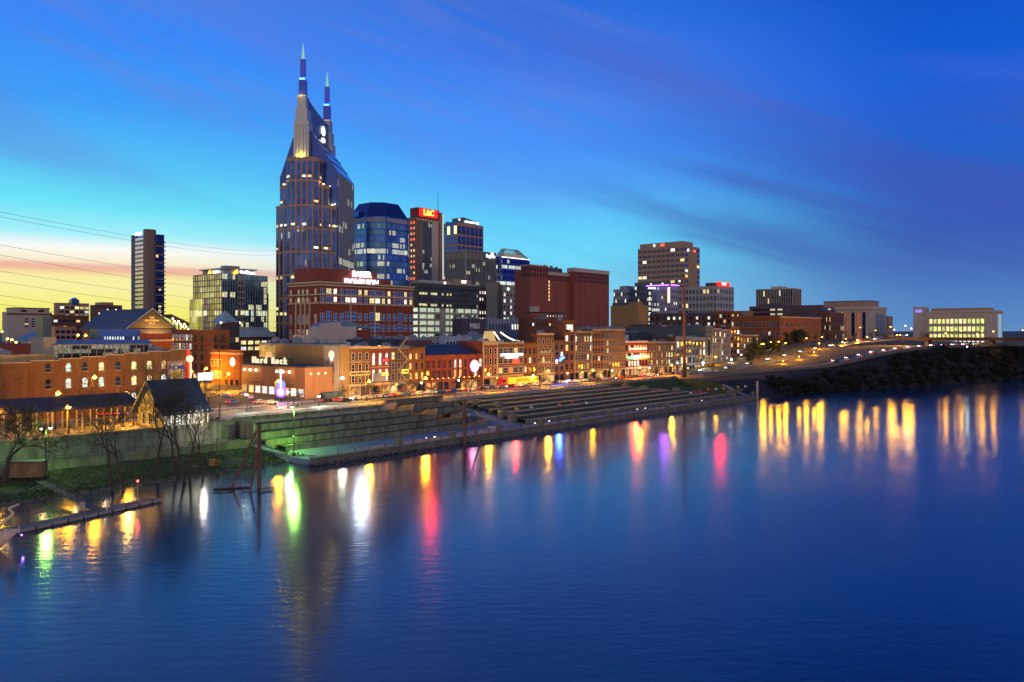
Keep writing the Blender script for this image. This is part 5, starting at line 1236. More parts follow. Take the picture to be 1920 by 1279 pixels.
q.build('joint', brick_dark, b.root); b.finish()
# ---------------------------------------------------------------- right group
b = blk('parking_building', 'tan blank-walled building with dark joints and round white lamps', 1145, 1196, 1215, 574, 330, stucco, zb=8)
b.box('stair_tower', -.6, b.w*.35, -.8, 8, 8, b.zt+3.4, stucco); q = MB()
for z in (13, 20, 27): q.box(-.12, 0, 0, b.d, z, z+.35); q.box(0, b.w, -.12, 0, z, z+.35)
q.build('joint', brick_dark, b.root)
for i, (y, z) in enumerate(((.5, 27.5), (.2, 21), (.2, 14.5))): MB().ball((-.4, b.d*y, z-8), .8).build('wall_lamp', [g_soft], b.root)
for y, z in ((.25, 27.5), (.75, 27.5), (.75, 21), (.5, 21), (.75, 14.5), (.5, 14.5)): b.win(0, b.d*y, z-.5, rad(-90), .8, .8, 'panel', stone, glassd)
b.box('roof_house', 1, b.w*.7, 8, b.d-1, b.zt, b.zt+3, mat('roof_plant', (.07,.08,.10), .7)); b.finish()
b = blk('stone_building', 'pale grey stone building with a stepped top beside the wine-red slab', 1150, 1178, 1192, 543, 520, mat('grey_lilac', (.27,.27,.29), .8), zb=14)
b.grid((0, b.d), (0, 0), 30, b.zt-1, 8, 6, .5, .5, litp=.35, lits=[lit_yellow, lit_white]); b.grid((0, 0), (b.w, 0), 30, b.zt-1, 4, 6, .5, .5, litp=.2); b.box('upper_storey', 1, b.w-.5, 2, b.d*.6, b.zt, b.zt+4.6, stone_grey); b.finish()
b = blk('dark_tower', 'dark grey tower with an antenna between pale building and violet hotel', 1190, 1205, 1219, 531, 500, mat('tower_grey', (.10,.11,.115), .8), zb=14)  # dark grey is the tower's own colour
b.grid((0, b.d), (0, 0), 20, b.zt-2, 3, 9, .3, .5, litp=.4, lits=[lit_white]); b.grid((0, 0), (b.w, 0), 20, b.zt-2, 2, 9, .25, .4, litp=0); b.finish()
b = blk('violet_hotel', 'grey hotel with violet rooftop lights and a curved glass bay', 1215, 1258, 1270, 534, 450, mat('hotel_lilac', (.30,.27,.32), .7), zb=10)
zt = b.zt-10
MB().prism([(-.2, b.d*.5), (-2.5, b.d*.6), (-3.2, b.d*.8), (-2.0, b.d), (0, b.d)][::-1], 0, zt-1).build('glass_bay', cells('hotel_glass', (.05,.08,.2), .10, (1,.95,.7), 1.2, 1.5, 3), b.root)
b.grid((0, b.d*.92), (0, b.d*.80), 14, b.zt-6, 1, 11, .6, .6, litp=1, lits=[lit_white], off=3.2); b.grid((0, b.d*.45), (0, 0), 14, b.zt-4, 3, 10, .35, .45, litp=.12, style='sash', frame=stone); b.grid((0, 0), (b.w, 0), 14, b.zt-4, 3, 10, .35, .45, litp=.2)
MB().box(-3.8, b.w+2, -2, b.d+1, zt, zt+.9).build('violet_canopy', glassn, b.root); MB().box(-4, -3.7, .5, b.d, zt-.8, zt+.1).build('violet_light', g_purple, b.root); MB().box(-4, b.w, -2.3, -2, zt-.8, zt+.1).build('violet_light', g_purple, b.root)
me = text_mesh('Hotel Indigo', 1.9, glow('violet_white', (.75,.7,1), 8), .2); o = place(me, 'sign', b.root, (-3.7, b.d*.75, zt-3.2), rad(-90))
MB().box(-.8, -.1, b.d*.05, b.d*.12, zt-20, zt-3).build('light_strip', glow('warm_strip', (1,.8,.4), 2.5), b.root)
for y in (.3, .8): MB().ball((-3, b.d*y, zt+1.5), .7).build('roof_lamp', [g_white], b.root)
b.finish()
b = blk('bank_tower', 'tan office tower with red and white rooftop logos', 1196, 1284, 1312, 461, 700, stone_rose, zb=18)
zt = b.zt-18
b.grid((0, b.d), (0, 0), 22, b.zt-1, 10, 17, .8, .5, litp=lambda r: .6 if r == 9 else .12, lits=[lit_yellow, lit_white], dark=glassd)
b.grid((0, 0), (b.w*.22, 0), 22, b.zt-1, 1, 17, .8, .5, litp=.2, dark=glassb); b.grid((b.w*.78, 0), (b.w, 0), 22, b.zt-1, 1, 17, .8, .5, litp=.2, dark=glassb)
b.box('blank_panel', b.w*.24, b.w*.76, -.4, 0, 18, b.zt-12, mat('ochre_stone', (.34,.22,.11), .8))
b.box('penthouse', .8, b.w*.68, 4, b.d-4, b.zt, b.zt+9, stone_rose)
me = text_mesh('UBS', 4.6, glow('ubs_red', (1,.05,.02), 7), .2); place(me, 'sign', b.root, (.3, b.d*.47, zt+4.6), rad(-90)); 
q = MB(); q.ball((0,0,1.3), 1.1); q.ball((-1.1,0,-.5), 1.0); q.ball((1.1,0,-.5), 1.0); q.build('logo', g_white, b.root, (.1, b.d*.64, zt+4.6))
me = text_mesh('UBS', 3.8, glow('ubs_red', (1,.05,.02), 7), .2); place(me, 'sign', b.root, (b.w*.62, -.7, zt-7)); q = MB(); q.ball((0,0,1.3), 1.1); q.ball((-1.1,0,-.5), 1.0); q.ball((1.1,0,-.5), 1.0); q.build('logo', g_white, b.root, (b.w*.2, -.8, zt-7))
MB().tube((2, b.d*.75, zt+9), (2, b.d*.75, zt+16), .2).tube((b.w*.5, 8, zt+9), (b.w*.5, 8, zt+13), .15).build('antenna', metal_dark, b.root); b.finish()
b = blk('radio_building', 'pale stone office building with a glowing red rooftop sign', 1266, 1344, 1376, 537, 480, mat('pale_lilac_stone', (.36,.32,.30), .8, var=.1), zb=12)
b.grid((0, b.d), (0, 0), 16, b.zt-1.5, 12, 8, .6, .55, style='sill', frame=stone, litp=.12, lits=[lit_warm, lit_yellow]); b.grid((0, 0), (b.w, 0), 16, b.zt-1.5, 6, 8, .5, .5, style='sill', frame=stone, litp=.08)
zt = b.zt-12
b.box('roof_house', 0, b.w*.5, 3, 16, b.zt, b.zt+5, brick_dark)
MB().box(.4, b.w*.72, -.6, 0, zt+.6, zt+6.2).build('sign', mat('sign_red_lit2', (.5,.02,.01), .6, emis=(1,.01,.006), es=2.0), b.root); me = text_mesh('WKDF', 4.6, glow('letter_hot', (1,.62,.45), 3), .2); o = place(me, 'lettering', b.root.children[-1], (0,0,0)); o.parent = b.root; o.name = 'sign_letters'; o.location = (b.w*.38, -1, zt+3.6)
b.finish()
b = blk('brick_block', 'dark brown brick block divided by pale vertical strips', 1218, 1346, 1382, 588, 330, brick_dark, zb=9)
q = MB()
for f in (0, .22, .45, .62, .8, 1): q.box(-.3, 0, b.d*f-.2*(1 if 0 < f < 1 else 2*f), b.d*f+.2, 8, b.zt-9)
q.build('pale_strip', stone_grey, b.root); b.grid((0, b.d), (0, 0), b.zt-12, b.zt-1, 12, 2, .35, .45, litp=.35, lits=[lit_white, lit_cool]); b.box('roof_edge', -.4, b.w+.2, -.4, b.d, b.zt+.8, b.zt+1.3, roof_blue); b.finish()
b = blk('brick_building', 'orange-lit brick building with arched openings below the radio building', 1340, 1378, 1392, 585, 300, brick_orange, zb=9)
b.grid((0, b.d), (0, 0), b.zt-10, b.zt-1, 5, 2, .5, .6, style='archplain', frame=brick_brown, litp=.1); b.grid((0, 0), (b.w, 0), b.zt-10, b.zt-1, 4, 2, .5, .6, style='archplain', frame=brick_brown, litp=.1); b.finish()
b = blk('warehouse', 'long orange brick warehouse behind the dark trees', 1370, 1463, 1540, 594, 250, brick_orange, zb=8)
b.grid((0, b.d), (0, 0), 18, b.zt-2, 12, 3, .4, .55, style='sash', frame=stone, litp=.12); b.grid((0, 0), (b.w, 0), 14, b.zt-3, 10, 4, .3, .5, style='archplain', frame=stone, litp=.05)
b.box('cornice', -.4, b.w+.1, -.5, 0, b.zt-.5, b.zt+.3, cream); b.finish()
b = blk('warehouse', 'brown warehouse at the right end of the long orange one', 1540, 1554, 1582, 587, 262, brick_brown, zb=10)
b.grid((0, 0), (b.w, 0), 16, b.zt-2, 8, 4, .35, .5, style='sash', frame=brick_dark, litp=.15); b.grid((0, b.d), (0, 0), 16, b.zt-2, 6, 4, .35, .5, style='sash', frame=brick_dark, litp=.15); b.finish()
b = blk('modern_block', 'long purple-brown modern block with ribbon windows above the warehouses', 1405, 1540, 1566, 573, 330, mat('modern_brown', (.13,.06,.055), .8, var=.12), zb=12)
for k in range(2):
    z = b.zt-4.6-k*5.4; MB().box(-.15, 0, b.d*.08, b.d*.95, z-12, z-12+1.9).build('ribbon_window', cells('ribbon_%d' % k, (.02,.03,.08), .25, (1,.9,.6), 1.3, 3, 60, 0), b.root); MB().box(0, b.w*.9, -.15, 0, z-12, z-12+1.9).build('ribbon_window', cells('ribbon_0', (.02,.03,.08), .25), b.root)
b.box('roof_house', 2, b.w*.7, b.d*.5, b.d*.85, b.zt, b.zt+3.5, mat('roof_plant', (.07,.08,.10), .7)); b.finish()
b = blk('striped_tower', 'distant block with white vertical stripes and a small roof house', 1418, 1486, 1502, 541, 650, brick_dark, zb=20)
q = MB(); zt = b.zt-20
for i in range(17): y = b.d*i/16; q.box(-.5, 0, y-.45, y+.45, 0, zt)
for i in range(5): x = b.w*i/4; q.box(x-.9, x+.9, -.5, 0, 0, zt)
q.box(-.8, b.w+.4, -.8, b.d+.4, zt-1, zt+1); q.build('stripe', stone_pale, b.root); b.box('roof_house', 3, b.w*.7, b.d*.3, b.d*.6, b.zt+.5, b.zt+5.5, stone_pale); b.grid((0, b.d), (0, 0), 24, b.zt-1, 16, 6, .4, .7, litp=.12, frame=stone); b.finish()
b = blk('columned_courthouse', 'classical sandstone courthouse with tall arches glowing between columns', 1566, 1634, 1662, 576, 258, stone_pale, zb=20)
zt = b.zt-20
for i in range(5):
    y = b.d*(.2+.15*i); b.win(0, y, 23, rad(-90), b.d*.085, zt-8, 'arch', stone_pale, [glassd, lit('arch_red', (1,.25,.08), .5), glassd, lit('arch_red', (1,.25,.08), .5), glassd][i] if i < 4 else lit_yellow, 'arched_bay')
q = MB()
for i in range(6): y = b.d*(.125+.15*i); q.tube((-1.0, y, 3), (-1.0, y, zt-5), .9, .75, 10); q.box(-2, 0, y-1.3, y+1.3, 1.5, 3); q.box(-2, 0, y-1.2, y+1.2, zt-5, zt-4)
q.build('column', stone_pale, b.root); b.box('cornice', -1.6, b.w+.6, -.8, b.d+.5, b.zt-2, b.zt+.2, stone_pale); b.box('attic', 2, b.w*.75, 4, b.d*1.35, b.zt+.2, b.zt+6.5, stone_rose); b.box('attic_coping', 1.6, b.w*.75+.4, 3.6, b.d*1.35+.4, b.zt+6.5, b.zt+7.1, slate)
b.grid((b.w*.25, 0), (b.w*.9, 0), 26, b.zt-5, 5, 1, .4, .9, litp=0); b.row((0, b.d), (0, 0), 20.6, 8, 1.6, 1.6, 'archplain', stone, .8, lits=[lit_yellow]); b.finish()
b = blk('lit_courthouse', 'broad courthouse at far right with bright yellow-green windows', 1733, 1866, 1880, 583, 150, stone_pale, zb=20)
zt = b.zt-20
n = 13; y0, y1 = b.d*.93, b.d*.14
for i in range(n):
    y = lerp(y0, y1, (i+.5)/n)
    for k in range(3): b.win(0, y, 24.2+k*(b.zt-29.5)/3+1.0, rad(-90), 2.6, (b.zt-29.5)/3*.6, 'panel', stone, random.choice([lit('court_green', (.85,1,.25), 1.5), lit('court_yellow', (1,.9,.3), 1.6), lit('court_green', (.85,1,.25), 1.5), lit_yellow]))
q = MB()
for i in range(n+1): y = lerp(y0, y1, i/n); q.box(-.9, 0, y-.5, y+.5, 2, zt-3.5)
q.build('column', stone_pale, b.root)
for i in range(n): y = lerp(y0, y1, (i+.5)/n); MB().box(-1.4, -1.0, y-.7, y+.7, 2.2, 2.7).build('uplight', glow('court_uplight', (.8,1,.8), 7), b.root)
b.box('cornice', -.8, b.w+.5, -.6, b.d+.3, b.zt-1.2, b.zt+.3, stone_pale); b.box('attic', 2, b.w*.8, b.d*.1, b.d*.9, b.zt+.3, b.zt+3.3, stone_rose)
b.box('end_tower', -.5, b.w*.5, b.d+.3, b.d+10, 20, b.zt+5.2, stone_pale); MB().box(-.8, -.5, b.d+2, b.d+8, zt-.5, zt+2.2).build('violet_sign', glow('violet_dim', (.3,.2,1), 1.2), b.root)
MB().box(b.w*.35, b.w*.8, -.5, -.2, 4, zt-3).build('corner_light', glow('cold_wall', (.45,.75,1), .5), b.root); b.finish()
b = blk('brick_building', 'small orange-lit building beside the columned courthouse', 1662, 1664, 1674, 594, 258, stone_rose, zb=20); b.row((0, 0), (b.w, 0), 28, 2, 2, 3, 'sash', stone, 0); b.finish()
b = blk('low_building', 'low orange-lit building with a white parapet right of the radio building', 1378, 1402, 1412, 584, 400, stucco, zb=12); b.row((0, b.d), (0, 0), b.zt-5, 5, 2, 2, 'sash', cream, .3); b.finish()
# ================================================================== LAMPS
ORG = (1, .43, .01); GRN = (.42, 1, .14); WHT = (.85, 1, .85)
def point(par, loc, col, w, r=.5, nm='lamp_light'):
    l = bpy.data.lights.new(nm, 'POINT'); l.energy = w; l.color = col; l.shadow_soft_size = r
    o = bpy.data.objects.new(nm, l); COL.objects.link(o); o.parent = par; o.location = loc; return o
LN_ = {}
def lampmeshes(hh, kind):
    k = (round(hh), kind)
    if k not in LN_:
        h = round(hh); p = MB().tube((0,0,0), (0,0,h), .13, .08, 6).tube((0,0,0), (0,0,.8), .25, .2, 6)
        if kind == 'arm': p.tube((0,0,h-.4), (0,-1.8,h+.1), .07)
        LN_[k] = p.mesh('lamp_post', [metal_dark])
    return LN_[k]
def globe(c_, r=.6):
    k = ('g', c_, r)
    if k not in LN_:
        e = {'o': g_lampo, 'w': g_lampw, 'g': glow('green_white_lamp', (.75,1,.5), 40)}[c_]
        LN_[k] = MB().ball((0,0,0), r, 0, 8, 6, (1,1,.75)).ball((0,0,.12), r*1.15, 1, 8, 4, (1,1,.45)).mesh('lamp_head', [e, metal_dark])
    return LN_[k]
LR = .7
def lamp(px, py, v, c_='o', w=5000, label='', group='orange street lamps', zg=None, kind='arm', r=.6):
    u = U(px, v); z = gz(u, v) if zg is None else zg; z = max(z, 0); h = max(2.5, Z(py, DEP(u, v))-z)
    t = thing('street_lamp', label, 'street lamp', L(u, v, z+.03), ANG, group)
    place(lampmeshes(h, kind), 'lamp_post', t); hd = (0, -1.8, round(h)+.0) if kind == 'arm' else (0, 0, round(h)+.3)
    place(globe(c_, r), 'lamp_head', t, hd)
    # sodium lamps throw most of their light downwards and sideways
    if w: point(t, (hd[0], hd[1]-.0, hd[2]-.75), {'o': ORG, 'w': WHT, 'g': GRN}[c_], w, LR)
    return t
street = [(516,715),(686,713),(792,708),(910,701),(1022,696),(1106,692),(1194,687),(1254,683)]
for i, (px, py) in enumerate(street):
    lamp(px, py, 230 if px == 516 else 219.5, 'o', 14000 if px == 516 else 20000, nth(i)+' orange lamp from the left in front of the old brick row')
lamp(636, 707, 228, 'w', 6000, 'brilliant white lamp before the tan corner building', 'white street lamps')
for i, (px, py) in enumerate([(1313,679),(1366,675),(1441,660)]): lamp(px, py, 229, 'w', 1600, nth(i)+' white lamp from the left near the right end of the brick row', 'white street lamps')
lamp(1337, 668, 232, 'o', 4000, 'orange lamp between two white ones near the row end')
for i, (px, py, v, w) in enumerate([(104,740,214,8500),(172,707,224,5000),(232,735,214,8500),(-12,765,206,8000),(250,753,207,5000)]):
    lamp(px, py, v, 'o', w, ['orange lamp standing before the dark platform roof, leftmost in view','orange lamp against the feed store wall','orange lamp rising behind the platform roof near the station','orange lamp at the very left edge','orange lamp beside the station gable'][i])
lamp(128, 762, 203, 'o', 4500, 'orange lamp on a black post in front of the platform canopy', kind='post')
for i, (px, py, v) in enumerate([(424,702,292),(383,690,330),(355,695,300)]): lamp(px, py, v, 'o', [30000, 26000, 9000][i], ['orange lamp before the orange corner building','orange lamp before the tall orange brick building','orange lamp by the glowing blade sign'][i])
# plaza lamps of greenish white by the river
for i, (px, py) in enumerate([(79,803),(92,803)]): pass
t = thing('street_lamp', 'twin-headed pale green lamp on the river bank at left', 'street lamp', L(U(86, 181), 181, 1.8), ANG, 'greenish riverside lamps')
h = Z(803, DEP(U(86,181),181))-1.8
MB().tube((0,0,0), (0,0,h-.4), .16, .1).tube((-.9,0,h-.35), (.9,0,h-.35), .07).build('lamp_post', metal_dark, t)
for x in (-.85, .85): place(globe('g', .3), 'lamp_head', t, (x, 0, h)); 
point(t, (0, -.2, h-.9), GRN, 3800, .8)
def tallpole(px, ptop, pbase_v, heads, label, c_, w, zg):
    u = U(px, pbase_v); h = Z(ptop, DEP(u, pbase_v))-zg
    t = thing('street_lamp', label, 'street lamp', L(u, pbase_v, zg), ANG, 'tall black light masts')
    MB().tube((0,0,0), (0,0,h), .16, .09, 6).build('lamp_post', metal_dark, t)
    for (py, dx) in heads:
        z = Z(py, DEP(u, pbase_v))-zg; MB().tube((0,0,z), (dx,-.3,z+.3), .06).box(dx-.3, dx+.3, -.6, -.1, z+.1, z+.45).build('floodlight', metal_dark, t)
    return t
t = tallpole(551, 735, 176, [(763, -.8), (763, .8)], 'black mast on the promenade whose floodlights turn the tier walls green', 'g', 5000, 1.4)
hz = Z(763, DEP(U(551,176),176))-1.4; place(globe('g', .22), 'lamp_head', t, (-.8, -.4, hz)); point(t, (-.4, -.6, hz-1.4), GRN, 6500, .9)
point(t, (-.4, .6, hz-7.5), (.3,1,.12), 2200, .2)
tallpole(412, 655, 205, [(705, 1.5), (785, -1)], 'tall black mast beside the station roof', 'o', 0, 8.0)
# right hand lamps climbing the hill
RL = sorted([(1427,644,228),(1440,640,232),(1455,640,236),(1468,644,232),(1423,645,240),(1463,680,205),(1493,677,205),(1507,634,235),(1531,644,225),(1521,673,205),(1536,633,240),(1574,641,215),(1581,634,235),(1603,637,215),(1621,631,210),(1608,614,240),(1637,619,225),(1665,613,215),(1672,617,205),(1683,627,190),(1677,629,200),(1695,627,180),(1704,616,175),(1693,611,185),(1768,626,145),(1757,626,150),(1786,618,140),(1797,621,135),(1827,627,125),(1836,622,120),(1837,628,118),(1857,620,112),(1912,620,92)])
for i, (px, py, v) in enumerate(RL):
    D_ = interp(px, [(1420,470),(1500,505),(1600,560),(1700,600),(1760,560),(1920,560)])+(0 if py > 660 else 25 if px < 1660 else 0)
    v = UV(K(px)*D_, D_)[1]
    lamp(px, py, v, 'o' if i not in (22,) else 'w', [3000, 6500][i % 2] if px < 1740 else [500, 2600][i % 2], nth(i)+(' orange lamp' if i != 22 else ' white lamp')+' from the left on the hill past the brick row', 'orange lamps climbing the hill at right', r=.5 if i % 2 else .38)
for i, (px, py, v) in enumerate([(12,635,500),(20,637,480),(28,641,470),(2,620,620),(144,628,450),(158,630,440)]):
    lamp(px, py, v, 'o', 7000, nth(i)+' orange lamp from the left among the far streets', 'far orange lamps at left', r=.7)
lamp(1807, 650, 112, 'w', 500, 'lone white lamp low on the dark wooded bank', 'white street lamps', r=.35)
# warm light spilling on the river walk: promenade bollard lights
for i, px in enumerate([800, 815, 1003, 1030, 1083, 1195, 1210, 1300, 1316]):
    u = U(px, 163.5); t = thing('bollard_light', nth(i)+' little white light from the left along the quay', 'light', L(u, 163.5, 1.4), ANG, 'small white quay lights')
    MB().tube((0,0,0), (0,0,1.0), .1).build('post', metal_dark, t); MB().ball((0,0,1.15), .24).build('lamp_head', [g_soft], t)
for i, (px, py) in enumerate([(462,742),(540,738),(598,742)]):
    lamp(px, py, 216, 'w', 3500, nth(i)+' short white-globed lamp from the left at the street crossing', 'short white lamps', kind='post', r=.4)
for i, (px, py) in enumerate([(1500,672),(1560,652),(1622,640),(1680,630)]):
    pass
for i, (px, py) in enumerate([(744,722),(790,720),(860,715),(932,711),(1000,706),(1064,702),(1092,700),(1148,696),(1218,691),(1290,690),(1318,688),(1390,684)]):
    lamp(px, py, 229.3, 'w' if i % 3 else 'o', 350, nth(i)+' low white-globed pavement lamp from the left in front of the brick row', 'low pavement lamps', kind='post', r=.32)
for s_ in range(12):
    u0_ = 114+s_*16.4; vv = 198.2 if u0_ < 160 else 206; t = thing('street_railing', nth(s_)+' section from the left of the dark railing along the street edge', 'railing', L(u0_, vv, 8.1), ANG, 'street edge railing sections')
    q = MB(); q.box(0, 16.3, -.03, .03, 1.0, 1.08); q.box(0, 16.3, -.02, .02, .5, .55); q.build('rail', metal_dark, t)
    for j in range(6): MB().box(j*3.2, j*3.2+.09, -.05, .05, 0, 1.1).build('post', metal_dark, t)
# coloured light of the big signs falls on water and street
def signlight(px, py, v, col, w, r, label_parent):
    u = U(px, v); p_ = L(u, v, Z(py, DEP(u, v))); o = point(None, p_, col, w, r, 'sign_glow'); ld = bpy.data.lights.new('sign_glow', 'SPOT'); ld.energy = w; ld.color = col; ld.shadow_soft_size = r; ld.spot_size = rad(150); ld.spot_blend = .4; o.data = ld; o.rotation_euler = (rad(-80), 0, ANG); o.parent = label_parent; o.matrix_parent_inverse = (Matrix.Translation(label_parent.location) @ Matrix.Rotation(label_parent.rotation_euler.z, 4, 'Z')).inverted()
def find(lbl): return next(o for o in COL.objects if o.get('label', '').startswith(lbl))
signlight(677, 517, 352, (.7,.8,1), 16000, 3, find('large red brick building with blue'))
signlight(808, 389, 636, (1,.006,.004), 42000, 4, find('brown slab tower'))
signlight(1350, 524, 477, (1,.006,.003), 110000, 4, find('pale stone office'))
signlight(1245, 538, 440, (.35,.08,1), 26000, 3, find('grey hotel with violet'))
signlight(886, 679, 233.5, (1,.15,.5), 1500, 1.2, find('long low deep-red'))
signlight(1192, 664, 232.5, (1,.05,.01), 18000, 1.4, find('red building glowing'))
signlight(1048, 678, 232.5, (.03,.12,1), 13000, .9, find('dark narrow building carrying'))
signlight(967, 678, 232.5, (1,.03,.02), 7000, .8, find('brown building with a long white'))
signlight(527, 716, 240, (.6,.4,1), 4000, .8, find('tall violet neon'))
signlight(353, 700, 234, (1,.25,.12), 1200, .8, find('long ochre brick warehouse'))
# facade floodlight on the tan corner building and mural
signlight(507, 642, 286, (.8,1,.3), 2500, .4, find('large plain tan'))
sgn = find('tallest skyscraper')
o = point(sgn, (0, -6.5, 139-14), (1,.8,.08), 4200, .8, 'pier_light'); o = point(sgn, (-1, -4.5, 178-14), (1,.6,.15), 600, .5, 'spire_light')
for x_, y_, z__ in ((14.8, -7.2, 123), (-10.2, -7.2, 123), (19, -3.3, 111.2)): point(sgn, (x_, y_, z__-14), (1,.72,.15), 700, .3, 'pier_light')
o = point(sgn, (3.5, LN-1, 173-14), (1,.7,.15), 900, .5, 'spire_light')
gh = find('wide hall with a steep'); o = point(gh, (12, -3, 18), (1,.8,.3), 2500, .5, 'gable_light'); o = point(gh, (17, -3, 18), (1,.8,.3), 2500, .5, 'gable_light')
# ================================================================== STATION, PLATFORM CANOPY
sx = U(250, 200); u0 = U(252, 198); w = U(330, 198)-u0; 
D0 = DEP(u0, 198); st = thing('station_house', 'small yellow-lit station with steep dark slate roof by the plaza', 'station', L(u0, 198, 8.05), ANG)
apz = Z(716, DEP(U(290,198),198))-8; ez = Z(768, D0)-8; dl = 13
MB().ext([(0,0),(w,0),(w,ez),(w/2,apz-.5),(0,ez)], .8, dl-.5, 'y').build('wall', mat('station_yellow', (.42,.30,.12), .85), st)
# ridge runs inland to the right: rotate house a little against the river grid
st.rotation_euler.z = ANG-rad(82); st.location = L(U(254, 203), 203, 8.05)
q = MB()
for s_ in (0, 1):
    a = (w/2, apz); e = ((-1.3 if s_ == 0 else w+1.3), ez-1.3*(apz-ez)/(w/2)); q.ext([a, e, (e[0], e[1]+.35), (a[0], a[1]+.4)] if s_ else [e, a, (a[0], a[1]+.4), (e[0], e[1]+.35)], -.6, dl+.6, 'y')
q.build('roof', slate, st)
q = MB()
for s_ in (-1, 1): q.tube((w/2, -.65, apz+.2), (w/2+s_*(w/2+1.3), -.65, ez-1.3*(apz-ez)/(w/2)+.2), .16)
q.build('gable_trim', cream, st)
for k in range(3): place(winmb('sash', 1.3, 2.6).mesh('window', [cream, glassd]), 'window', st, (w*(.25+.25*k), .8, 1.0))
for k in range(7): 
    o = place(winmb('panel', 1.0, 2.6).mesh('window', [cream, lit_white]), 'window', st, (w, 1.6+k*1.62, .7), rad(90))
q = MB()
for k in range(8): q.box(w+1.0, w+1.22, .7+k*1.68, .92+k*1.68, 0, ez-.9)
q.build('veranda_post', white_trim, st)
point(st, (w/2, -5, 4.5), (1,.62,.12), 2600, .4, 'station_light'); point(st, (w+3, 10, 3.0), (1,.9,.75), 1200, .4, 'station_light')
pc = thing('platform_canopy', 'long dark brown platform roof on posts before the feed store', 'canopy', L(U(-60, 203), 203, 8.0), ANG)
ln = U(242, 210)-U(-60, 203); rz1 = Z(749, DEP(U(0, 211), 211))-8; ez1 = Z(776, DEP(U(0, 203), 203))-8
MB().ext([(-.5, ez1), (8, rz1), (16, ez1), (16, ez1-.3), (8, rz1-.5), (-.5, ez1-.3)][::-1], 0, ln, 'x').build('roof', mat('canopy_brown', (.07,.045,.035), .8), pc)
for i in range(12):
    q = MB()
    for y in (1.5, 14): q.box(i*ln/11.2+.5, i*ln/11.2+.8, y, y+.3, 0, ez1)
    q.box(i*ln/11.2+.5, i*ln/11.2+.8, 1.5, 14.3, ez1-.3, ez1); q.build('post', cream, pc)
for i in range(5): point(pc, (10+i*ln/5.2, 7, ez1-1), (1,.6,.25), 500, .3, 'canopy_fill')  # fill lights added under the roof to brighten the ground, no fixtures
# billboards and the low park structures on broadway
for i, (px, py, v, col) in enumerate([(385,706,262,'w'),(467,703,330,'y'),(480,703,332,'w'),(494,706,300,'y')]):
    u = U(px, v); z = Z(py, DEP(u, v)); t = thing('lit_sign', nth(i)+' glowing shop sign from the left in the busy side street', 'sign', L(u, v, z), ANG, 'glowing signs in the side street')
    MB().box(-2.6, 2.6, -.2, .2, -1.3, 1.3).build('sign_face', lit('board_white', (.8,1,.95), 3) if col == 'w' else lit_yellow, t); MB().box(-.1, .1, .2, .4, 8-z, 0).build('post', metal_dark, t)
# ================================================================== VEHICLES
def carproto():
    t = thing('parked_car', '', 'car', (0,0,0), 0, 'cars on the riverfront road')
    prof_ = [(-2.2,.35),(2.2,.35),(2.25,.7),(2.1,.95),(1.1,1.0),(.5,1.42),(-1.0,1.45),(-1.7,1.02),(-2.2,.98)]
    MB().ext(prof_, -.88, .88, 'y').v
    m_ = MB(); m_.ext([(x, z) for x, z in prof_], -.88, .88, 'y'); m_.v = [(x, y*(.82 if z > 1.2 else 1), z) for x, y, z in m_.v]
    # ext on y keeps x as profile
    m_.build('body', [mat('car_paint_grey', (.2,.21,.23), .3, .3)], t)
    q = MB(); q.ext([(.98,1.03),(.5,1.36),(-.95,1.38),(-1.5,1.05)], -.86, .86, 'y'); q.v = [(x, y*(.86 if z > 1.2 else 1.02), z) for x, y, z in q.v]; q.build('windows', glassd, t)
    for x in (-1.35, 1.35):
        for y in (-.85, .85): MB().tube((x, y-.1, .33), (x, y+.1, .33), .33, n=10).build('wheel', metal_dark, t)
    for y in (-.6, .6): MB().box(2.2, 2.3, y-.2, y+.2, .58, .82).build('headlight', [g_head], t); MB().box(-2.28, -2.2, y-.22, y+.22, .68, .88).build('taillight', [g_tail], t)
    return t
cp = carproto(); paints = [MB_ for MB_ in ()]
bodymesh = [c_ for c_ in cp.children if c_.name.startswith('body')][0].data
PC = {}
for nm, c_ in dict(grey=(.2,.21,.23), white=(.6,.6,.6), black=(.03,.03,.035), blue=(.04,.08,.3), red=(.35,.03,.02), silver=(.4,.42,.45)).items():
    me = bodymesh.copy(); me.materials[0] = mat('car_paint_'+nm, c_, .3, .3); PC[nm] = me
first = [True]
def car(u, v, ang, colr, label, group, z=None):
    z = gz(u, v)+.05 if z is None else z
    if first[0]: r = cp; first[0] = False; r.location = L(u, v, z); r.rotation_euler.z = ang
    else: r = copy_tree(cp, L(u, v, z), ang, label)
    r['label'] = label; r['group'] = group
    for ch in r.children:
        if ch.name.startswith('body'): ch.data = PC[colr]
    return r
cols_ = list(PC); rr = random.Random(5)
k = 0
for i in range(40):
    u = 176+i*5.9+rr.uniform(-1.2, 1.2)
    c_ = rr.choice(cols_); car(u, 225.5, ANG if i % 7 else ANG+rad(180), c_, '%s car from the left in the long lane before the brick row, painted %s' % (nth(i), c_), 'cars queueing along the riverfront road', 8.05)
for i, (px, py, c_, a) in enumerate(sorted([(436,757,'blue',20),(487,757,'silver',15),(508,758,'white',15),(612,754,'black',0),(637,753,'red',0),(648,754,'black',0),(470,748,'white',60),(560,747,'grey',70),(585,741,'silver',80),(540,738,'white',75),(455,742,'silver',70),(500,735,'grey',80),(427,745,'white',100)])):
    p_ = GP(px, py, 8.05); u, v = UV(p_.x, p_.y); car(u, v, ANG+rad(a), c_, '%s car from the left in the wide street crossing, painted %s' % (nth(i), c_), 'cars in the street crossing', 8.06)
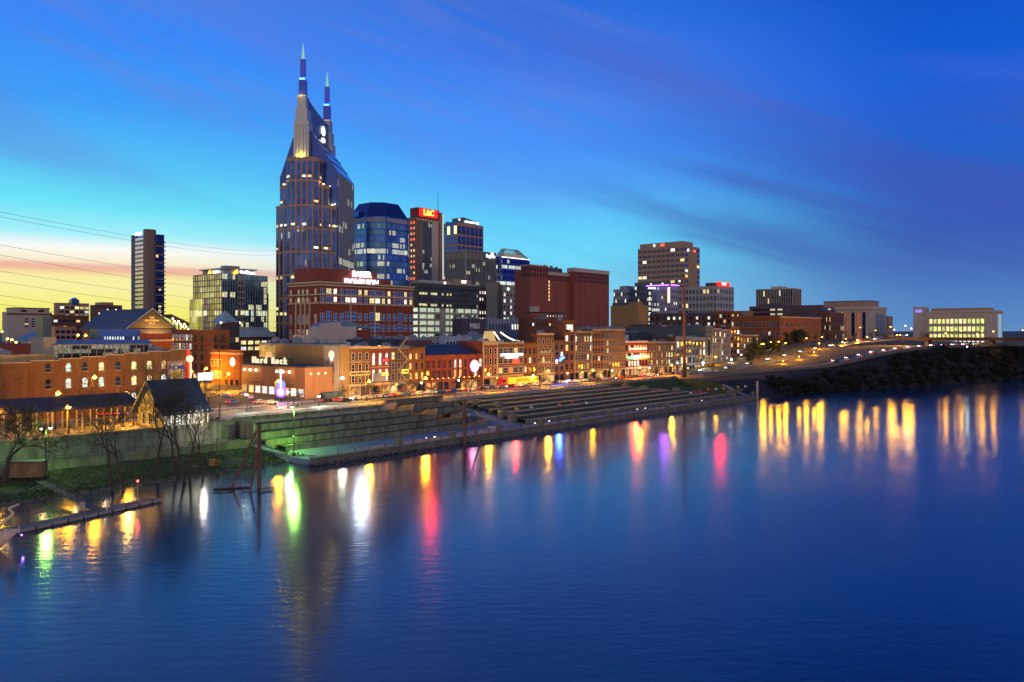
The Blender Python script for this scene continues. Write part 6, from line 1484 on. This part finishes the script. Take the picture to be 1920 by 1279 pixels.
for i in range(16):
    p_ = GP(4+i*15.5, 786-i*.5, 8.05); u, v = UV(p_.x, p_.y); c_ = 'red' if 10 <= i <= 13 else rr.choice(['blue','blue','black','silver','white']); car(u, v, ANG+rad(88), c_, '%s car from the left parked behind the platform canopy, painted %s' % (nth(i), c_), 'cars parked behind the platform canopy', 8.05)
for i in range(26):
    t_ = i/25; u = lerp(478, 650, t_)+rr.uniform(-1, 1); pt = None
    for a, b_ in zip(lower, lower[1:]):
        if a[0] <= u <= b_[0]: f_ = (u-a[0])/(b_[0]-a[0]); pt = [lerp(a[j], b_[j], f_) for j in range(3)]; dd_ = math.atan2(*(lambda d: (d.y, d.x))(L(*b_)-L(*a)))
    c_ = rr.choice(cols_); car(pt[0], pt[1]+(2.4 if i % 2 else -2.4), dd_+(math.pi if i % 2 else 0), c_, '%s car from the left on the road curving along the bank top, painted %s' % (nth(i), c_), 'cars on the bank-top road', pt[2]+.05)
for i in range(12):
    t_ = i/11; u = lerp(400, 640, t_)
    for a, b_ in zip(upper, upper[1:]):
        if a[0] <= u <= b_[0]: f_ = (u-a[0])/(b_[0]-a[0]); pt = [lerp(a[j], b_[j], f_) for j in range(3)]; dd_ = math.atan2(*(lambda d: (d.y, d.x))(L(*b_)-L(*a)))
    c_ = rr.choice(cols_); car(pt[0], pt[1]+2, dd_+math.pi, c_, '%s car from the left climbing the upper street behind the dark trees, painted %s' % (nth(i), c_), 'cars on the upper street', pt[2]+.05)
# articulated lorry
tr = thing('lorry', 'red lorry cab pulling a long yellow illuminated box trailer', 'lorry', L(U(938, 231), 231.2, 8.15), ANG)
tw = U(1007, 231)-U(938, 231); th_ = Z(708, DEP(U(960,231),231))-8.15
ty = MB().box(4.2, tw, -1.3, 1.3, 1.0, th_).build('trailer', mat('trailer_yellow', (.75,.5,.04), .5, emis=(1,.6,.03), es=.55), tr)
place(text_mesh('NASHVILLE', 2.0, brick_dark, .02), 'lettering', ty, (tw/2+2, -1.33, (th_+1)/2))
MB().box(0, 3.6, -1.25, 1.25, .9, 3.4).box(.6, 3.4, -1.2, 1.2, 3.4, 3.9).box(-.9, 0, -1.2, 1.2, .9, 2.0).build('cab', mat('cab_red', (.4,.02,.02), .4, emis=(1,.05,.03), es=.15), tr)
MB().box(.3, 2.2, -1.28, -1.24, 2.1, 3.1).build('cab_window', glassd, tr)
for x in (.6, 3.2, 5.4, tw-1.5, tw-3): 
    MB().tube((x, -1.3, .5), (x, 1.3, .5), .5, n=10).build('wheel', metal_dark, tr)
# ================================================================== FLAGS, MASTS, PYLONS
flagm = {}
FC = dict(white=(.7,.7,.72), blue=(.06,.08,.6), yellow=(.75,.5,.05), green=(.45,.6,.5), orange=(.8,.18,.04), red=(.6,.03,.06))
def flag(px, py, c_, i):
    v = 163.2; u = U(px, v); h = Z(py, DEP(u, v))-1.4
    t = thing('flag_pole', '%s flag from the left along the quay, %s' % (nth(i), c_), 'flag', L(u, v, 1.4), ANG-rad(30), 'small coloured flags along the quay')
    MB().tube((0,0,0), (0,0,h+.8), .07, .05, 6).build('pole', metal_dark, t)
    q = MB(); n = 6
    for j in range(n+1):
        x = 1.5*j/n; y = .18*math.sin(j*1.3+i); dz = -.25*j/n
        q.v += [(x, y, h+.7+dz*1.5-j*.05), (x, y+.06, h-.35+dz*.4+j*.06)]
    for j in range(n): q.f.append((2*j, 2*j+1, 2*j+3, 2*j+2)); q.m.append(0)
    q.build('flag', mat('flag_'+c_, FC[c_], .8), t)
for i, (px, py, c_) in enumerate([(874,778,'white'),(903,773,'blue'),(933,772,'yellow'),(965,767,'yellow'),(993,764,'green'),(1046,759,'orange'),(1070,756,'red'),(1097,756,'white'),(1293,737,'white'),(1309,733,'red'),(1326,731,'orange'),(1340,730,'white'),(1355,729,'yellow'),(1382,726,'yellow'),(1396,725,'white')]): flag(px, py, c_, i)
def pylon(name, label, px, pyb, pyt, r, braces, zb=0, m=rust, d=None):
    d = d or H*F/(pyb-HY); x = K(px)*d; t = thing(name, label, 'mooring post', (x, d, 0)); zt = Z(pyt, d)
    MB().tube((0,0,-4), (0,0,zt), r, r*.92, 12).tube((0,0,zt), (0,0,zt+.15), r*1.1, n=12).build('post', m, t)
    for (bx, by, fx, fz) in braces:
        db = H*F/(by-HY); MB().tube((fx, 0, fz), (K(bx)*db-x, db-d, -.6), .22, n=8).build('brace', m, t)
    return t
pylon('mooring_dolphin', 'rusty steel post with two long slanting braces, left of the two in the river', 486, 916, 797, .42, [(432, 915, -.6, 11.8), (468, 923, -.3, 8.5)])
pylon('mooring_dolphin', 'rusty steel post with one slanting brace beside the quay', 871, 832, 752, .5, [(903, 836, .3, 9.5)], d=228)
pylon('mooring_pile', 'pale steel pile at the far tip of the quay', 1420, 749, 715, .5, [], m=metal_fin, d=378)
q = MB(); rr2 = random.Random(3)
p0 = GP(486, 920, 0); 
for i in range(26):
    a = p0+Vector((rr2.uniform(-9, 4), rr2.uniform(-1.2, 1.5), rr2.uniform(-.1, .35))); q.tube(a, a+Vector((rr2.uniform(-3, 3), rr2.uniform(-1, 1), rr2.uniform(-.3, .7))), rr2.uniform(.05, .16), .04, 5)
q.tube(GP(400, 918, 0), GP(470, 915, 0)+Vector((0,0,.2)), .25, .15, 6)
tag(q.build('driftwood', barkm), 'tangle of dark driftwood caught around the left mooring posts', 'driftwood')
d = 24*F/(708-HY); t = thing('tall_mast', 'very tall rusty mast with a small crossbar rising right of centre', 'mast', (K(1283)*d, d, 8)); hm = Z(522, d)-8
MB().tube((0,0,0), (0,0,hm), .85, .62, 12).build('mast', mat('mast_rust', (.24,.08,.045), .7, .1, var=.2, streak=True), t); MB().tube((0,0,0), (0,0,7.5), 1.1, 1.0, 12).build('mast_base', metal_dark, t)
MB().box(-5, 4, -.2, .2, hm-2.2, hm-1.9).tube((0,-.1,hm), (-.5,-.3,hm+1.4), .12).build('crossbar', metal_dark, t); MB().ball((-2.5,0,hm-1.5), .5).build('mast_light', [g_soft], t)
# ================================================================== DOCK, GANGWAY, BOAT
A_, B_ = GP(20, 1004, 0), GP(301, 941, 0); da = math.atan2(B_.y-A_.y, B_.x-A_.x); dl = (B_-A_).length
dk = thing('floating_dock', 'long narrow floating dock with a pale edge at lower left', 'dock', (A_.x, A_.y, 0), da)
MB().box(-30, dl, 0, 3.2, -.3, .5).build('deck', mat('dock_deck', (.10,.105,.11), .8), dk); MB().box(-30, dl+.1, -.15, 0, .12, .56).box(dl, dl+.15, 0, 3.2, .12, .56).build('edge_beam', stone, dk)
for i in range(9): MB().tube((4+i*(dl-6)/8, -.2, .1), (4+i*(dl-6)/8, -.2, .6), .12).build('cleat', metal_dark, dk)
def dloc(px, off): # point on dock
    t_ = (px-20)/281; p_ = A_.lerp(B_, t_); return p_+Vector((-math.sin(da)*off, math.cos(da)*off, .5))
ga = GP(75, 902, 3.0)+Vector((0,0,0)); ga.z = 3.0; gb = dloc(186, 2.6); gb.z = .75
gw = thing('gangway', 'steel truss gangway sloping from the bank down to the dock', 'gangway', (gb.x, gb.y, 0)); dv = ga-gb; side = Vector((dv.y, -dv.x, 0)).normalized()
q = MB(); c0 = Vector((0,0,gb.z)); c1 = c0+dv
q.v += [tuple(c0-side*.8), tuple(c0+side*.8), tuple(c1+side*.8), tuple(c1-side*.8)]; q.v += [(x, y, z-.12) for x, y, z in q.v[:4]]; q.f += [(0,1,2,3),(7,6,5,4),(0,4,5,1),(1,5,6,2),(2,6,7,3),(3,7,4,0)]; q.m += [0]*6
q.build('gangway_deck', mat('gangway_grey', (.10,.10,.10), .8), gw)
for s_ in (-1, 1):
    q = MB(); n = 12; sd_ = side*.85*s_
    q.tube(c0+sd_+Vector((0,0,1.2)), c1+sd_+Vector((0,0,1.2)), .05); q.tube(c0+sd_, c1+sd_, .06)
    for j in range(n+1):
        a = c0.lerp(c1, j/n)+sd_; q.tube(a, a+Vector((0,0,1.2)), .035)
        if j < n: b_ = c0.lerp(c1, (j+1)/n)+sd_; q.tube(a+Vector((0,0,1.2 if j % 2 else 0)), b_+Vector((0,0,0 if j % 2 else 1.2)), .035)
    q.build('truss_rail', metal_dark, gw)
sg = thing('dock_sign', 'low wide reddish sign board on two thin posts by the dock', 'sign', dloc(90, 4.2), da); sg.location.z = 0
MB().box(-1.15, 1.15, -.05, .05, 1.6, 2.3).build('board', mat('sign_brick_red', (.35,.12,.08), .7), sg)
me = text_mesh('NO WAKE', .42, cream, .02); place(me, 'lettering', sg, (0, -.09, 1.95))
for x in (-1.0, 1.0): MB().tube((x, .08, 0), (x, .08, 2.3), .05).build('post', stone, sg)
sg = thing('dock_gate', 'open square gate frame with a small white notice on the dock', 'gate', dloc(203, 2.2), da)
MB().tube((-.95,0,0), (-.95,0,1.9), .05).tube((.95,0,0), (.95,0,1.9), .05).tube((-.95,0,1.9), (.95,0,1.9), .05).build('frame', metal_grey, sg); MB().box(-.1, .35, -.06, 0, 1.0, 1.6).build('notice', white_trim, sg)
bx = thing('dock_cabinet', 'pale upright cabinet at the foot of the gangway', 'cabinet', dloc(158, 2.4), da); MB().box(-.45, .45, -.15, .15, .5, 1.9).build('door', cream, bx); MB().tube((0,.1,0), (0,.1,.5), .08).build('post', metal_dark, bx)
bx = thing('dock_post', 'short white post on the dock right of the gangway', 'post', dloc(193, .6), da); MB().tube((0,0,0), (0,0,1.2), .16, n=10).tube((0,0,1.2), (0,0,1.3), .2, n=10).build('post', white_trim, bx)
bx = thing('navigation_light', 'red light on a thin post near the dock tip', 'light', dloc(267, 2.0), da); hn = Z(907, (H-.5)*F/(945-HY))-.5
MB().tube((0,0,0), (0,0,hn), .04).box(-.2, .2, -.2, .2, 0, .5).build('post', stone, bx); MB().ball((0,0,hn+.1), .16).build('lamp_head', [glow('nav_red', (1,.02,.02), 60)], bx); point(bx, (0, 0, hn-.3), (1,.03,.02), 150, .1)
# moored boat, only its bow in view
bt = thing('moored_boat', 'bow of a tan hulled boat with violet lights at the left edge', 'boat', (K(30)*117, 118, 0), rad(8))
q = MB(); n = 12; st_ = []
for j in range(n+1):
    t_ = j/n; x = -14*(1-t_); hw = 2.2*(1-t_**3); top = 1.9+.9*t_; st_.append([(x-(top-zz)*1.0*t_**2, hw*s_, zz) for s_, zz in ((-.35, -.3), (-.8, .6), (-1, top), (1, top), (.8, .6), (.35, -.3))])
for r_ in st_: q.v += r_
for j in range(n):
    for i in range(6): q.f.append((j*6+i, (j+1)*6+i, (j+1)*6+(i+1) % 6, j*6+(i+1) % 6)); q.m.append(0)
q.build('hull', mat('hull_tan', (.62,.45,.28), .5), bt)
q = MB(); 
for j in range(n): a, b_ = st_[j], st_[j+1]; q.tube(Vector(a[2])+Vector((0,0,.05)), Vector(b_[2])+Vector((0,0,.05)), .09); q.tube(Vector(a[3])+Vector((0,0,.05)), Vector(b_[3])+Vector((0,0,.05)), .09)
q.build('gunwale', cream, bt); MB().box(-12, -4.5, -1.5, 1.5, 2.2, 4.2).box(-12.4, -4, -1.7, 1.7, 4.2, 4.4).build('cabin', white_trim, bt); MB().box(-11.5, -5, -1.53, -1.5, 2.9, 3.8).build('cabin_window', lit('cabin_violet', (.5,.4,1), 2), bt)
MB().tube((-4, 0, 2.5), (-.9, 0, 5.2), .28, .22, 8).tube((-.9, 0, 5.2), (-1.6, 0, 6.0), .2, .16, 8).tube((-1.6, 0, 6.0), (-.5, 0, 6.4), .2, .14, 8).ball((-.3, 0, 6.5), .2).build('boom', cream, bt)
for x, y in ((-1.5, -1.2), (-3, -1.7), (-.1, -.2)): MB().tube((x, y, 2.2), (x, y, 3.3), .05).build('rail_post', white_trim, bt)
MB().box(-6, -3, -2.3, -2.25, 1.75, 1.82).build('violet_strip', g_purple, bt); MB().ball((.2, 0, 2.0), .15).build('bow_light', [g_purple], bt); point(bt, (.8, -1.0, 1.2), (.2,.1,1), 40, .15); point(bt, (-3, -5, 4.5), (1,.75,.45), 160, .4)  # the warm light off the side is added to brighten the hull
# shed on the bank
p_ = GP(46, 893, 2.6); sh = thing('wooden_shed', 'low brown plank hut under the bare tree on the bank', 'shed', (p_.x, p_.y, 2.3), rad(8))
MB().box(-3.2, 3.2, 0, 3, 0, 3.1).build('wall', mat('plank_brown', (.22,.13,.07), .85, var=.5, scale=1.5, streak=True), sh); MB().box(-3.5, 3.5, -.4, 3.4, 3.1, 3.3).build('roof', roof_dark, sh); MB().box(1.2, 1.9, -.06, 0, 1.0, 1.7).build('notice', stucco, sh)
p_ = GP(401, 872, 1.2); sh = thing('electric_box', 'small ochre cabinet on the bank behind the right bare tree', 'cabinet', (p_.x, p_.y, 1.0), rad(10)); MB().box(-1.1, .2, 0, 1, 0, 1.5).build('cabinet', stucco, sh); MB().box(.25, 1.2, .1, 1, 0, 1.4).build('cabinet_door', brick_ochre, sh)
# ================================================================== TREES
def bare_tree(seed, h, spread=.5, lean=(0,0), levels=6, r0=.3, low=.35):
    rr = random.Random(seed); trunk = MB(); crown = MB()
    def grow(p, d, ln, r, lv, mbx):
        n = 3 if lv > 2 else 2; q = p
        for i in range(n):
            d = (d+Vector((rr.uniform(-.16,.16), rr.uniform(-.16,.16), rr.uniform(-.02,.10)))).normalized(); e = q+d*ln/n; r2 = r*(.9 if lv == levels else .84)
            mbx.tube(q, e, r, r2, 6 if r > .1 else (4 if r > .04 else 3), cap=False); 
            if lv < levels and lv > 0 and rr.random() < .6: side(e, d, ln*.55, r2*.5, lv-1)
            q = e; r = r2
        if lv == 0: return
        for k in range(rr.choice((2, 2, 3))):
            side(q, d, ln*rr.uniform(.62, .85), r*rr.uniform(.6, .8), lv-1)
    def side(q, d, ln, r, lv):
        if r < .008 or lv < 0: return
        a = rr.uniform(0, 6.283); o = d.orthogonal().normalized(); o2 = d.cross(o); s = rr.uniform(.35, .9)*spread*2
        nd = (d+(o*math.cos(a)+o2*math.sin(a))*s).normalized(); nd.z += .12; grow(q, nd.normalized(), ln, max(r, .03), lv, crown)
    grow(Vector((0,0,-.5)), Vector((lean[0], lean[1], 1)).normalized(), h*low, r0, levels, trunk)
    return trunk.mesh('trunk', [barkm]), crown.mesh('crown', [barkm])
BT = [bare_tree(s, 17, sp, (.05*s-.1, 0), 5, .32, .42) for s, sp in ((1,.7),(2,.78),(3,.66))]
big = bare_tree(11, 18, .85, (.3,-.1), 6, .5, .27)
def tree(pair, loc, rz, sc, label, group):
    t = thing('bare_tree', label, 'tree', loc, rz, group); t.scale = (sc, sc, sc); place(pair[0], 'trunk', t); place(pair[1], 'crown', t); return t
for i, (px, py, top) in enumerate([(212,916,752),(232,914,772),(295,893,736),(331,891,745),(347,898,738),(356,898,748),(381,890,775)]):
    d = (H-.6)*F/(py-HY); hh = Z(top, d); tree(BT[i % 3], (K(px)*d, d, .5), i*2.1, hh/16.5, nth(i)+' leafless tree from the left standing at the water edge', 'bare trees along the river bank')
d = 30*F/(905-HY); tree(big, (K(4)*d, d, 1.5), .4, 1.3, 'big spreading leafless tree at the left edge of the bank', 'bare trees along the river bank')
d = 29*F/(880-HY); tree(BT[1], (K(-18)*d, d, 2.5), 2, 1.2, 'leafless tree half out of view behind the spreading one', 'bare trees along the river bank')
small = [bare_tree(s, 7, .6, (0,0), 5, .13, .3) for s in (21, 22)]
SM = sorted([(700,738),(716,738),(742,735),(770,732),(830,726),(862,724),(880,723),(1012,716),(1120,708),(1138,706),(1165,705),(1225,700),(1340,690),(150,770),(180,772),(262,782),(640,743),(560,750)])
for i, (px, py) in enumerate(SM):
    d = 24*F/(max(py, 690)+12-HY); t = tree(small[i % 2], (K(px)*d, d, 8.05), i*1.7, .95+.15*(i % 3), nth(i)+' small leafless street tree from the left along the riverside pavement', 'small bare street trees')
for i, (px, py, v) in enumerate(sorted([(1515,668,212),(1532,665,215),(1546,668,212),(1562,664,214),(1590,660,200),(1640,640,205),(1655,636,200),(1610,640,215),(1730,636,170),(1745,634,168),(1505,672,208),(1480,668,214)])):
    u = U(px, v); tree(small[i % 2], L(u, v, gz(u, v)), i*1.3, 1.5+.2*(i % 3), nth(i)+' leafless tree from the left on the orange-lit hill past the dark trees', 'bare trees on the lit hill')
def leafclump(seed, n, rx, rz, mats_w=1, s0=.35):
    rr = random.Random(seed); q = MB(); cs = []
    for _ in range(11):
        a = rr.uniform(0, 6.28); r = rr.uniform(.1, .75)*rx; cs.append(Vector((r*math.cos(a), r*math.sin(a), rr.uniform(-.7, .75)*rz)))
    for i in range(n):
        c_ = rr.choice(cs); d_ = Vector((rr.gauss(0,1), rr.gauss(0,1), rr.gauss(0,1))).normalized()*rr.random()**.4*rx*.42
        p_ = c_+Vector((d_.x, d_.y, d_.z*rz/rx*1.0)); a = Vector((rr.gauss(0,1), rr.gauss(0,1), rr.gauss(0,.6))).normalized(); b_ = a.orthogonal().normalized(); s = s0*rr.uniform(.6, 1.4)
        q.poly([p_-a*s-b_*s*.5, p_+a*s-b_*s*.5, p_+a*s*.8+b_*s*.6, p_-a*s*.7+b_*s*.5], rr.choice((0, 0, 1)))
    return q
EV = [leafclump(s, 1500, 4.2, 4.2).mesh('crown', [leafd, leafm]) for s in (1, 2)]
evt = MB().tube((0,0,0), (0,0,4), .3, .2).tube((0,0,3), (1.2,.3,5.5), .14, .08).tube((0,0,3), (-1.1,-.4,5.8), .14, .08).mesh('trunk', [barkm])
for i, (px, py, s, v) in enumerate([(1412,690,1.25,222),(1428,692,1.0,218),(1442,690,1.1,222),(1456,688,.9,214),(1476,686,1.0,222),(1492,684,1.25,222),(1503,684,1.1,218),(1405,696,.7,216)]):
    u = U(px, v); t = thing('evergreen_tree', nth(i)+' dark leafy tree from the left in the clump past the brick row', 'tree', L(u, v, gz(u, v)), i, 'dark leafy trees at the end of the row'); t.scale = (s, s, s*1.05)
    place(evt, 'trunk', t); place(EV[i % 2], 'crown', t, (0, 0, 6.0))
# thickets on the right bank
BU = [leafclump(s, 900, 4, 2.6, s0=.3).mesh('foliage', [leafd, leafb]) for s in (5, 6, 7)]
bst = MB().tube((0,0,-2), (.3,.2,1.6), .16, .08).tube((0,0,-2), (-.8,.3,1.4), .12, .06).mesh('stem', [barkm])
rr = random.Random(9); i = 0
for k in range(190):
    u = lerp(392, 790, ((k*37) % 190)/190)+rr.uniform(-3, 3); vs = interp(u, SHORE); s_ = [2, 6, 10, 14, 18][k % 5]; v = vs+s_+rr.uniform(-2, 2)
    if (u < 520 and s_ > 13) or (u < 470 and s_ > 10): continue
    t = thing('bank_shrub', '%s dark shrub of the thicket on the steep bank at right, numbered along the river' % nth(min(i, 75)), 'shrub', L(u, v, gz(u, v)+.6), k, 'dark thicket on the steep bank'); sc = rr.uniform(.9, 1.5); t.scale = (sc, sc, sc*rr.uniform(.8, 1.1))
    t['label'] = 'dark scrubby shrub in the thicket covering the steep right bank'
    place(BU[k % 3], 'foliage', t, (0,0,.8)); place(bst, 'stem', t); i += 1
# ground cover: tufts on the left bank and rocks at the water edge
rr = random.Random(4); q = MB()
for i in range(9000):
    u = rr.uniform(20, 116); v = rr.uniform(168.5, 186.5); z = gz(u, v); s = rr.uniform(.1, .34); a = rr.uniform(0, 3.14); dx, dy = math.cos(a)*s, math.sin(a)*s; p_ = L(u, v, z-.05)
    q.poly([p_+Vector((-dx, -dy, 0)), p_+Vector((dx, dy, 0)), p_+Vector((dx*.6+rr.uniform(-.2,.2), dy*.6, s*rr.uniform(.8, 1.8)+.1))], rr.choice((0, 0, 1)))
o = q.build('ground_cover', [grassm, leafm]); tag(o, 'rough green ground cover of ivy and weeds on the left bank', 'ground cover', kind='stuff')
q = MB()
for i in range(1500):
    if i < 1000: u = rr.uniform(20, 118); v = interp(u, SHORE)+rr.uniform(-.5, 2.4)
    else: u = rr.uniform(112, 172); v = 161.9-abs(rr.gauss(0, 1.6))*(1-(u-112)/70)
    z = max(-.1, gz(u, v) if i < 1000 else .1+rr.uniform(-.2,.5)*(1-(u-112)/60)); s = rr.uniform(.12, .42); p_ = L(u, v, z)
    b0 = len(q.v); 
    for (x, y, zz) in ((1,0,0),(-1,.2,0),(0,1,0),(.1,-1,0),(0,0,.9),(0,0,-.7)): q.v.append((p_.x+x*s*rr.uniform(.7,1.3), p_.y+y*s*rr.uniform(.7,1.3), p_.z+zz*s))
    for f_ in ((0,2,4),(2,1,4),(1,3,4),(3,0,4),(2,0,5),(1,2,5),(3,1,5),(0,3,5)): q.f.append(tuple(b0+x for x in f_)); q.m.append(0)
tag(q.build('shore_rocks', rockm), 'band of small grey rocks along the left water edge', 'rocks', kind='stuff')
# ================================================================== POWER LINES
wirem = mat('wire', (.03,.03,.04), .6)
for i, (y0, y1, D0_, D1_) in enumerate([(395,468,110,560),(404,476,112,565),(457,523,105,560),(476,543,107,565),(507,560,104,560),(527,580,106,565),(553,600,103,560),(570,612,105,565)]):
    a = Vector((K(-40)*D0_, D0_, Z(y0-5, D0_))); b_ = Vector((K(530)*D1_, D1_, Z(y1, D1_))); q = MB(); n = 26; pr = None
    for j in range(n+1):
        t_ = j/n; p_ = a.lerp(b_, t_)-Vector((0,0,3.0*4*t_*(1-t_)))
        if pr is not None: q.tube(pr, p_, .025+.04*t_, n=4, cap=False)
        pr = p_
    tag(q.build('power_line', wirem), '%s thin overhead cable from the top crossing the left sky' % nth(i), 'cable', 'overhead cables in the left sky')
# people on the plaza and pavements
def person_mesh(s, coat, legs):
    rr = random.Random(s); bm = bpy.data.meshes.new('person'); 
    J = [(0,0,.95),(0,0,1.15),(0,0,1.42),(0,.0,1.52),(0,-.01,1.66),(-.1,0,.9),(-.12,.14*(s%2),.48),(-.13,.05,.06),(-.13,-.1,.03),(.1,0,.9),(.12,-.12*(s%2),.48),(.14,.1,.06),(.14,-.05,.03),(-.2,0,1.4),(-.26,.05,1.12),(-.25,-.08,.88),(.2,0,1.4),(.26,.02,1.12),(.25,-.1,.9)]
    E = [(0,1),(1,2),(2,3),(3,4),(0,5),(5,6),(6,7),(7,8),(0,9),(9,10),(10,11),(11,12),(2,13),(13,14),(14,15),(2,16),(16,17),(17,18)]
    Rd = [.14,.15,.14,.06,.11,.1,.075,.05,.04,.1,.075,.05,.04,.07,.05,.04,.07,.05,.04]
    q = MB()
    for a, b_ in E: q.tube(J[a], J[b_], Rd[a], Rd[b_], 8, 0 if a < 5 or a > 12 else 1)
    q.ball((0,-.01,1.68), .11, 2, 10, 8, (.85,1,1.15)); q.ball((0,.02,1.72), .115, 1, 10, 6, (.9,1,1))
    return q.mesh('person', [coat, legs, mat('skin', (.5,.3,.2), .7)])
PM = [person_mesh(0, brick_dark, metal_dark), person_mesh(1, mat('coat_blue', (.05,.08,.2), .9), metal_dark), person_mesh(3, mat('coat_tan', (.4,.3,.18), .9), slate)]
rr = random.Random(8)
for i, (px, py) in enumerate(sorted([(470,768),(520,764),(566,760),(590,752),(660,750),(668,751),(705,747),(742,744),(806,733),(812,733),(868,730),(900,727),(960,722),(1100,713),(1157,709),(1030,717),(120,800),(160,796),(205,795),(300,800)])):
    p_ = GP(px, py+2, 8.12); o = place(PM[i % 3], 'person', None, p_, rr.uniform(0, 6)); tag(o, '%s walker from the left by the riverside street, in %s coat' % (nth(i), ['a dark','a blue','a tan'][i % 3]), 'person', 'people walking by the street')
